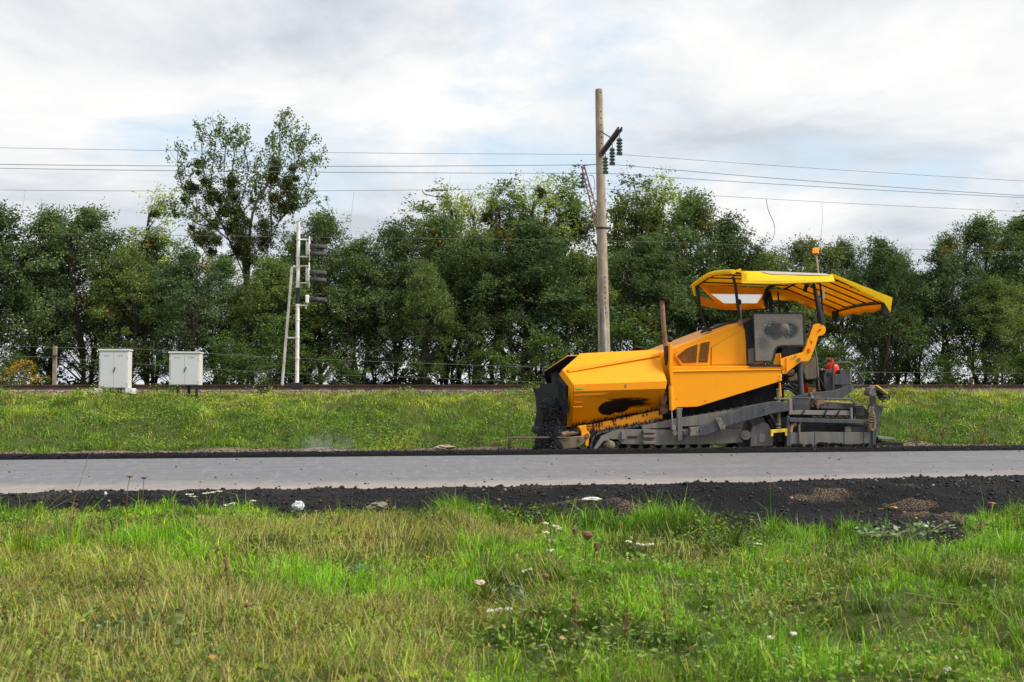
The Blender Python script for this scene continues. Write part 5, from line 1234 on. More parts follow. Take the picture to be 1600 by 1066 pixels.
t.l.new(mx.outputs[0], m2.inputs[1]); t.l.new(gl.outputs[0], m2.inputs[2]); t.l.new(m2.outputs[0], t.out.inputs[0])
pane = MB().prism([W(*zb(*p), Yg+.012) for p in gi], (0, .008, 0)).obj('pane', t.m, scr)
mb = MB(); mb.tube([W(*zb(440, 178), Yg+.09), W(*zb(620, 190), Yg+.09), W(*zb(760, 240), Yg+.09), W(*zb(880, 330), Yg+.06), W(*zb(935, 368), Yg+.05)], .02, 8, 4); mb.obj('wiper_hose', M['blk'], pv)
# far side screen, seat, console
plate('far_screen_frame', [(1170, 505), (1178, 505), (1178, 565), (1170, 565)], YF-.2, .04, M['blk'])
sx0 = W(1212, 560, YC-.5)
seat = MB(); seat.box((sx0.x-.25, YC-.65, sx0.z+.28), (.5, .5, .12)); seat.box((sx0.x+.02-.5, YC-.65, sx0.z+.62), (.12, .48, .62)); seat.box((sx0.x-.25, YC-.65, sx0.z+.08), (.3, .3, .3)); seat.obj('operator_seat', M['blk'], pv, bevel=.04)
st = MB(); st.cyl((sx0.x+.42, YC-.65, sx0.z-.05), (sx0.x+.30, YC-.65, sx0.z+.55), .05, n=10); st.obj('steering_column', M['blk'], pv)
tw_ = MB(); cq = Vector((sx0.x+.28, YC-.65, sx0.z+.60)); tw_.tube([cq+Vector((math.sin(i/16*6.283)*.06, math.cos(i/16*6.283)*.2, math.sin(i/16*6.283)*.19)) for i in range(17)], .016, 6); tw_.obj('steering_wheel', M['blk'], pv)
plate('platform_skirt', [zb(640, 640), zb(965, 640), zb(930, 712), zb(860, 722), zb(625, 805)], YN+.1, .9, M['blk'], bevel=.01)
plate('platform_bracket', [zb(555, 740), zb(606, 728), zb(612, 815), zb(606, 890), zb(520, 880), zb(530, 830)], YN-.0, .05, M['yel'])

# --- rear arms carrying the canopy
arm = [(606, 815), (712, 775), (880, 728), (930, 715), (955, 660), (1040, 385), (1065, 345), (1110, 322), (1165, 316), (1215, 335), (1246, 375), (1250, 415), (1235, 455), (1200, 482), (1145, 492), (1110, 610), (1035, 810), (1000, 842), (900, 845), (715, 992), (705, 1018), (645, 1018), (612, 900)]
plate('rear_arm', [zb(*p) for p in arm], YN-.02, .09, M['yel'], both=True, bevel=.012)
plate('arm_stiffener', [zb(606, 730), zb(622, 730), zb(640, 900), zb(622, 900)], YN-.06, .05, M['yel'])
plate('arm_stiffener', [zb(700, 790), zb(716, 786), zb(716, 990), zb(700, 1012)], YN-.045, .03, M['yel'])
for x, y, r, m_ in ((872, 818, .038, 'lgry'), (655, 928, .045, 'yel'), (835, 765, .022, 'yel'), (1165, 404, .022, 'rust')): rod('arm_bolt', W(*zb(x, y), YN-.055), W(*zb(x, y), YN), r, M[m_], n=14)
plate('reflector', [zb(1003, 658), zb(1040, 662), zb(1037, 718), zb(1000, 712)], YN-.045, .03, simple('orange_reflector', (.65, .12, .01), .3), bevel=.01)
tri = simple('sticker_yellow', (.55, .50, .18), .5)
sk = plate('warning_triangle', [zb(752, 810), zb(778, 762), zb(804, 810)], YN-.026, .005, tri, bevel=0); plate('triangle_mark', [zb(768, 802), zb(778, 780), zb(788, 802)], YN-.031, .004, M['blk'], par=sk, bevel=0)
plate('arm_slot', [zb(1036, 555), zb(1052, 560), zb(1050, 606), zb(1040, 600)], YN-.024, .005, M['blk'], bevel=0)
rod('arm_tube', W(*zb(1165, 404), YN+.05), mir(W(*zb(1165, 404), YN+.05)), .05, M['blk'])

# --- canopy
def canvas(name, top, under, blot=.2):
    t = NT(name); n = t.noise(2.5, 6, .6); n2 = t.ramp(t.noise(4, 8, .72), [(.48, 0.), (.75, 1.)])
    c = t.mix(n, tuple(x*.9 for x in top), top); c = t.mix(t.math('MULTIPLY', n2, blot), c, (.32, .22, .05))
    c2 = t.mix(n2, under, tuple(x*.75 for x in under))
    d = t.node('ShaderNodeBsdfPrincipled', {'Base Color': c, 'Roughness': .5, 'Specular IOR Level': .35, 'Normal': t.bump(t.noise(6, 4), .25, .03)})
    tr = t.node('ShaderNodeBsdfTranslucent', {'Color': c2}); m = t.node('ShaderNodeMixShader', {0: .42}); t.l.new(d.outputs[0], m.inputs[1]); t.l.new(tr.outputs[0], m.inputs[2]); t.l.new(m.outputs[0], t.out.inputs[0]); return t.m
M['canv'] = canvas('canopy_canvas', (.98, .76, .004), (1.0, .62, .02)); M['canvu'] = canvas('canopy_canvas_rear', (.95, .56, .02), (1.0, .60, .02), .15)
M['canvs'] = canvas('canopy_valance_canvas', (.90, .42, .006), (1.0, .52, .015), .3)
M['clear'] = simple('clear_film_window', (.40, .345, .30), .35, 0, .1, 4)
t = NT('film_window'); df = t.node('ShaderNodeBsdfDiffuse', {'Color': (.75, .74, .73)}); tl = t.node('ShaderNodeBsdfTranslucent', {'Color': (.95, .94, .92)}); tp = t.node('ShaderNodeBsdfTransparent', {})
m1 = t.node('ShaderNodeMixShader', {0: .75}); t.l.new(df.outputs[0], m1.inputs[1]); t.l.new(tl.outputs[0], m1.inputs[2]); m2 = t.node('ShaderNodeMixShader', {0: .35}); t.l.new(m1.outputs[0], m2.inputs[1]); t.l.new(tp.outputs[0], m2.inputs[2]); t.l.new(m2.outputs[0], t.out.inputs[0]); M['film'] = t.m
YA, YB = YN+.05, YF-.05
A = W(1147, 425, YA); B = W(1299, 431, YA); D = W(1391, 469, YA)
Af, Bf, Df = mir(A), mir(B), mir(D)
CR = Vector((0, 0, .10))
def grid_sheet(name, c00, c10, c11, c01, crown, mat, nu=10, nv=8, par=None, th=.012, wav=.012, seed=0):
    """cloth between four corners; crown lifts the middle of the v direction; slight folds"""
    vs = []; 
    for i in range(nu+1):
        for j in range(nv+1):
            a, b = i/nu, j/nv; p = (Vector(c00).lerp(c10, a)).lerp(Vector(c01).lerp(c11, a), b)
            p = p+Vector((0, 0, crown*math.sin(math.pi*b)**.7 if crown else 0))
            w_ = float(N1.one(np.array(i*.9+seed), np.array(j*.8)))-.5
            if 0 < i < nu and 0 < j < nv: p = p+Vector((0, 0, w_*wav*2))
            vs.append(p)
    fs = [(i*(nv+1)+j, (i+1)*(nv+1)+j, (i+1)*(nv+1)+j+1, i*(nv+1)+j+1) for i in range(nu) for j in range(nv)]
    return MB().add(vs, fs).obj(name, mat, par or pv, smooth=True, solid=th)
can = grid_sheet('canopy_roof', A, B, Bf, Af, .13, M['canv'], 10, 8)
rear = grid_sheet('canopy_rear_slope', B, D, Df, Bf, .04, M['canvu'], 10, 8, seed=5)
# front border roll, from the near front corner down to the far one
MB().tube([A+Vector((-.02, -.02, .0)), A.lerp(Af, .5)+Vector((-.06, 0, .10)), Af+Vector((-.03, .02, 0))], .055, 10, 5).obj('canopy_front_roll', M['canv'], can, smooth=True)
MB().prism([Af+Vector((-.05, .02, .05)), Af+Vector((-.12, .05, -.02)), Af+Vector((-.05, .05, -.30)), Af+Vector((.0, .05, -.3))], (0, .02, 0)).obj('corner_flap', M['canv'], can)
# near side flap with clear window, folded nearly flat
oA = W(1160, 442, YN-.42); oB = W(1304, 440, YN-.42); hA = A+Vector((.14, -.02, .02)); hB = B+Vector((.0, -.02, .01))
nf = grid_sheet('canopy_side_flap', oA, oB, hB, hA, .05, M['canv'], 12, 6, can, wav=.02, seed=9)
q = lambda a_, b_: (oA.lerp(oB, a_)).lerp(hA.lerp(hB, a_), b_)+Vector((0, 0, .05*math.sin(math.pi*b_)**.7+.022))
ws = MB(); ws.add([q(.30, .50), q(.97, .40), q(.93, .93), q(.20, .90)], [(0, 1, 2, 3)]); ws.obj('flap_window', M['clear'], nf, solid=.004)
MB().prism([oA+Vector((0, 0, 0)), oA+Vector((.15, .0, .02)), oA+Vector((.05, 0, -.0)), oA+Vector((-.0, 0, -.0))], (0, .02, 0))
edge_ = MB(); edge_.tube([oA+Vector((-.01, 0, 0)), oA.lerp(oB, .3)+Vector((0, 0, -.02)), oA.lerp(oB, .6)+Vector((0, 0, -.012)), oB], .022, 8, 4); edge_.prism([oA+Vector((-.01, -.01, .22)), oA+Vector((.12, -.01, .20)), oA+Vector((.06, -.01, -.02)), oA+Vector((-.02, -.01, -.01))], (0, .02, 0)); edge_.obj('flap_hem', M['canv'], nf, smooth=True)
MB().prism([A+Vector((.0, 0, .03)), A+Vector((.16, 0, .08)), A+Vector((.16, 0, -.02))], (0, .02, 0)).obj('corner_patch', M['canv'], can)
# far side flap hanging outwards with its window; far valance
fA, fB = Af+Vector((.02, 0, 0)), W(1200, 451, YB); gA, gB = W(1127, 481, YB+.42), W(1190, 481, YB+.42)
def flat(pts, name, mat, par, th=.008): return MB().add(pts, [tuple(range(len(pts)))]).obj(name, mat, par, solid=th)
wA, wB, wC, wD = W(1110, 459, YB+.10), W(1192, 460, YB+.10), W(1183, 474, YB+.32), W(1131, 474, YB+.32)
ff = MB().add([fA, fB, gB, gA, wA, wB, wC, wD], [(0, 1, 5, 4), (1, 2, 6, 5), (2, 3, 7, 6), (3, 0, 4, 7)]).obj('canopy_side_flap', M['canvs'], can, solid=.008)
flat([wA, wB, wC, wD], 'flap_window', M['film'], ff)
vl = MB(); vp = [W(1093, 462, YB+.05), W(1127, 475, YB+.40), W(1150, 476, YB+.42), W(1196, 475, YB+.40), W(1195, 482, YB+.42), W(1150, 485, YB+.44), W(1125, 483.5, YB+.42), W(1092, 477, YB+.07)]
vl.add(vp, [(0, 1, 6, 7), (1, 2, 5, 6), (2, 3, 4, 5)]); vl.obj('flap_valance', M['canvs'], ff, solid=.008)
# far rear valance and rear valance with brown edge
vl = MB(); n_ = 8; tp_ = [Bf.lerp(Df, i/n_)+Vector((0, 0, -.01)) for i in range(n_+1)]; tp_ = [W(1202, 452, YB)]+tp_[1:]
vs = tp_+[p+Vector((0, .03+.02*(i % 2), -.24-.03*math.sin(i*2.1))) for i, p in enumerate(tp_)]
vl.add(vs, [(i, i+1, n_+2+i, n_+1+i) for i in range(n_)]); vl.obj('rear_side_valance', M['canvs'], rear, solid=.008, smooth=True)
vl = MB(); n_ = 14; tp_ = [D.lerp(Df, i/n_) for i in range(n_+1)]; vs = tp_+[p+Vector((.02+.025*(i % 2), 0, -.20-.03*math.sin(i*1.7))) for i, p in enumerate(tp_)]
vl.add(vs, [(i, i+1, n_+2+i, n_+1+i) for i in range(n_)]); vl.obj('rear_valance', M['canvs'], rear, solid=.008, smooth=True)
# bright hem along the near rear edge
MB().add([B+Vector((-.02, -.04, .05)), D+Vector((.03, -.04, .05)), D+Vector((-.03, -.05, -.28)), D+Vector((-.16, -.03, -.06)), B+Vector((.05, -.03, -.045))], [(0, 4, 3, 1), (1, 3, 2)]).obj('rear_hem', M['canv'], rear, solid=.012)
# black tube frame under the canvas
dn = Vector((0, 0, -.045))
for f in (.02, .2, .4, .6, .8, .98): 
    a1, b1 = B.lerp(Bf, f)+dn, D.lerp(Df, f)+dn; cr_ = Vector((0, 0, .04*math.sin(math.pi*f)**.7)); MB().cyl(a1+cr_, b1+cr_, .016, n=8).obj('canopy_rib', M['blk'], rear)
for f in (.1, .3, .5, .7, .9):
    a1, b1 = A.lerp(Af, f)+dn, B.lerp(Bf, f)+dn; cr_ = Vector((0, 0, .13*math.sin(math.pi*f)**.7)); MB().cyl(a1+cr_, b1+cr_, .016, n=8).obj('canopy_rib', M['blk'], can)
for P0, P1 in ((D, Df), (B, Bf), (A, Af)): MB().tube([P0+dn*1.3, P0.lerp(P1, .5)+dn*1.2+Vector((0, 0, .04 if P0 is D else .12)), P1+dn*1.3], .024, 8, 4).obj('canopy_crossbar', M['blk'], rear if P0 is D else can)
for i in range(7):
    p = B.lerp(D, .12+.13*i); q_ = B.lerp(Bf, .12).lerp(D.lerp(Df, .12), .12+.13*i)
    if i in (0, 2, 3, 5): MB().cyl(p+dn*.6, p.lerp(q_, .55)+dn, .011, n=6).obj('canopy_strap', M['blk'], rear)
mb = MB()
for P0 in (D, Df): mb.box(P0+Vector((-.09, .08 if P0 is D else -.08, -.19)), (.14, .10, .26))
mb.obj('frame_end', M['blk'], rear, bevel=.01)
# posts
def post(name, pts, r, Y=None): return MB().tube(pts, r, 8).obj(name, M['blk'], can, smooth=True)
near_f = [W(1145, 432, YA+.03), W(1149, 445, YA+.03), W(1152, 472, YA+.03), W(1157, 505, YN+.2)]
post('canopy_post', near_f, .034); post('canopy_post', [mir(p) for p in near_f], .034)
rp_ = [W(1270, 439, YA+.05), W(1277, 470, YN+.05), W(1284, 507, YN+.03)]
o = MB(); o.tube(rp_, [.03, .055, .075], 8); o.obj('canopy_rear_post', M['blk'], can, smooth=True)
MB().tube([mir(p) for p in rp_], [.03, .055, .075], 8).obj('canopy_rear_post', M['blk'], can, smooth=True)
rp2 = [W(1281, 441, YA+.12), W(1284, 470, YA+.12), W(1289, 515, YN+.12)]; post('canopy_strut', rp2, .022); post('canopy_strut', [mir(p) for p in rp2], .022)
for P_ in ((1, 0), (0, 1)):
    f = (lambda p: p) if P_[0] else mir
    mb = MB(); mb.tube([f(W(1262, 441, YA+.1)), f(W(1257, 456, YA+.12))], .05, 6); mb.tube([f(W(1262, 441, YA+.1)), f(W(1275, 452, YA+.05)), f(W(1273, 470, YA+.1))], .016, 6); mb.obj('canopy_hinge', M['blk'], can)
mb = MB(); mb.tube([W(1196, 478, YB), W(1198, 452, YB), W(1218, 440, YB-.6)], .05, 6); mb.tube([W(1206, 473, YB-.1), W(1202, 455, YB-.1)], .04, 6); mb.obj('far_bracket', M['blk'], can)
MB().box(W(1286, 460, YA+.1), (.05, .05, .21)).obj('lamp_holder', M['galv'], can, bevel=.005)
rod('mirror_stem', W(1157, 478, YN+.1), W(1158, 500, YN+.15), .012, M['galv']); MB().ball(W(1155.5, 472, YN+.1), .055, (.8, .6, 1.2), 12, 8).obj('mirror', M['blk'], pv, smooth=True)
rod('hinge_pin', W(1157, 500, YN+.12), W(1157, 508, YN+.12), .05, M['rust'])
mb = MB(); mb.tube([W(1276, 487, YN+.02), W(1272, 500, YN-.03), W(1262, 528, YN-.05)], .02, 6); mb.obj('gas_strut', M['blk'], pv)
# beacon on its pole
bz_ = W(1274.5, 392, YC); rod('beacon_pole', W(1279, 428, YC), W(1275.5, 398, YC), .02, M['galv'])
t = NT('amber_beacon'); M['amber'] = t.pbr((.9, .22, .01), .25, 0, None, .5, 0, (1.0, .24, .008), .8)
bb = MB().lathe(bz_, [(.062, -.06), (.075, -.05), (.07, .045), (.05, .065)], 20).obj('beacon', M['amber'], pv, smooth=True)
mb = MB()
for i in range(8):
    a_1 = i*math.pi/4; mb.box(bz_+Vector((.072*math.cos(a_1), .072*math.sin(a_1), 0)), (.012, .012, .09))
mb.obj('beacon_ridges', simple('amber_dark', (.45, .12, .01), .4), bb)
MB().lathe(bz_, [(.05, -.10), (.072, -.09), (.072, -.06)], 16).obj('beacon_base', M['dgry'], bb)

# --- rear: tank plates, tube column, extinguishers, hoses
plate('heat_shield', [z5(470, 215), z5(500, 185), z5(640, 170), z5(690, 80), z5(770, 130), z5(790, 500), z5(590, 520), z5(560, 430), z5(515, 350)], YN+.5, .5, M['dirty'], bevel=.02)
plate('heat_shield', [z5(225, 400), z5(400, 320), z5(440, 525), z5(260, 555)], YN+.35, .3, M['dirty'], bevel=.02)
rod('support_tube', W(1248.5, 566, YN+.2), W(1252.5, 622, YN+.2), .062, M['dgry'], n=18)
MB().tube([W(1264, 500, YN+.35), W(1276, 560, YN+.35), W(1280, 608, YN+.35)], .02, 8).obj('lever_rod', M['lgry'], pv, smooth=True)
MB().ball(W(1279.6, 610, YN+.33), .055, (1, 1, 1), 12, 8).obj('lever_knob', M['blk'], pv, smooth=True)
MB().tube([W(1279, 590, YN+.3), W(1283, 596, YN+.3), W(1292, 612, YN+.25), W(1302, 620, YN+.15)], .02, 8).obj('hand_lever', M['blk'], pv, smooth=True)
def exting(u0, u1, vt, vb, Y, label, name='fire_extinguisher'):
    c = W((u0+u1)/2, vb, Y); r = (u1-u0)/2/FPX*Y; h = W(u0, vt, Y).z-c.z
    e = thing(name, label, 'fire extinguisher', c)
    MB().lathe(c, [(r*.8, 0), (r, .03), (r, h-.16), (r*.93, h-.09), (r*.65, h-.03), (r*.28, h), (r*.25, h+.05)], 24).obj('cylinder', M['red'], e, smooth=True)
    mb = MB(); tp2 = c+Vector((0, 0, h+.05)); mb.cyl(tp2, tp2+Vector((0, 0, .05)), .025, n=10); mb.box(tp2+Vector((-.07, 0, .03)), (.14, .025, .03), Euler((0, .25, 0)).to_matrix()); mb.tube([tp2+Vector((0, 0, .04)), tp2+Vector((-.12, 0, .03)), tp2+Vector((-.16, 0, -.05))], .012, 6, 4); mb.tube([tp2+Vector((0, 0, .03)), tp2+Vector((.1, 0, .02))], .008, 6); mb.obj('valve', M['rust'], e)
    return e
exting(1288.8, 1312, 566, 612, YN+.55, 'red fire extinguisher in the black bracket at the rear of the paver')
exting(1250.5, 1263, 577, 618, YN+.85, 'narrow red extinguisher half hidden behind the slanting grey tube')
mb = MB(); mb.box(W(1258, 595, YN+.85), (.26, .27, .09)); mb.obj('extinguisher_strap', M['blk'], pv)
plate('yellow_valve_block', [z5(620, 660), z5(715, 655), z5(720, 740), z5(630, 745)], YN+.7, .15, M['yel'], bevel=.01)
mb = MB()
rnd_ = random.Random(14)
for i in range(11):
    s_ = rnd_.uniform(0, 14); d0 = rnd_.uniform(.15, .7)
    mb.tube([W(1219+rnd_.uniform(-1, 3), 597+s_*.8, YN+d0), W(1228+rnd_.uniform(0, 6), 595+s_, YN+d0), W(1243+rnd_.uniform(-3, 4), 604+s_, YN+d0), W(1252+rnd_.uniform(-2, 3), 620+s_*.4, YN+d0)], .021, 7, 5)
mb.obj('hydraulic_hose', M['blk'], pv, smooth=True)
mb = MB(); mb.tube([W(1225, 588, YN+.3), W(1236, 588, YN+.2), W(1242, 583, YN+.2), W(1243, 576, YN+.3)], .02, 7, 5); mb.obj('hydraulic_hose', M['blk'], pv, smooth=True)
rod('yellow_stay', W(1218, 598, YN+.1), W(1219.5, 620, YN+.1), .025, M['yel'])
# extinguisher bracket box, control box, rails
plate('extinguisher_bracket', [z4(567, 236), z4(652, 240), z4(652, 385), z4(720, 385), z4(720, 432), z4(560, 450), z4(545, 300)], YN+.35, .06, M['dgry'], bevel=.01)
plate('bracket_side', [z4(547, 300), z4(567, 240), z4(567, 450), z4(545, 452)], YN+.36, .4, M['blk'])
plate('bracket_pocket', [z4(583, 268), z4(625, 268), z4(622, 296), z4(586, 296)], YN+.33, .03, M['blk'])
plate('junction_box', [z4(650, 285), z4(705, 280), z4(705, 240), z4(800, 234), z4(800, 384), z4(650, 386)], YN+.25, .35, M['dgry'], bevel=.01)
plate('box_side', [z4(800, 232), z4(820, 240), z4(820, 380), z4(802, 384)], YN+.3, .05, M['lgry'])
MB().tube([W(1302, 612, YN+.2), W(1301.5, 575, YN+.2), W(1303, 568.5, YN+.2), W(1309, 566.5, YN+.2), W(1326, 566.5, YN+.2), W(1332, 569.5, YN+.2), W(1349.5, 595, YN+.2), W(1349, 600, YN+.2), W(1346, 602.5, YN+.2), W(1329, 602.5, YN+.2)], .022, 8).obj('handrail', M['dgry'], pv, smooth=True)
plate('rail_plate', [z4(870, 295), z4(888, 300), z4(945, 375), z4(925, 385), z4(885, 350)], YN+.22, .02, M['dgry'])
plate('screed_arm', [z4(235, 515), z4(300, 488), z4(440, 455), z4(545, 452), z4(650, 440), z4(740, 415), z4(790, 392), z4(822, 400), z4(830, 430), z4(820, 455), z4(785, 480), z4(742, 512), z4(700, 520), z4(420, 525), z4(240, 522)], YN+.1, .10, M['dgry'], bevel=.01)
plate('support_strut', [z4(798, 485), z4(814, 480), z4(812, 522), z4(798, 522)], YN+.12, .04, M['lgry'])
# leveling arm with its clamp
plate('leveling_arm', [z3(362, 800), z3(447, 798), z3(615, 740), z3(655, 702), z3(900, 600), z3(1195, 545), z3(1335, 555), z3(1335, 642), z3(1200, 662), z3(900, 742), z3(712, 800), z3(650, 832), z3(520, 882), z3(365, 886)], YN-.22, .14, M['dgry'], both=True, bevel=.012)
plate('arm_clamp', [z3(615, 712), z3(668, 706), z3(712, 800), z3(708, 826), z3(668, 834), z3(640, 775)], YN-.26, .05, M['gry'], both=True, bevel=.01)
for x, y in ((378, 828), (470, 822), (652, 728), (690, 812), (1100, 620)): rod('arm_pin', W(*z3(x, y), YN-.28), W(*z3(x, y), YN-.2), .018, M['lgry'])
plate('arm_end_plate', [z3(365, 800), z3(447, 798), z3(450, 882), z3(365, 886)], YN-.235, .02, M['gry'])  # lighter grey plate over the front end of the arm
# jack post and yellow bracket
rod('jack_post', W(1215.6, 607, YN-.12), W(1217.6, 668, YN-.12), .033, M['dirty'], n=12)
for v, r in ((609, .05), (612, .03), (623, .055), (627, .04), (663, .06), (668, .055), (644, .038)): rod('jack_collar', W(1216.2, v-1.2, YN-.12), W(1216.3, v+1.2, YN-.12), r, M['lgry'], n=14)
MB().tube([W(1210, 623, YN-.12), W(1222, 623.5, YN-.12), W(1236, 623.5, YN-.1)], .026, 8).obj('jack_bracket', M['dirty'], pv, smooth=True)
rod('jack_screw', W(1217.5, 667, YN-.1), W(1219, 690, YN-.1), .045, M['tar'], n=12)
mb = MB(); mb.tube([W(1200, 655, YN-.02), W(1207, 668, YN), W(1213, 695, YN)], .035, 8, 3); mb.tube([W(1225, 668, YN), W(1228, 700, YN)], .03, 8); mb.obj('drag_hose', M['blk'], pv)
plate('auger_cover', [(1212, 655), (1234, 652), (1234, 703), (1210, 703)], YN+.25, YF-YN-.5, M['tar'])
plate('yellow_step', [z4(30, 827), z4(190, 813), z4(190, 846), z4(55, 858), z4(52, 890), z4(30, 892)], YN-.24, .05, M['lemon'], bevel=.006)
plate('yellow_step', [z4(170, 848), z4(190, 846), z4(188, 884), z4(172, 886)], YN-.24, .05, M['lemon'], bevel=.006)

# --- screed
YS = YN-.22
plate('screed_end_plate', [z4(190, 690), z4(214, 690), z4(216, 990), z4(184, 990)], YS-.02, .10, M['dgry'])
plate('screed_frame_post', [z4(208, 525), z4(240, 522), z4(242, 660), z4(226, 680), z4(210, 680)], YS, .08, M['lgry'])
plate('top_tray', [z4(243, 512), z4(410, 516), z4(412, 635), z4(360, 640), z4(250, 628)], YS+.12, .05, M['dgry'])
MB().tube([W(*z4(225, 600), YS+.02), W(*z4(228, 530), YS+.02), W(*z4(245, 514), YS+.02), W(*z4(430, 518), YS+.02), W(*z4(640, 523), YS+.02), W(*z4(800, 527), YS+.02), W(*z4(840, 550), YS+.02), W(*z4(852, 600), YS+.02), W(*z4(850, 720), YS+.02)], .02, 8).obj('tray_rail', M['dgry'], pv, smooth=True)
mb = MB(); rnd_ = random.Random(3)
for i in range(16): c = W(*z4(rnd_.uniform(420, 500), rnd_.uniform(490, 630)), YS+rnd_.uniform(.05, .3)); mb.tube([c, c+Vector((rnd_.uniform(-.08, .08), rnd_.uniform(-.05, .05), rnd_.uniform(-.1, .1)))], rnd_.uniform(.01, .03), 6)
mb.obj('valve_cluster', M['dirty'], pv)
plate('cross_beam', [z4(500, 572), z4(830, 580), z4(830, 622), z4(520, 618)], YS+.22, .06, M['dgry'])
for x in (540, 585, 795): rod('beam_hole', W(*z4(x, 580), YS+.215), W(*z4(x, 580), YS+.23), .018, M['blk'])
plate('screed_back', [z4(240, 560), z4(860, 575), z4(940, 600), z4(1000, 660), z4(1000, 720), z4(240, 720)], YS+.6, 2.0, M['tar'])
plate('light_beam', [z4(235, 634), z4(828, 640), z4(828, 686), z4(232, 676)], YS+.06, .08, M['lgry'])
for x, y in ((360, 640), (580, 640), (700, 650)): MB().tube([W(*z4(x, y-10), YS+.04), W(*z4(x-20, y+30), YS+.03), W(*z4(x-50, y+65), YS+.1)], .016, 6).obj('cable', M['blk'], pv)
plate('box_upright', [z4(808, 610), z4(832, 612), z4(834, 730), z4(812, 730)], YS+.02, .05, M['lgry'])
plate('rear_box', [z4(862, 590), z4(938, 585), z4(942, 690), z4(862, 690)], YS+.3, .4, M['dgry'])
plate('upper_beam', [z4(216, 708), z4(1090, 736), z4(1090, 772), z4(216, 750)], YS-.05, .12, M['dgry'], bevel=.008)
mb = MB(); rnd_ = random.Random(5)
for i in range(6):
    x = 430+i*65; mb.tube([W(*z4(x, 690), YS+.12), W(*z4(x+25, 700+rnd_.uniform(-12, 8)), YS+.1), W(*z4(x+60, 706), YS+.15)], .02, 6, 4)
mb.obj('screed_cable', M['dirty'], pv)
plate('beam_stub', [z4(305, 750), z4(332, 752), z4(330, 775), z4(310, 775)], YS-.03, .06, M['dgry'])
plate('beam_stub', [z4(950, 760), z4(1010, 765), z4(1010, 805), z4(975, 800), z4(972, 785), z4(950, 785)], YS-.03, .06, M['dgry'])
plate('screed_core', [(1236, 662), (1370, 664), (1370, 703), (1236, 703)], YS+.35, 2.6, M['tar'])
pl = [z4(216, 855), z4(300, 852), z4(460, 846), z4(755, 850), z4(1022, 848), z4(1025, 1000), z4(216, 1000)]
plate('screed_side_plate', pl, YS, .04, M['gry2'], bevel=.005)
for x in (455, 745, 935): plate('plate_joint', [z4(x, 850), z4(x+3, 850), z4(x+4, 985), z4(x+1, 985)], YS-.006, .01, M['blk'], bevel=0)
plate('hatch', [z4(755, 795), z4(815, 795), z4(818, 846), z4(757, 846)], YS+.02, .03, M['gry'])
plate('upper_screed_strip', [z4(820, 795), z4(975, 800), z4(975, 846), z4(820, 846)], YS+.06, .03, M['dgry'])
rod('vertical_bolt', W(*z4(305, 775), YS-.02), W(*z4(308, 960), YS-.02), .022, M['dirty'])
MB().tube([W(*z4(222, 850), YS+.06), W(*z4(224, 815), YS+.06), W(*z4(240, 785), YS+.06), W(*z4(268, 768), YS+.12)], .045, 12, 5).obj('orange_hose', M['pink'], pv, smooth=True)
plate('end_bracket', [z4(1022, 770), z4(1090, 775), z4(1088, 800), z4(1070, 850), z4(1068, 880), z4(1052, 975), z4(1025, 985)], YS-.04, .06, M['dgry'], bevel=.008)
plate('end_upper_plate', [z4(1060, 588), z4(1120, 592), z4(1132, 620), z4(1092, 735), z4(1010, 735), z4(1010, 690), z4(1040, 690)], YS+.03, .05, M['dgry'], bevel=.01)
rod('handle', W(*z4(1118, 600), YS), W(*z4(1160, 606), YS), .015, M['blk'])
plate('foot_board', [z4(1080, 893), z4(1245, 903), z4(1252, 912), z4(1225, 922), z4(1085, 918)], YS-.02, .5, M['lgry'], bevel=.004)
plate('foot_board_bracket', [z4(1075, 905), z4(1120, 922), z4(1100, 940), z4(1075, 935)], YS, .04, M['blk'])
plate('screed_skid', [z4(1045, 960), z4(1180, 945), z4(1310, 952), z4(1328, 965), z4(1328, 982), z4(1045, 982)], YS-.03, .4, M['tar'], bevel=.01)
# asphalt spilt along the screed plate
mb = MB(); rnd_ = random.Random(8)
for i in range(60):
    x = rnd_.uniform(240, 1000); h_ = 18+14*math.sin(x*.013)
    c = W(*z4(x, 985-rnd_.random()*h_), YS-.03-rnd_.random()*.05); mb.ball(c, rnd_.uniform(.02, .055), (1.4, .8, .9), 6, 4)
o = mb.obj('spilt_asphalt', M['asphalt'], pv); o['kind'] = 'stuff'
# control panel on its stand, with coiled cable
YP = YS-.02
plate('panel_stand', [z4(1004, 500), z4(1055, 495), z4(1060, 560), z4(1072, 590), z4(1062, 640), z4(1042, 690), z4(1022, 660), z4(1012, 590)], YP, .05, M['dgry'], bevel=.008)
MB().prism([W(*z4(*p), YP-.12) for p in [(988, 468), (1000, 440), (1018, 412), (1075, 396), (1068, 430), (1050, 490), (1030, 497), (992, 482)]], (0, .26, 0)).obj('panel_housing', M['gry2'], pv, bevel=.015)
MB().prism([W(*z4(*p), YP-.15) for p in [(1065, 400), (1078, 395), (1176, 470), (1160, 490), (1060, 425)]], (0, .32, 0)).obj('panel_face', M['dgry'], pv, bevel=.01)
MB().prism([W(*z4(*p), YP-.16) for p in [(1066, 396), (1080, 392), (1178, 466), (1172, 478)]], (0, .34, 0)).obj('panel_top', M['lemon'], pv, bevel=.005)
MB().ball(W(*z4(1060, 393), YP-.05), .025, (1, 1, .8), 8, 6).obj('stop_button', M['red'], pv, smooth=True)
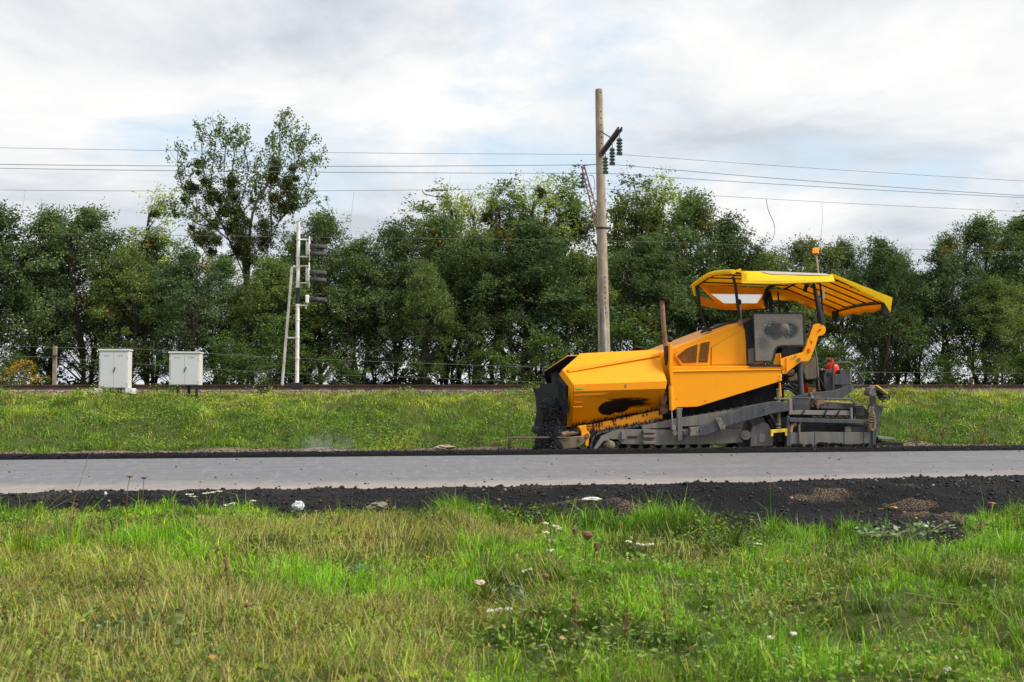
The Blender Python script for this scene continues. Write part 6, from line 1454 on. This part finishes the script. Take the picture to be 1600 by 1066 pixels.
mb = MB(); mb.tube([W(*z4(1172, 478), YP-.13), W(*z4(1190, 500), YP-.13), W(*z4(1190, 520), YP-.13), W(*z4(1165, 530), YP-.13)], .016, 8, 4); mb.tube([W(*z4(1175, 505), YP), W(*z4(1130, 530), YP), W(*z4(1125, 548), YP), W(*z4(1150, 552), YP)], .016, 8, 4); mb.tube([W(*z4(1080, 510), YP), W(*z4(1120, 530), YP), W(*z4(1165, 510), YP)], .022, 8, 4); mb.tube([W(*z4(1070, 480), YP), W(*z4(1110, 500), YP), W(*z4(1150, 500), YP)], .035, 8, 4); mb.obj('panel_handle', M['blk'], pv)
co = MB(); pth = [z4(1018, 600), z4(1018, 640), z4(1006, 700), z4(998, 770), z4(1003, 815), z4(1020, 832), z4(1035, 812), z4(1040, 760), z4(1032, 700), z4(1022, 655)]
cs = []; seg_n = 14
for i in range(len(pth)-1):
    for k in range(seg_n): f_ = k/seg_n; cs.append((pth[i][0]*(1-f_)+pth[i+1][0]*f_, pth[i][1]*(1-f_)+pth[i+1][1]*f_))
cpts = []
for i, p_ in enumerate(cs):
    c = W(*p_, YP-.05); a_1 = i*1.15; cpts.append(c+Vector((.04*math.cos(a_1), .04*math.sin(a_1), .012*math.cos(a_1))))
co.tube(cpts, .011, 5); co.obj('coiled_cable', simple('cable_ochre', (.26, .18, .09), .6, 0, .5, 20), pv, smooth=True)
mb = MB(); mb.tube([W(*z4(990, 590), YP+.02), W(*z4(975, 640), YP+.02), W(*z4(940, 710), YP+.0), W(*z4(880, 748), YP), W(*z4(830, 742), YP)], .018, 7, 5); mb.obj('control_cable', M['blk'], pv, smooth=True)
# shovel lying on the screed
sh = thing('shovel', 'shovel with a long wooden handle lying across the rear of the paver', 'shovel', W(1300, 628, YS+.3))
MB().cyl(W(1288, 627.5, YS+.3), W(1372, 632.5, YS+.05), .020, n=10).obj('handle', M['wood'], sh, smooth=True)
MB().prism([W(1276, 622, YS+.2), W(1288, 625, YS+.2), W(1289, 630, YS+.2), W(1277, 634, YS+.2), W(1270, 629, YS+.2)], (0, .22, 0)).obj('blade', M['rust'], sh, bevel=.005)

# ------------------------------------------------------------------ the operator behind the dusty pane
op = thing('person', 'person in dark jacket and grey cap bent forward behind the dusty paver screen', 'person', (sx0.x-.25, YC-.65, sx0.z+.34))
M['jacket'] = simple('dark_jacket', (.018, .02, .026), .9, 0, .3, 8); M['skin'] = simple('skin', (.42, .23, .16), .5, 0, .1, 8); M['capm'] = simple('cap_fabric', (.62, .65, .70), .85, 0, .12, 12)
def skin_body(name, verts, edges, mat, par, root=0, sub=2):
    me = bpy.data.meshes.new(name); org = wloc(par)
    me.from_pydata([Vector(v[:3])-org for v in verts], edges, []); o = bpy.data.objects.new(name, me); C.objects.link(o); o.parent = par; me.materials.append(mat)
    md = o.modifiers.new('skin', 'SKIN'); md.use_smooth_shade = True
    sv = me.skin_vertices[0].data if len(me.skin_vertices) else None
    if sv is None:
        bpy.context.view_layer.objects.active = o; me.update()
    sv = me.skin_vertices[0].data
    for i, v in enumerate(verts): sv[i].radius = (v[3], v[4] if len(v) > 4 else v[3]); sv[i].use_root = (i == root)
    s = o.modifiers.new('sub', 'SUBSURF'); s.levels = sub; s.render_levels = sub
    return o
hd = W(*zb(668, 380), YC-.65)      # head centre, under the cap
hx, hy, hz = hd
px_, py_, pz_ = sx0.x-.28, YC-.65, sx0.z+.44
hz0 = hz-.04
bv = [(px_, py_, pz_, .16, .13), (px_+.03, py_, pz_+.18, .14, .15), ((px_+hx)/2-.05, py_, (pz_+hz0)/2+.03, .15, .17), (hx-.13, py_, hz0-.20, .12, .13), (hx-.07, py_, hz0-.10, .058),
      (hx-.13, py_-.19, hz0-.24, .075), (hx+.02, py_-.25, hz0-.48, .05), (hx+.20, py_-.17, hz0-.42, .037),
      (hx-.13, py_+.19, hz0-.24, .075), (hx+.02, py_+.25, hz0-.48, .05), (hx+.20, py_+.17, hz0-.42, .037),
      (px_+.03, py_-.11, pz_-.02, .10), (px_+.44, py_-.14, pz_+.01, .072), (px_+.48, py_-.14, pz_-.42, .05), (px_+.03, py_+.11, pz_-.02, .10), (px_+.44, py_+.14, pz_+.01, .072), (px_+.48, py_+.14, pz_-.42, .05)]
bev = [(0, 1), (1, 2), (2, 3), (3, 4), (3, 5), (5, 6), (6, 7), (3, 8), (8, 9), (9, 10), (0, 11), (11, 12), (12, 13), (0, 14), (14, 15), (15, 16)]
try:
    skin_body('body', bv, bev, M['jacket'], op)
except Exception as ex_:
    mb = MB()
    for a1, b1 in bev: mb.cyl(bv[a1][:3], bv[b1][:3], bv[a1][3], bv[b1][3], 12); mb.ball(bv[b1][:3], bv[b1][3], nu=12, nv=8)
    mb.obj('body', M['jacket'], op, smooth=True)
tl_ = Euler((0, R(38), 0)).to_matrix()         # head bent forward, looking down to the right
def hl(x, y, z): return Vector((hx, hy, hz0))+tl_ @ Vector((x, y, z))
vs = []; nu, nv = 18, 14
for j in range(nv+1):
    th = math.pi*j/nv
    for i in range(nu):
        ph = 2*math.pi*i/nu; x, y, z = math.sin(th)*math.cos(ph), math.sin(th)*math.sin(ph), math.cos(th)
        X, Y, Z = x*.098, y*.077, z*.118
        if z < -.2: X = X*(1+.35*z)+.012; Y *= 1+.35*(z+.2)
        if x > .85 and -.35 < z < .15: X += .024*(1-abs(y)*3 if abs(y) < .33 else 0)
        vs.append(hl(X, Y, Z))
hm = MB().add(vs, [(j*nu+i, j*nu+(i+1) % nu, (j+1)*nu+(i+1) % nu, (j+1)*nu+i)[::-1] for j in range(nv) for i in range(nu)])
for s_ in (-1, 1):
    hm.ball(hl(-.005, s_*.078, -.01), .028, (.7, .35, 1), 8, 6)
head_ = hm.obj('head', M['skin'], op, smooth=True, sub=1)
ey = MB()
for s_ in (-1, 1): ey.ball(hl(.086, s_*.031, .012), .011, (1, 1, 1), 8, 6)
ey.obj('eye', simple('eye', (.03, .03, .03), .2), head_, smooth=True); MB().tube([hl(.088, -.022, -.055), hl(.093, 0, -.053), hl(.088, .022, -.055)], .006, 6).obj('mouth', simple('lips', (.3, .12, .09), .5), head_)
vs = []; nu, nv = 20, 7
for j in range(nv+1):
    th = math.pi*.5*j/nv*1.08
    for i in range(nu): ph = 2*math.pi*i/nu; vs.append(hl(math.sin(th)*math.cos(ph)*.112, math.sin(th)*math.sin(ph)*.092, .028+math.cos(th)*.115))
capo = MB().add(vs, [(j*nu+i, j*nu+(i+1) % nu, (j+1)*nu+(i+1) % nu, (j+1)*nu+i)[::-1] for j in range(nv) for i in range(nu)]).obj('cap', M['capm'], op, smooth=True, solid=.006)
vs = []
for k in range(9):
    a1 = R(-62)+R(124)*k/8; vs.append(hl(.100*math.cos(a1), .088*math.sin(a1), .028)); vs.append(hl(.100*math.cos(a1)+.085*math.cos(a1)**.6, .080*math.sin(a1), .012-.02*abs(math.sin(a1))))
MB().add(vs, [(2*k, 2*k+2, 2*k+3, 2*k+1) for k in range(8)]).obj('cap_brim', M['capm'], capo, smooth=True, solid=.007)
vs = []
for k in range(3, 6):
    a1 = R(-62)+R(124)*k/8; vs.append(hl(.150*math.cos(a1), .082*math.sin(a1), .027)); vs.append(hl(.100*math.cos(a1)+.089*math.cos(a1)**.6, .080*math.sin(a1), .018))
MB().add(vs, [(0, 2, 3, 1), (2, 4, 5, 3)]).obj('brim_tip', M['red'], capo, solid=.006)
MB().prism([hl(.104, -.03, .05), hl(.104, .03, .05), hl(.098, .03, .085), hl(.098, -.03, .085)], (.006, 0, .004)).obj('cap_patch', simple('patch', (.55, .56, .58), .8), capo)
def hand(wr, dirn, side):
    """a closed hand: palm plus five bent fingers round the wheel rim"""
    mb = MB(); d = Vector(dirn).normalized(); up = Vector((0, 0, 1)); sd_ = d.cross(up).normalized()*side
    mb.ball(wr+d*.05, .045, (1.0, .75, .5), 10, 8)
    for i, L in enumerate((.068, .076, .072, .058)):
        b0 = wr+d*.085+sd_*(.028-.019*i); mb.tube([b0-d*.02, b0+d*L*.4+up*.008, b0+d*L*.62-up*.02, b0+d*L*.35-up*.045], [.010, .0095, .009, .007], 7)
    b0 = wr+d*.03+sd_*.036; mb.tube([b0, b0+d*.03+sd_*.02-up*.01, b0+d*.055+sd_*.008-up*.03], [.012, .010, .008], 7)
    mb.obj('hand', M['skin'], op, smooth=True)
hand(Vector(bv[7][:3])+Vector((.02, 0, 0)), (.9, -.1, .1), 1); hand(Vector(bv[10][:3])+Vector((.02, 0, 0)), (.9, .1, .1), -1)

# ------------------------------------------------------------------ single plants, leaves, stones and litter in the foreground
def gpt(u, v, dz=0.0):
    """point on the lawn or the rubble under a picture position"""
    p = px(u, v, 0.0)
    for _ in range(6):
        z = float(ground_z(np.array([p.x]), np.array([p.y]))[0])
        if p.y > float(edge(np.array([p.x]))[0])-.5: z = max(z, float(should_z(np.array([p.x]), np.array([p.y]))[0]))
        p = px(u, v, z+dz)
    p.z -= dz; return p
M['stem'] = simple('plant_stem', (.16, .17, .05), .8, 0, .3, 10); M['dry'] = simple('dry_stem', (.16, .09, .045), .9, 0, .35, 10); M['yarrow'] = simple('white_flower', (.62, .60, .47), .8, 0, .15, 20)
M['seed'] = simple('brown_seed_head', (.20, .11, .06), .95, 0, .4, 30, .8, 90); M['lf'] = simple('green_leaf', (.10, .19, .06), .6, 0, .4, 6); M['yleaf'] = simple('yellow_leaf', (.62, .34, .05), .6, 0, .3, 20); M['yfl'] = simple('yellow_bloom', (.55, .45, .04), .8, 0, .2, 20)
def top_of(base, utop, vtop): 
    t_ = W(utop, vtop, base.y); return t_
def yarrow(ub, vb, heads, label):
    """flat white flower heads on thin stems; heads: picture positions of the blossoms"""
    b = gpt(ub, vb); t = thing('yarrow_plant', label, 'flower', b, 'white flowering weeds'); 
    for (u, v, r) in heads:
        h = top_of(b, u, v)
        s = MB(); s.tube([b, b.lerp(h, .5)+Vector((random.uniform(-.02, .02), 0, .02)), h], .0035, 5, 3); st = s.obj('stem', M['stem'], t)
        f = MB(); rr = r/FPX*b.y
        for k in range(max(6, int(r*2.2))):
            a1 = random.random()*6.28; q1 = rr*math.sqrt(random.random()); f.ball(h+Vector((q1*math.cos(a1), q1*math.sin(a1), random.uniform(-.004, .006))), random.uniform(.006, .012), (1, 1, .6), 6, 4)
        f.obj('flower_head', M['yarrow'], st)
    for k in range(5):
        c = b.lerp(top_of(b, heads[0][0], heads[0][1]), .2+.12*k); V, Q, CC = leaves(np.array([c])+RNG.normal(size=(7, 3))*.025, np.full(7, .03), np.tile([[.09, .16, .05]], (7, 1))); o = np_mesh('foliage', V, None, Q, CC, M['grass'], wloc(t)); o.parent = t; o.location = (0, 0, 0)
yarrow(318, 800, [(295, 773, 7), (302, 776, 5), (322, 771, 6), (330, 770, 7), (344, 768, 6)], 'white yarrow with the most blossoms, against the rubble left of the white bag')
yarrow(368, 812, [(362, 787, 6), (352, 790, 4), (395, 783, 5)], 'white yarrow low in the grass just left of the white litter')
yarrow(862, 860, [(852, 818, 5), (868, 822, 6), (874, 826, 5), (862, 845, 5)], 'white yarrow left of the brown seed heads')
yarrow(858, 875, [(860, 860, 7), (853, 832, 4)], 'single broad white flower head below the others, left of the brown seed heads')
yarrow(838, 915, [(826, 890, 6), (820, 893, 5)], 'white flower in the grass below and left of the brown seed heads')
yarrow(1185, 875, [(1185, 850, 6), (1163, 863, 4)], 'white flower head in the green grass right of the middle')
yarrow(1005, 875, [(983, 846, 5), (1002, 851, 8), (1018, 851, 6)], 'pale flower cluster in the grass right of the brown seed heads')
yarrow(1480, 1062, [(1481, 1046, 8), (1461, 1056, 7)], 'two white flower heads near the bottom right corner')
yarrow(1215, 1030, [(1205, 997, 6), (1240, 990, 6), (1244, 1012, 6), (1216, 1015, 5)], 'scattered pale flower heads near the bottom, right of the middle')
def seedhead(ub, vb, u, v, r, label, tall=1.0, name='seed_head_stalk'):
    b = gpt(ub, vb); h = top_of(b, u, v); rr = r/FPX*b.y; t = thing(name, label, 'dry plant', b, 'dry brown seed heads')
    s = MB(); s.tube([b, b.lerp(h, .6)+Vector((random.uniform(-.02, .02), 0, 0)), h], .004, 5, 3); st = s.obj('stem', M['dry'], t)
    f = MB(); f.lathe(h-Vector((0, 0, rr*.8*tall)), [(rr*.2, 0), (rr*.6, rr*.4*tall), (rr, rr*1.1*tall), (rr*.85, rr*1.6*tall), (rr*.3, rr*1.75*tall)], 12)
    for k in range(26): a1 = random.random()*6.28; z1_ = random.random(); f.tube([h+Vector((rr*.5*math.cos(a1), rr*.5*math.sin(a1), rr*(z1_-.4)*tall)), h+Vector((rr*1.15*math.cos(a1), rr*1.15*math.sin(a1), rr*(z1_-.2)*tall))], .0025, 4)
    f.obj('seed_head', M['seed'], st, smooth=True)
seedhead(917, 885, 918, 838, 8, 'widest brown seed head, cup shaped, in the middle of the green grass'); seedhead(931, 895, 932, 855, 4.2, 'narrow brown seed head right of the wide one', 2.0); seedhead(898, 870, 898, 831, 3.8, 'small brown seed head left of the wide one', 1.6)
seedhead(852, 930, 853, 902, 5, 'dark round seed head left of and below the wide one', 1.1); seedhead(392, 975, 389, 947, 6, 'brown seed head deep in the grass at the lower left', .9)
seedhead(198, 800, 203, 745, 4, 'thin dried umbel standing against the road at the left, taller of the pair', .5); seedhead(223, 795, 225, 747, 4, 'thin dried umbel standing against the road at the left, right one of the pair', .5)
def stalk(ub, vb, pts, label, r=.006, fuzz=30, group='dry stalks'):
    b = gpt(ub, vb); P_ = [b]+[top_of(b, *p) for p in pts]; t = thing('dry_stalk', label, 'dry plant', b, group)
    st = MB().tube(P_, [r, r*.8, r*.4], 5, 3).obj('stem', M['dry'], t)
    f = MB()
    for k in range(fuzz): a1 = random.random(); i = min(len(P_)-2, int(a1*(len(P_)-1))); c = P_[i].lerp(P_[i+1], random.random())+Vector((random.uniform(-.012, .012), random.uniform(-.012, .012), 0)); f.ball(c, random.uniform(.004, .011), (1, 1, 1.4), 5, 4)
    f.obj('seed_pods', M['seed'], st)['kind'] = 'stuff'
stalk(357, 945, [(356, 915), (352, 865)], 'thick dark dry stalk, tallest of the lower left', .010, 70)
stalk(343, 940, [(344, 900), (338, 850)], 'thinner dry stalk just left of the thick dark one', .005, 20)
stalk(105, 850, [(110, 825), (120, 785)], 'dark dry stalk near the left picture edge', .006, 26)
stalk(272, 825, [(270, 800), (268, 766)], 'dry stalk reaching up to the road left of the yarrow', .005, 20)
stalk(900, 1000, [(899, 960), (898, 925)], 'thin dark dry stalk near the bottom middle', .004, 18)
stalk(980, 1020, [(979, 985), (981, 945)], 'thin dark dry stalk second from the bottom middle, with a dark knot', .004, 22)
stalk(1040, 985, [(1039, 950), (1036, 915)], 'thin dark dry stalk, rightmost of the three near the bottom middle', .004, 14)
stalk(112, 795, [(128, 745), (140, 705)], 'long thin bare stem leaning right over the road at the far left', .003, 2)
stalk(205, 980, [(212, 940), (225, 890)], 'fine dry stalk at the lower left', .004, 16)
def weed(ub, vb, n, r, label, col=(.09, .17, .06), h=.10, sz=.05):
    b = gpt(ub, vb); t = thing('broadleaf_weed', label, 'plant', b, 'broad leaved weeds')
    P_ = np.array([[b.x, b.y, b.z]])+RNG.normal(size=(n, 3))*np.array([r, r*.8, 0]); P_[:, 2] += h*RNG.uniform(.4, 1.2, n)
    V, Q, CC = leaves(P_, RNG.uniform(.6, 1.2, n)*sz, np.array([col])*RNG.uniform(.7, 1.35, (n, 1)), .65, asp=.65)
    o = np_mesh('foliage', V, None, Q, CC, M['grass'], wloc(t)); o.parent = t; o.location = (0, 0, 0)
    s = MB()
    for p_ in P_[::3]: s.tube([b, Vector(p_)], .003, 4)
    s.obj('stem', M['stem'], t)
weed(195, 1005, 70, .13, 'blue green broad leaved weed in the lower left grass', (.12, .20, .08)); weed(40, 960, 80, .16, 'bright green leafy weed at the left picture edge', (.12, .25, .03)); weed(265, 990, 40, .09, 'small blue green weed right of the larger one at the lower left', (.12, .2, .08))
weed(1390, 838, 60, .22, 'pale silvery leaved weed at the edge of the black rubble on the right', (.20, .30, .15), .08, .07); weed(1450, 832, 40, .16, 'second pale leaved weed, right of the silvery one by the rubble', (.20, .30, .12), .08, .06); weed(1550, 950, 90, .2, 'bright leafy weed near the right picture edge', (.13, .27, .03), .1, .04)
weed(1240, 880, 70, .16, 'dark green clump in the middle of the right hand grass', (.05, .13, .03), .08, .04); weed(560, 905, 30, .06, 'small grey green weed left of the litter in the grass', (.12, .2, .12)); weed(800, 940, 30, .06, 'small grey green weed right of the crumpled paper', (.12, .2, .12))
# leafy yellow sprig by the guide rod, bright weeds at the foot of the bank
def bankweed(u, v, Y, hpx, n, col, label, spread=.15, dry=False):
    b = W(u, v, Y); b.z = float(ground_z(np.array([b.x]), np.array([Y]))[0]); h = (hpx)/FPX*Y; t = thing('tall_weed', label, 'plant', b, 'weeds on the railway bank')
    P_ = np.array([[b.x, b.y, b.z]])+RNG.normal(size=(n, 3))*np.array([spread, spread, 0]); P_[:, 2] += h*RNG.uniform(.15, 1, n)
    V, Q, CC = leaves(P_, RNG.uniform(.6, 1.2, n)*.06, np.array([col])*RNG.uniform(.7, 1.35, (n, 1)), .3); o = np_mesh('foliage', V, None, Q, CC, M['grass'], wloc(t)); o.parent = t; o.location = (0, 0, 0)
    s = MB()
    for k in range(6): s.tube([b, b+Vector((random.uniform(-1, 1)*spread, random.uniform(-1, 1)*spread, h*random.uniform(.7, 1)))], .008, 4)
    s.obj('stem', M['dry'] if dry else M['stem'], t)
bankweed(795, 704, 23.95, 38, 40, (.42, .40, .05), 'slender yellow green sprig standing beside the guide rod in front of the paver', .10)
bankweed(615, 706, 24.1, 16, 40, (.42, .42, .04), 'small bright yellow weed at the foot of the bank, left of the paver', .12)
bankweed(1432, 703, 24.0, 42, 90, (.24, .13, .05), 'reddish brown dry weed at the foot of the bank, right of the paver', .2, True)
bankweed(1470, 703, 24.2, 32, 50, (.28, .19, .08), 'straw coloured dry weed beside the reddish one at the foot of the bank', .2, True)
bankweed(1533, 703, 24.2, 38, 60, (.30, .22, .10), 'tall straw coloured weed at the foot of the bank near the right edge', .25, True)
bankweed(1592, 703, 24.0, 22, 70, (.38, .42, .05), 'bright yellow green weed at the foot of the bank at the right picture edge', .2)
bankweed(243, 606, 30.0, 14, 60, (.16, .28, .04), 'tuft of fresh green leaves on the bank crest between the cabinets', .18)
bankweed(1413, 612, 30.2, 18, 30, (.45, .45, .32), 'white flowered weed on the bank crest right of the paver', .14)
bankweed(1500, 608, 31.0, 24, 26, (.35, .38, .18), 'thin pale weed standing in front of the rails on the right', .10)
bankweed(1553, 606, 31.0, 16, 30, (.45, .47, .30), 'white topped weed in front of the rails near the right picture edge', .12)
bankweed(1518, 606, 31.0, 30, 14, (.30, .18, .06), 'thin brown stalk in front of the rails on the right', .05, True)

# fallen leaves on the black rubble and in the grass
def fallen(u, v, sz, label, rz):
    p = gpt(u, v); s = sz*.8/FPX*p.y; mb = MB(); q_ = Euler((random.uniform(-.5, .3), random.uniform(-.3, .3), rz)).to_matrix()
    P_ = [(-.5, 0, 0), (-.2, .28, .06), (.15, .22, .05), (.55, 0, 0), (.15, -.24, .07), (-.2, -.28, .06), (0, 0, -.02)]
    mb.add([p+Vector((0, 0, .05 if p.y > 9 else .14))+(q_ @ Vector(a1))*s for a1 in P_], [(0, 1, 6), (1, 2, 6), (2, 3, 6), (3, 4, 6), (4, 5, 6), (5, 0, 6)])
    mb.cyl(p+Vector((0, 0, .05))+(q_ @ Vector((.5, 0, 0)))*s, p+Vector((0, 0, .05))+(q_ @ Vector((.95, .1, 0)))*s, .002, n=4)
    o = mb.obj('fallen_leaf', M['yleaf'], None, solid=.002); tag(o, label, 'leaf', 'fallen yellow leaves')
fallen(1244, 783, 9, 'small yellow leaf left of the brown clod on the black rubble', .6); fallen(1325, 774, 8, 'pale yellow leaf behind the first brown clod on the rubble', 1.8); fallen(1375, 802, 9, 'orange yellow leaf on the black rubble between the two large clods', .1); fallen(1399, 800, 11, 'long upright pale leaf beside the orange one on the rubble', 2.2)
fallen(1552, 793, 11, 'brightest yellow leaf near the right end of the rubble', 2.9); fallen(1143, 764, 8, 'orange leaf at the back of the rubble near the road', .3); fallen(1015, 790, 9, 'orange leaf at the grass edge right of the sandy mound', .8); fallen(1551, 755, 7, 'orange brown leaf at the back of the rubble on the right', 0)
fallen(1231, 906, 9, 'yellow leaf in the green grass right of the middle', 1.0); fallen(903, 882, 8, 'orange leaf in the grass below the brown seed heads', 2.0); fallen(1432, 817, 8, 'pinkish leaf at the front of the rubble', 1.4)
fallen(128, 1008, 10, 'orange leaf in the lower left grass', .7); fallen(57, 944, 8, 'pale orange leaf, second from the left picture edge', .2); fallen(42, 944, 8, 'pale orange leaf nearest the left picture edge', 2.2); fallen(415, 967, 8, 'round orange leaf in the grass below the seed head at the lower left', 1.2)

def crumple(u, v, w, h, label, name, col, cat, group=None, lift=.03):
    p = gpt(u, v); sx_1 = w/FPX*p.y/2; sz_1 = h/FPX*p.y/2; n1, n2 = 12, 8; vs = []
    for j in range(n2+1):
        th = math.pi*j/n2
        for i in range(n1):
            ph = 2*math.pi*i/n1; k = 1+random.uniform(-.32, .32); vs.append(p+Vector((sx_1*math.sin(th)*math.cos(ph)*k, sx_1*.7*math.sin(th)*math.sin(ph)*k, sz_1*math.cos(th)*k+sz_1+lift)))
    o = MB().add(vs, [(j*n1+i, j*n1+(i+1) % n1, (j+1)*n1+(i+1) % n1, (j+1)*n1+i)[::-1] for j in range(n2) for i in range(n1)]).obj(name, simple(name+'_mat', col, .7, 0, .15, 30), None)
    return tag(o, label, cat, group)
crumple(466, 797, 17, 13, 'crumpled white plastic bag at the edge of the grass and the black rubble', 'plastic_bag', (.62, .64, .68), 'litter', None, .0)
crumple(749, 932, 17, 8, 'crumpled beige paper lying in the grass below the road middle', 'crumpled_paper', (.50, .38, .28), 'litter', None, .08)
crumple(766, 983, 13, 7, 'left white scrap of a torn paper in the foreground grass', 'torn_paper', (.74, .70, .64), 'litter', None, .10); crumple(780, 981, 13, 7, 'middle beige scrap of a torn paper in the foreground grass', 'torn_paper', (.62, .54, .44), 'litter', None, .10); crumple(794, 979, 13, 6, 'right white scrap of a torn paper in the foreground grass', 'torn_paper', (.66, .60, .52), 'litter', None, .10)
crumple(772, 1000, 18, 6, 'reddish brown scrap of bark in the grass below the torn paper', 'bark_scrap', (.26, .10, .045), 'litter', None, .08)
crumple(591, 796, 30, 13, 'grey brown stone at the grass edge in front of the rubble', 'stone', (.17, .15, .12), 'stone', None, -.02)
crumple(165, 776, 4, 6, 'tiny white chip on the black rubble at the left', 'plastic_chip', (.75, .75, .78), 'litter', None, .01)
crumple(695, 704, 34, 8, 'low pale brown lump of soil behind the road edge in the middle', 'soil_lump', (.33, .25, .18), 'stone', None, 0).location.y += 0
crumple(925, 790, 30, 5, 'flat whitish scrap on the sandy mound at the grass edge', 'plastic_scrap', (.6, .58, .52), 'litter', None, .06)

# wisp of steam rising from the fresh asphalt
t = NT('steam'); v_ = t.node('ShaderNodeVectorMath', operation='LENGTH'); t.put(v_.inputs[0], t.map((1/.75, 1/.30, 1/.42)))
fall = t.node('ShaderNodeMapRange', {'Value': v_.outputs['Value'], 'From Min': 1.0, 'From Max': .1, 'To Min': 0.0, 'To Max': 1.0}, interpolation_type='SMOOTHSTEP').outputs[0]
den = t.math('MULTIPLY', t.math('MULTIPLY', fall, t.ramp(t.noise(3.2, 5, .6, t.map((1, 1, .6)), .8), [(.42, 0.), (.72, 1.)])), 2.6)
vol = t.node('ShaderNodeVolumePrincipled', {'Color': (.95, .96, 1.0), 'Density': den, 'Anisotropy': .2}); t.l.new(vol.outputs[0], t.out.inputs[1])
c = W(508, 697, 21.3); mb = MB(); mb.box((0, 0, 0), (1.5, .6, .84)); o = mb.obj('steam', t.m, None, loc=(0, 0, 0)); o.location = c; stuff(o, 'faint wisp of steam rising from the fresh asphalt edge', 'steam')
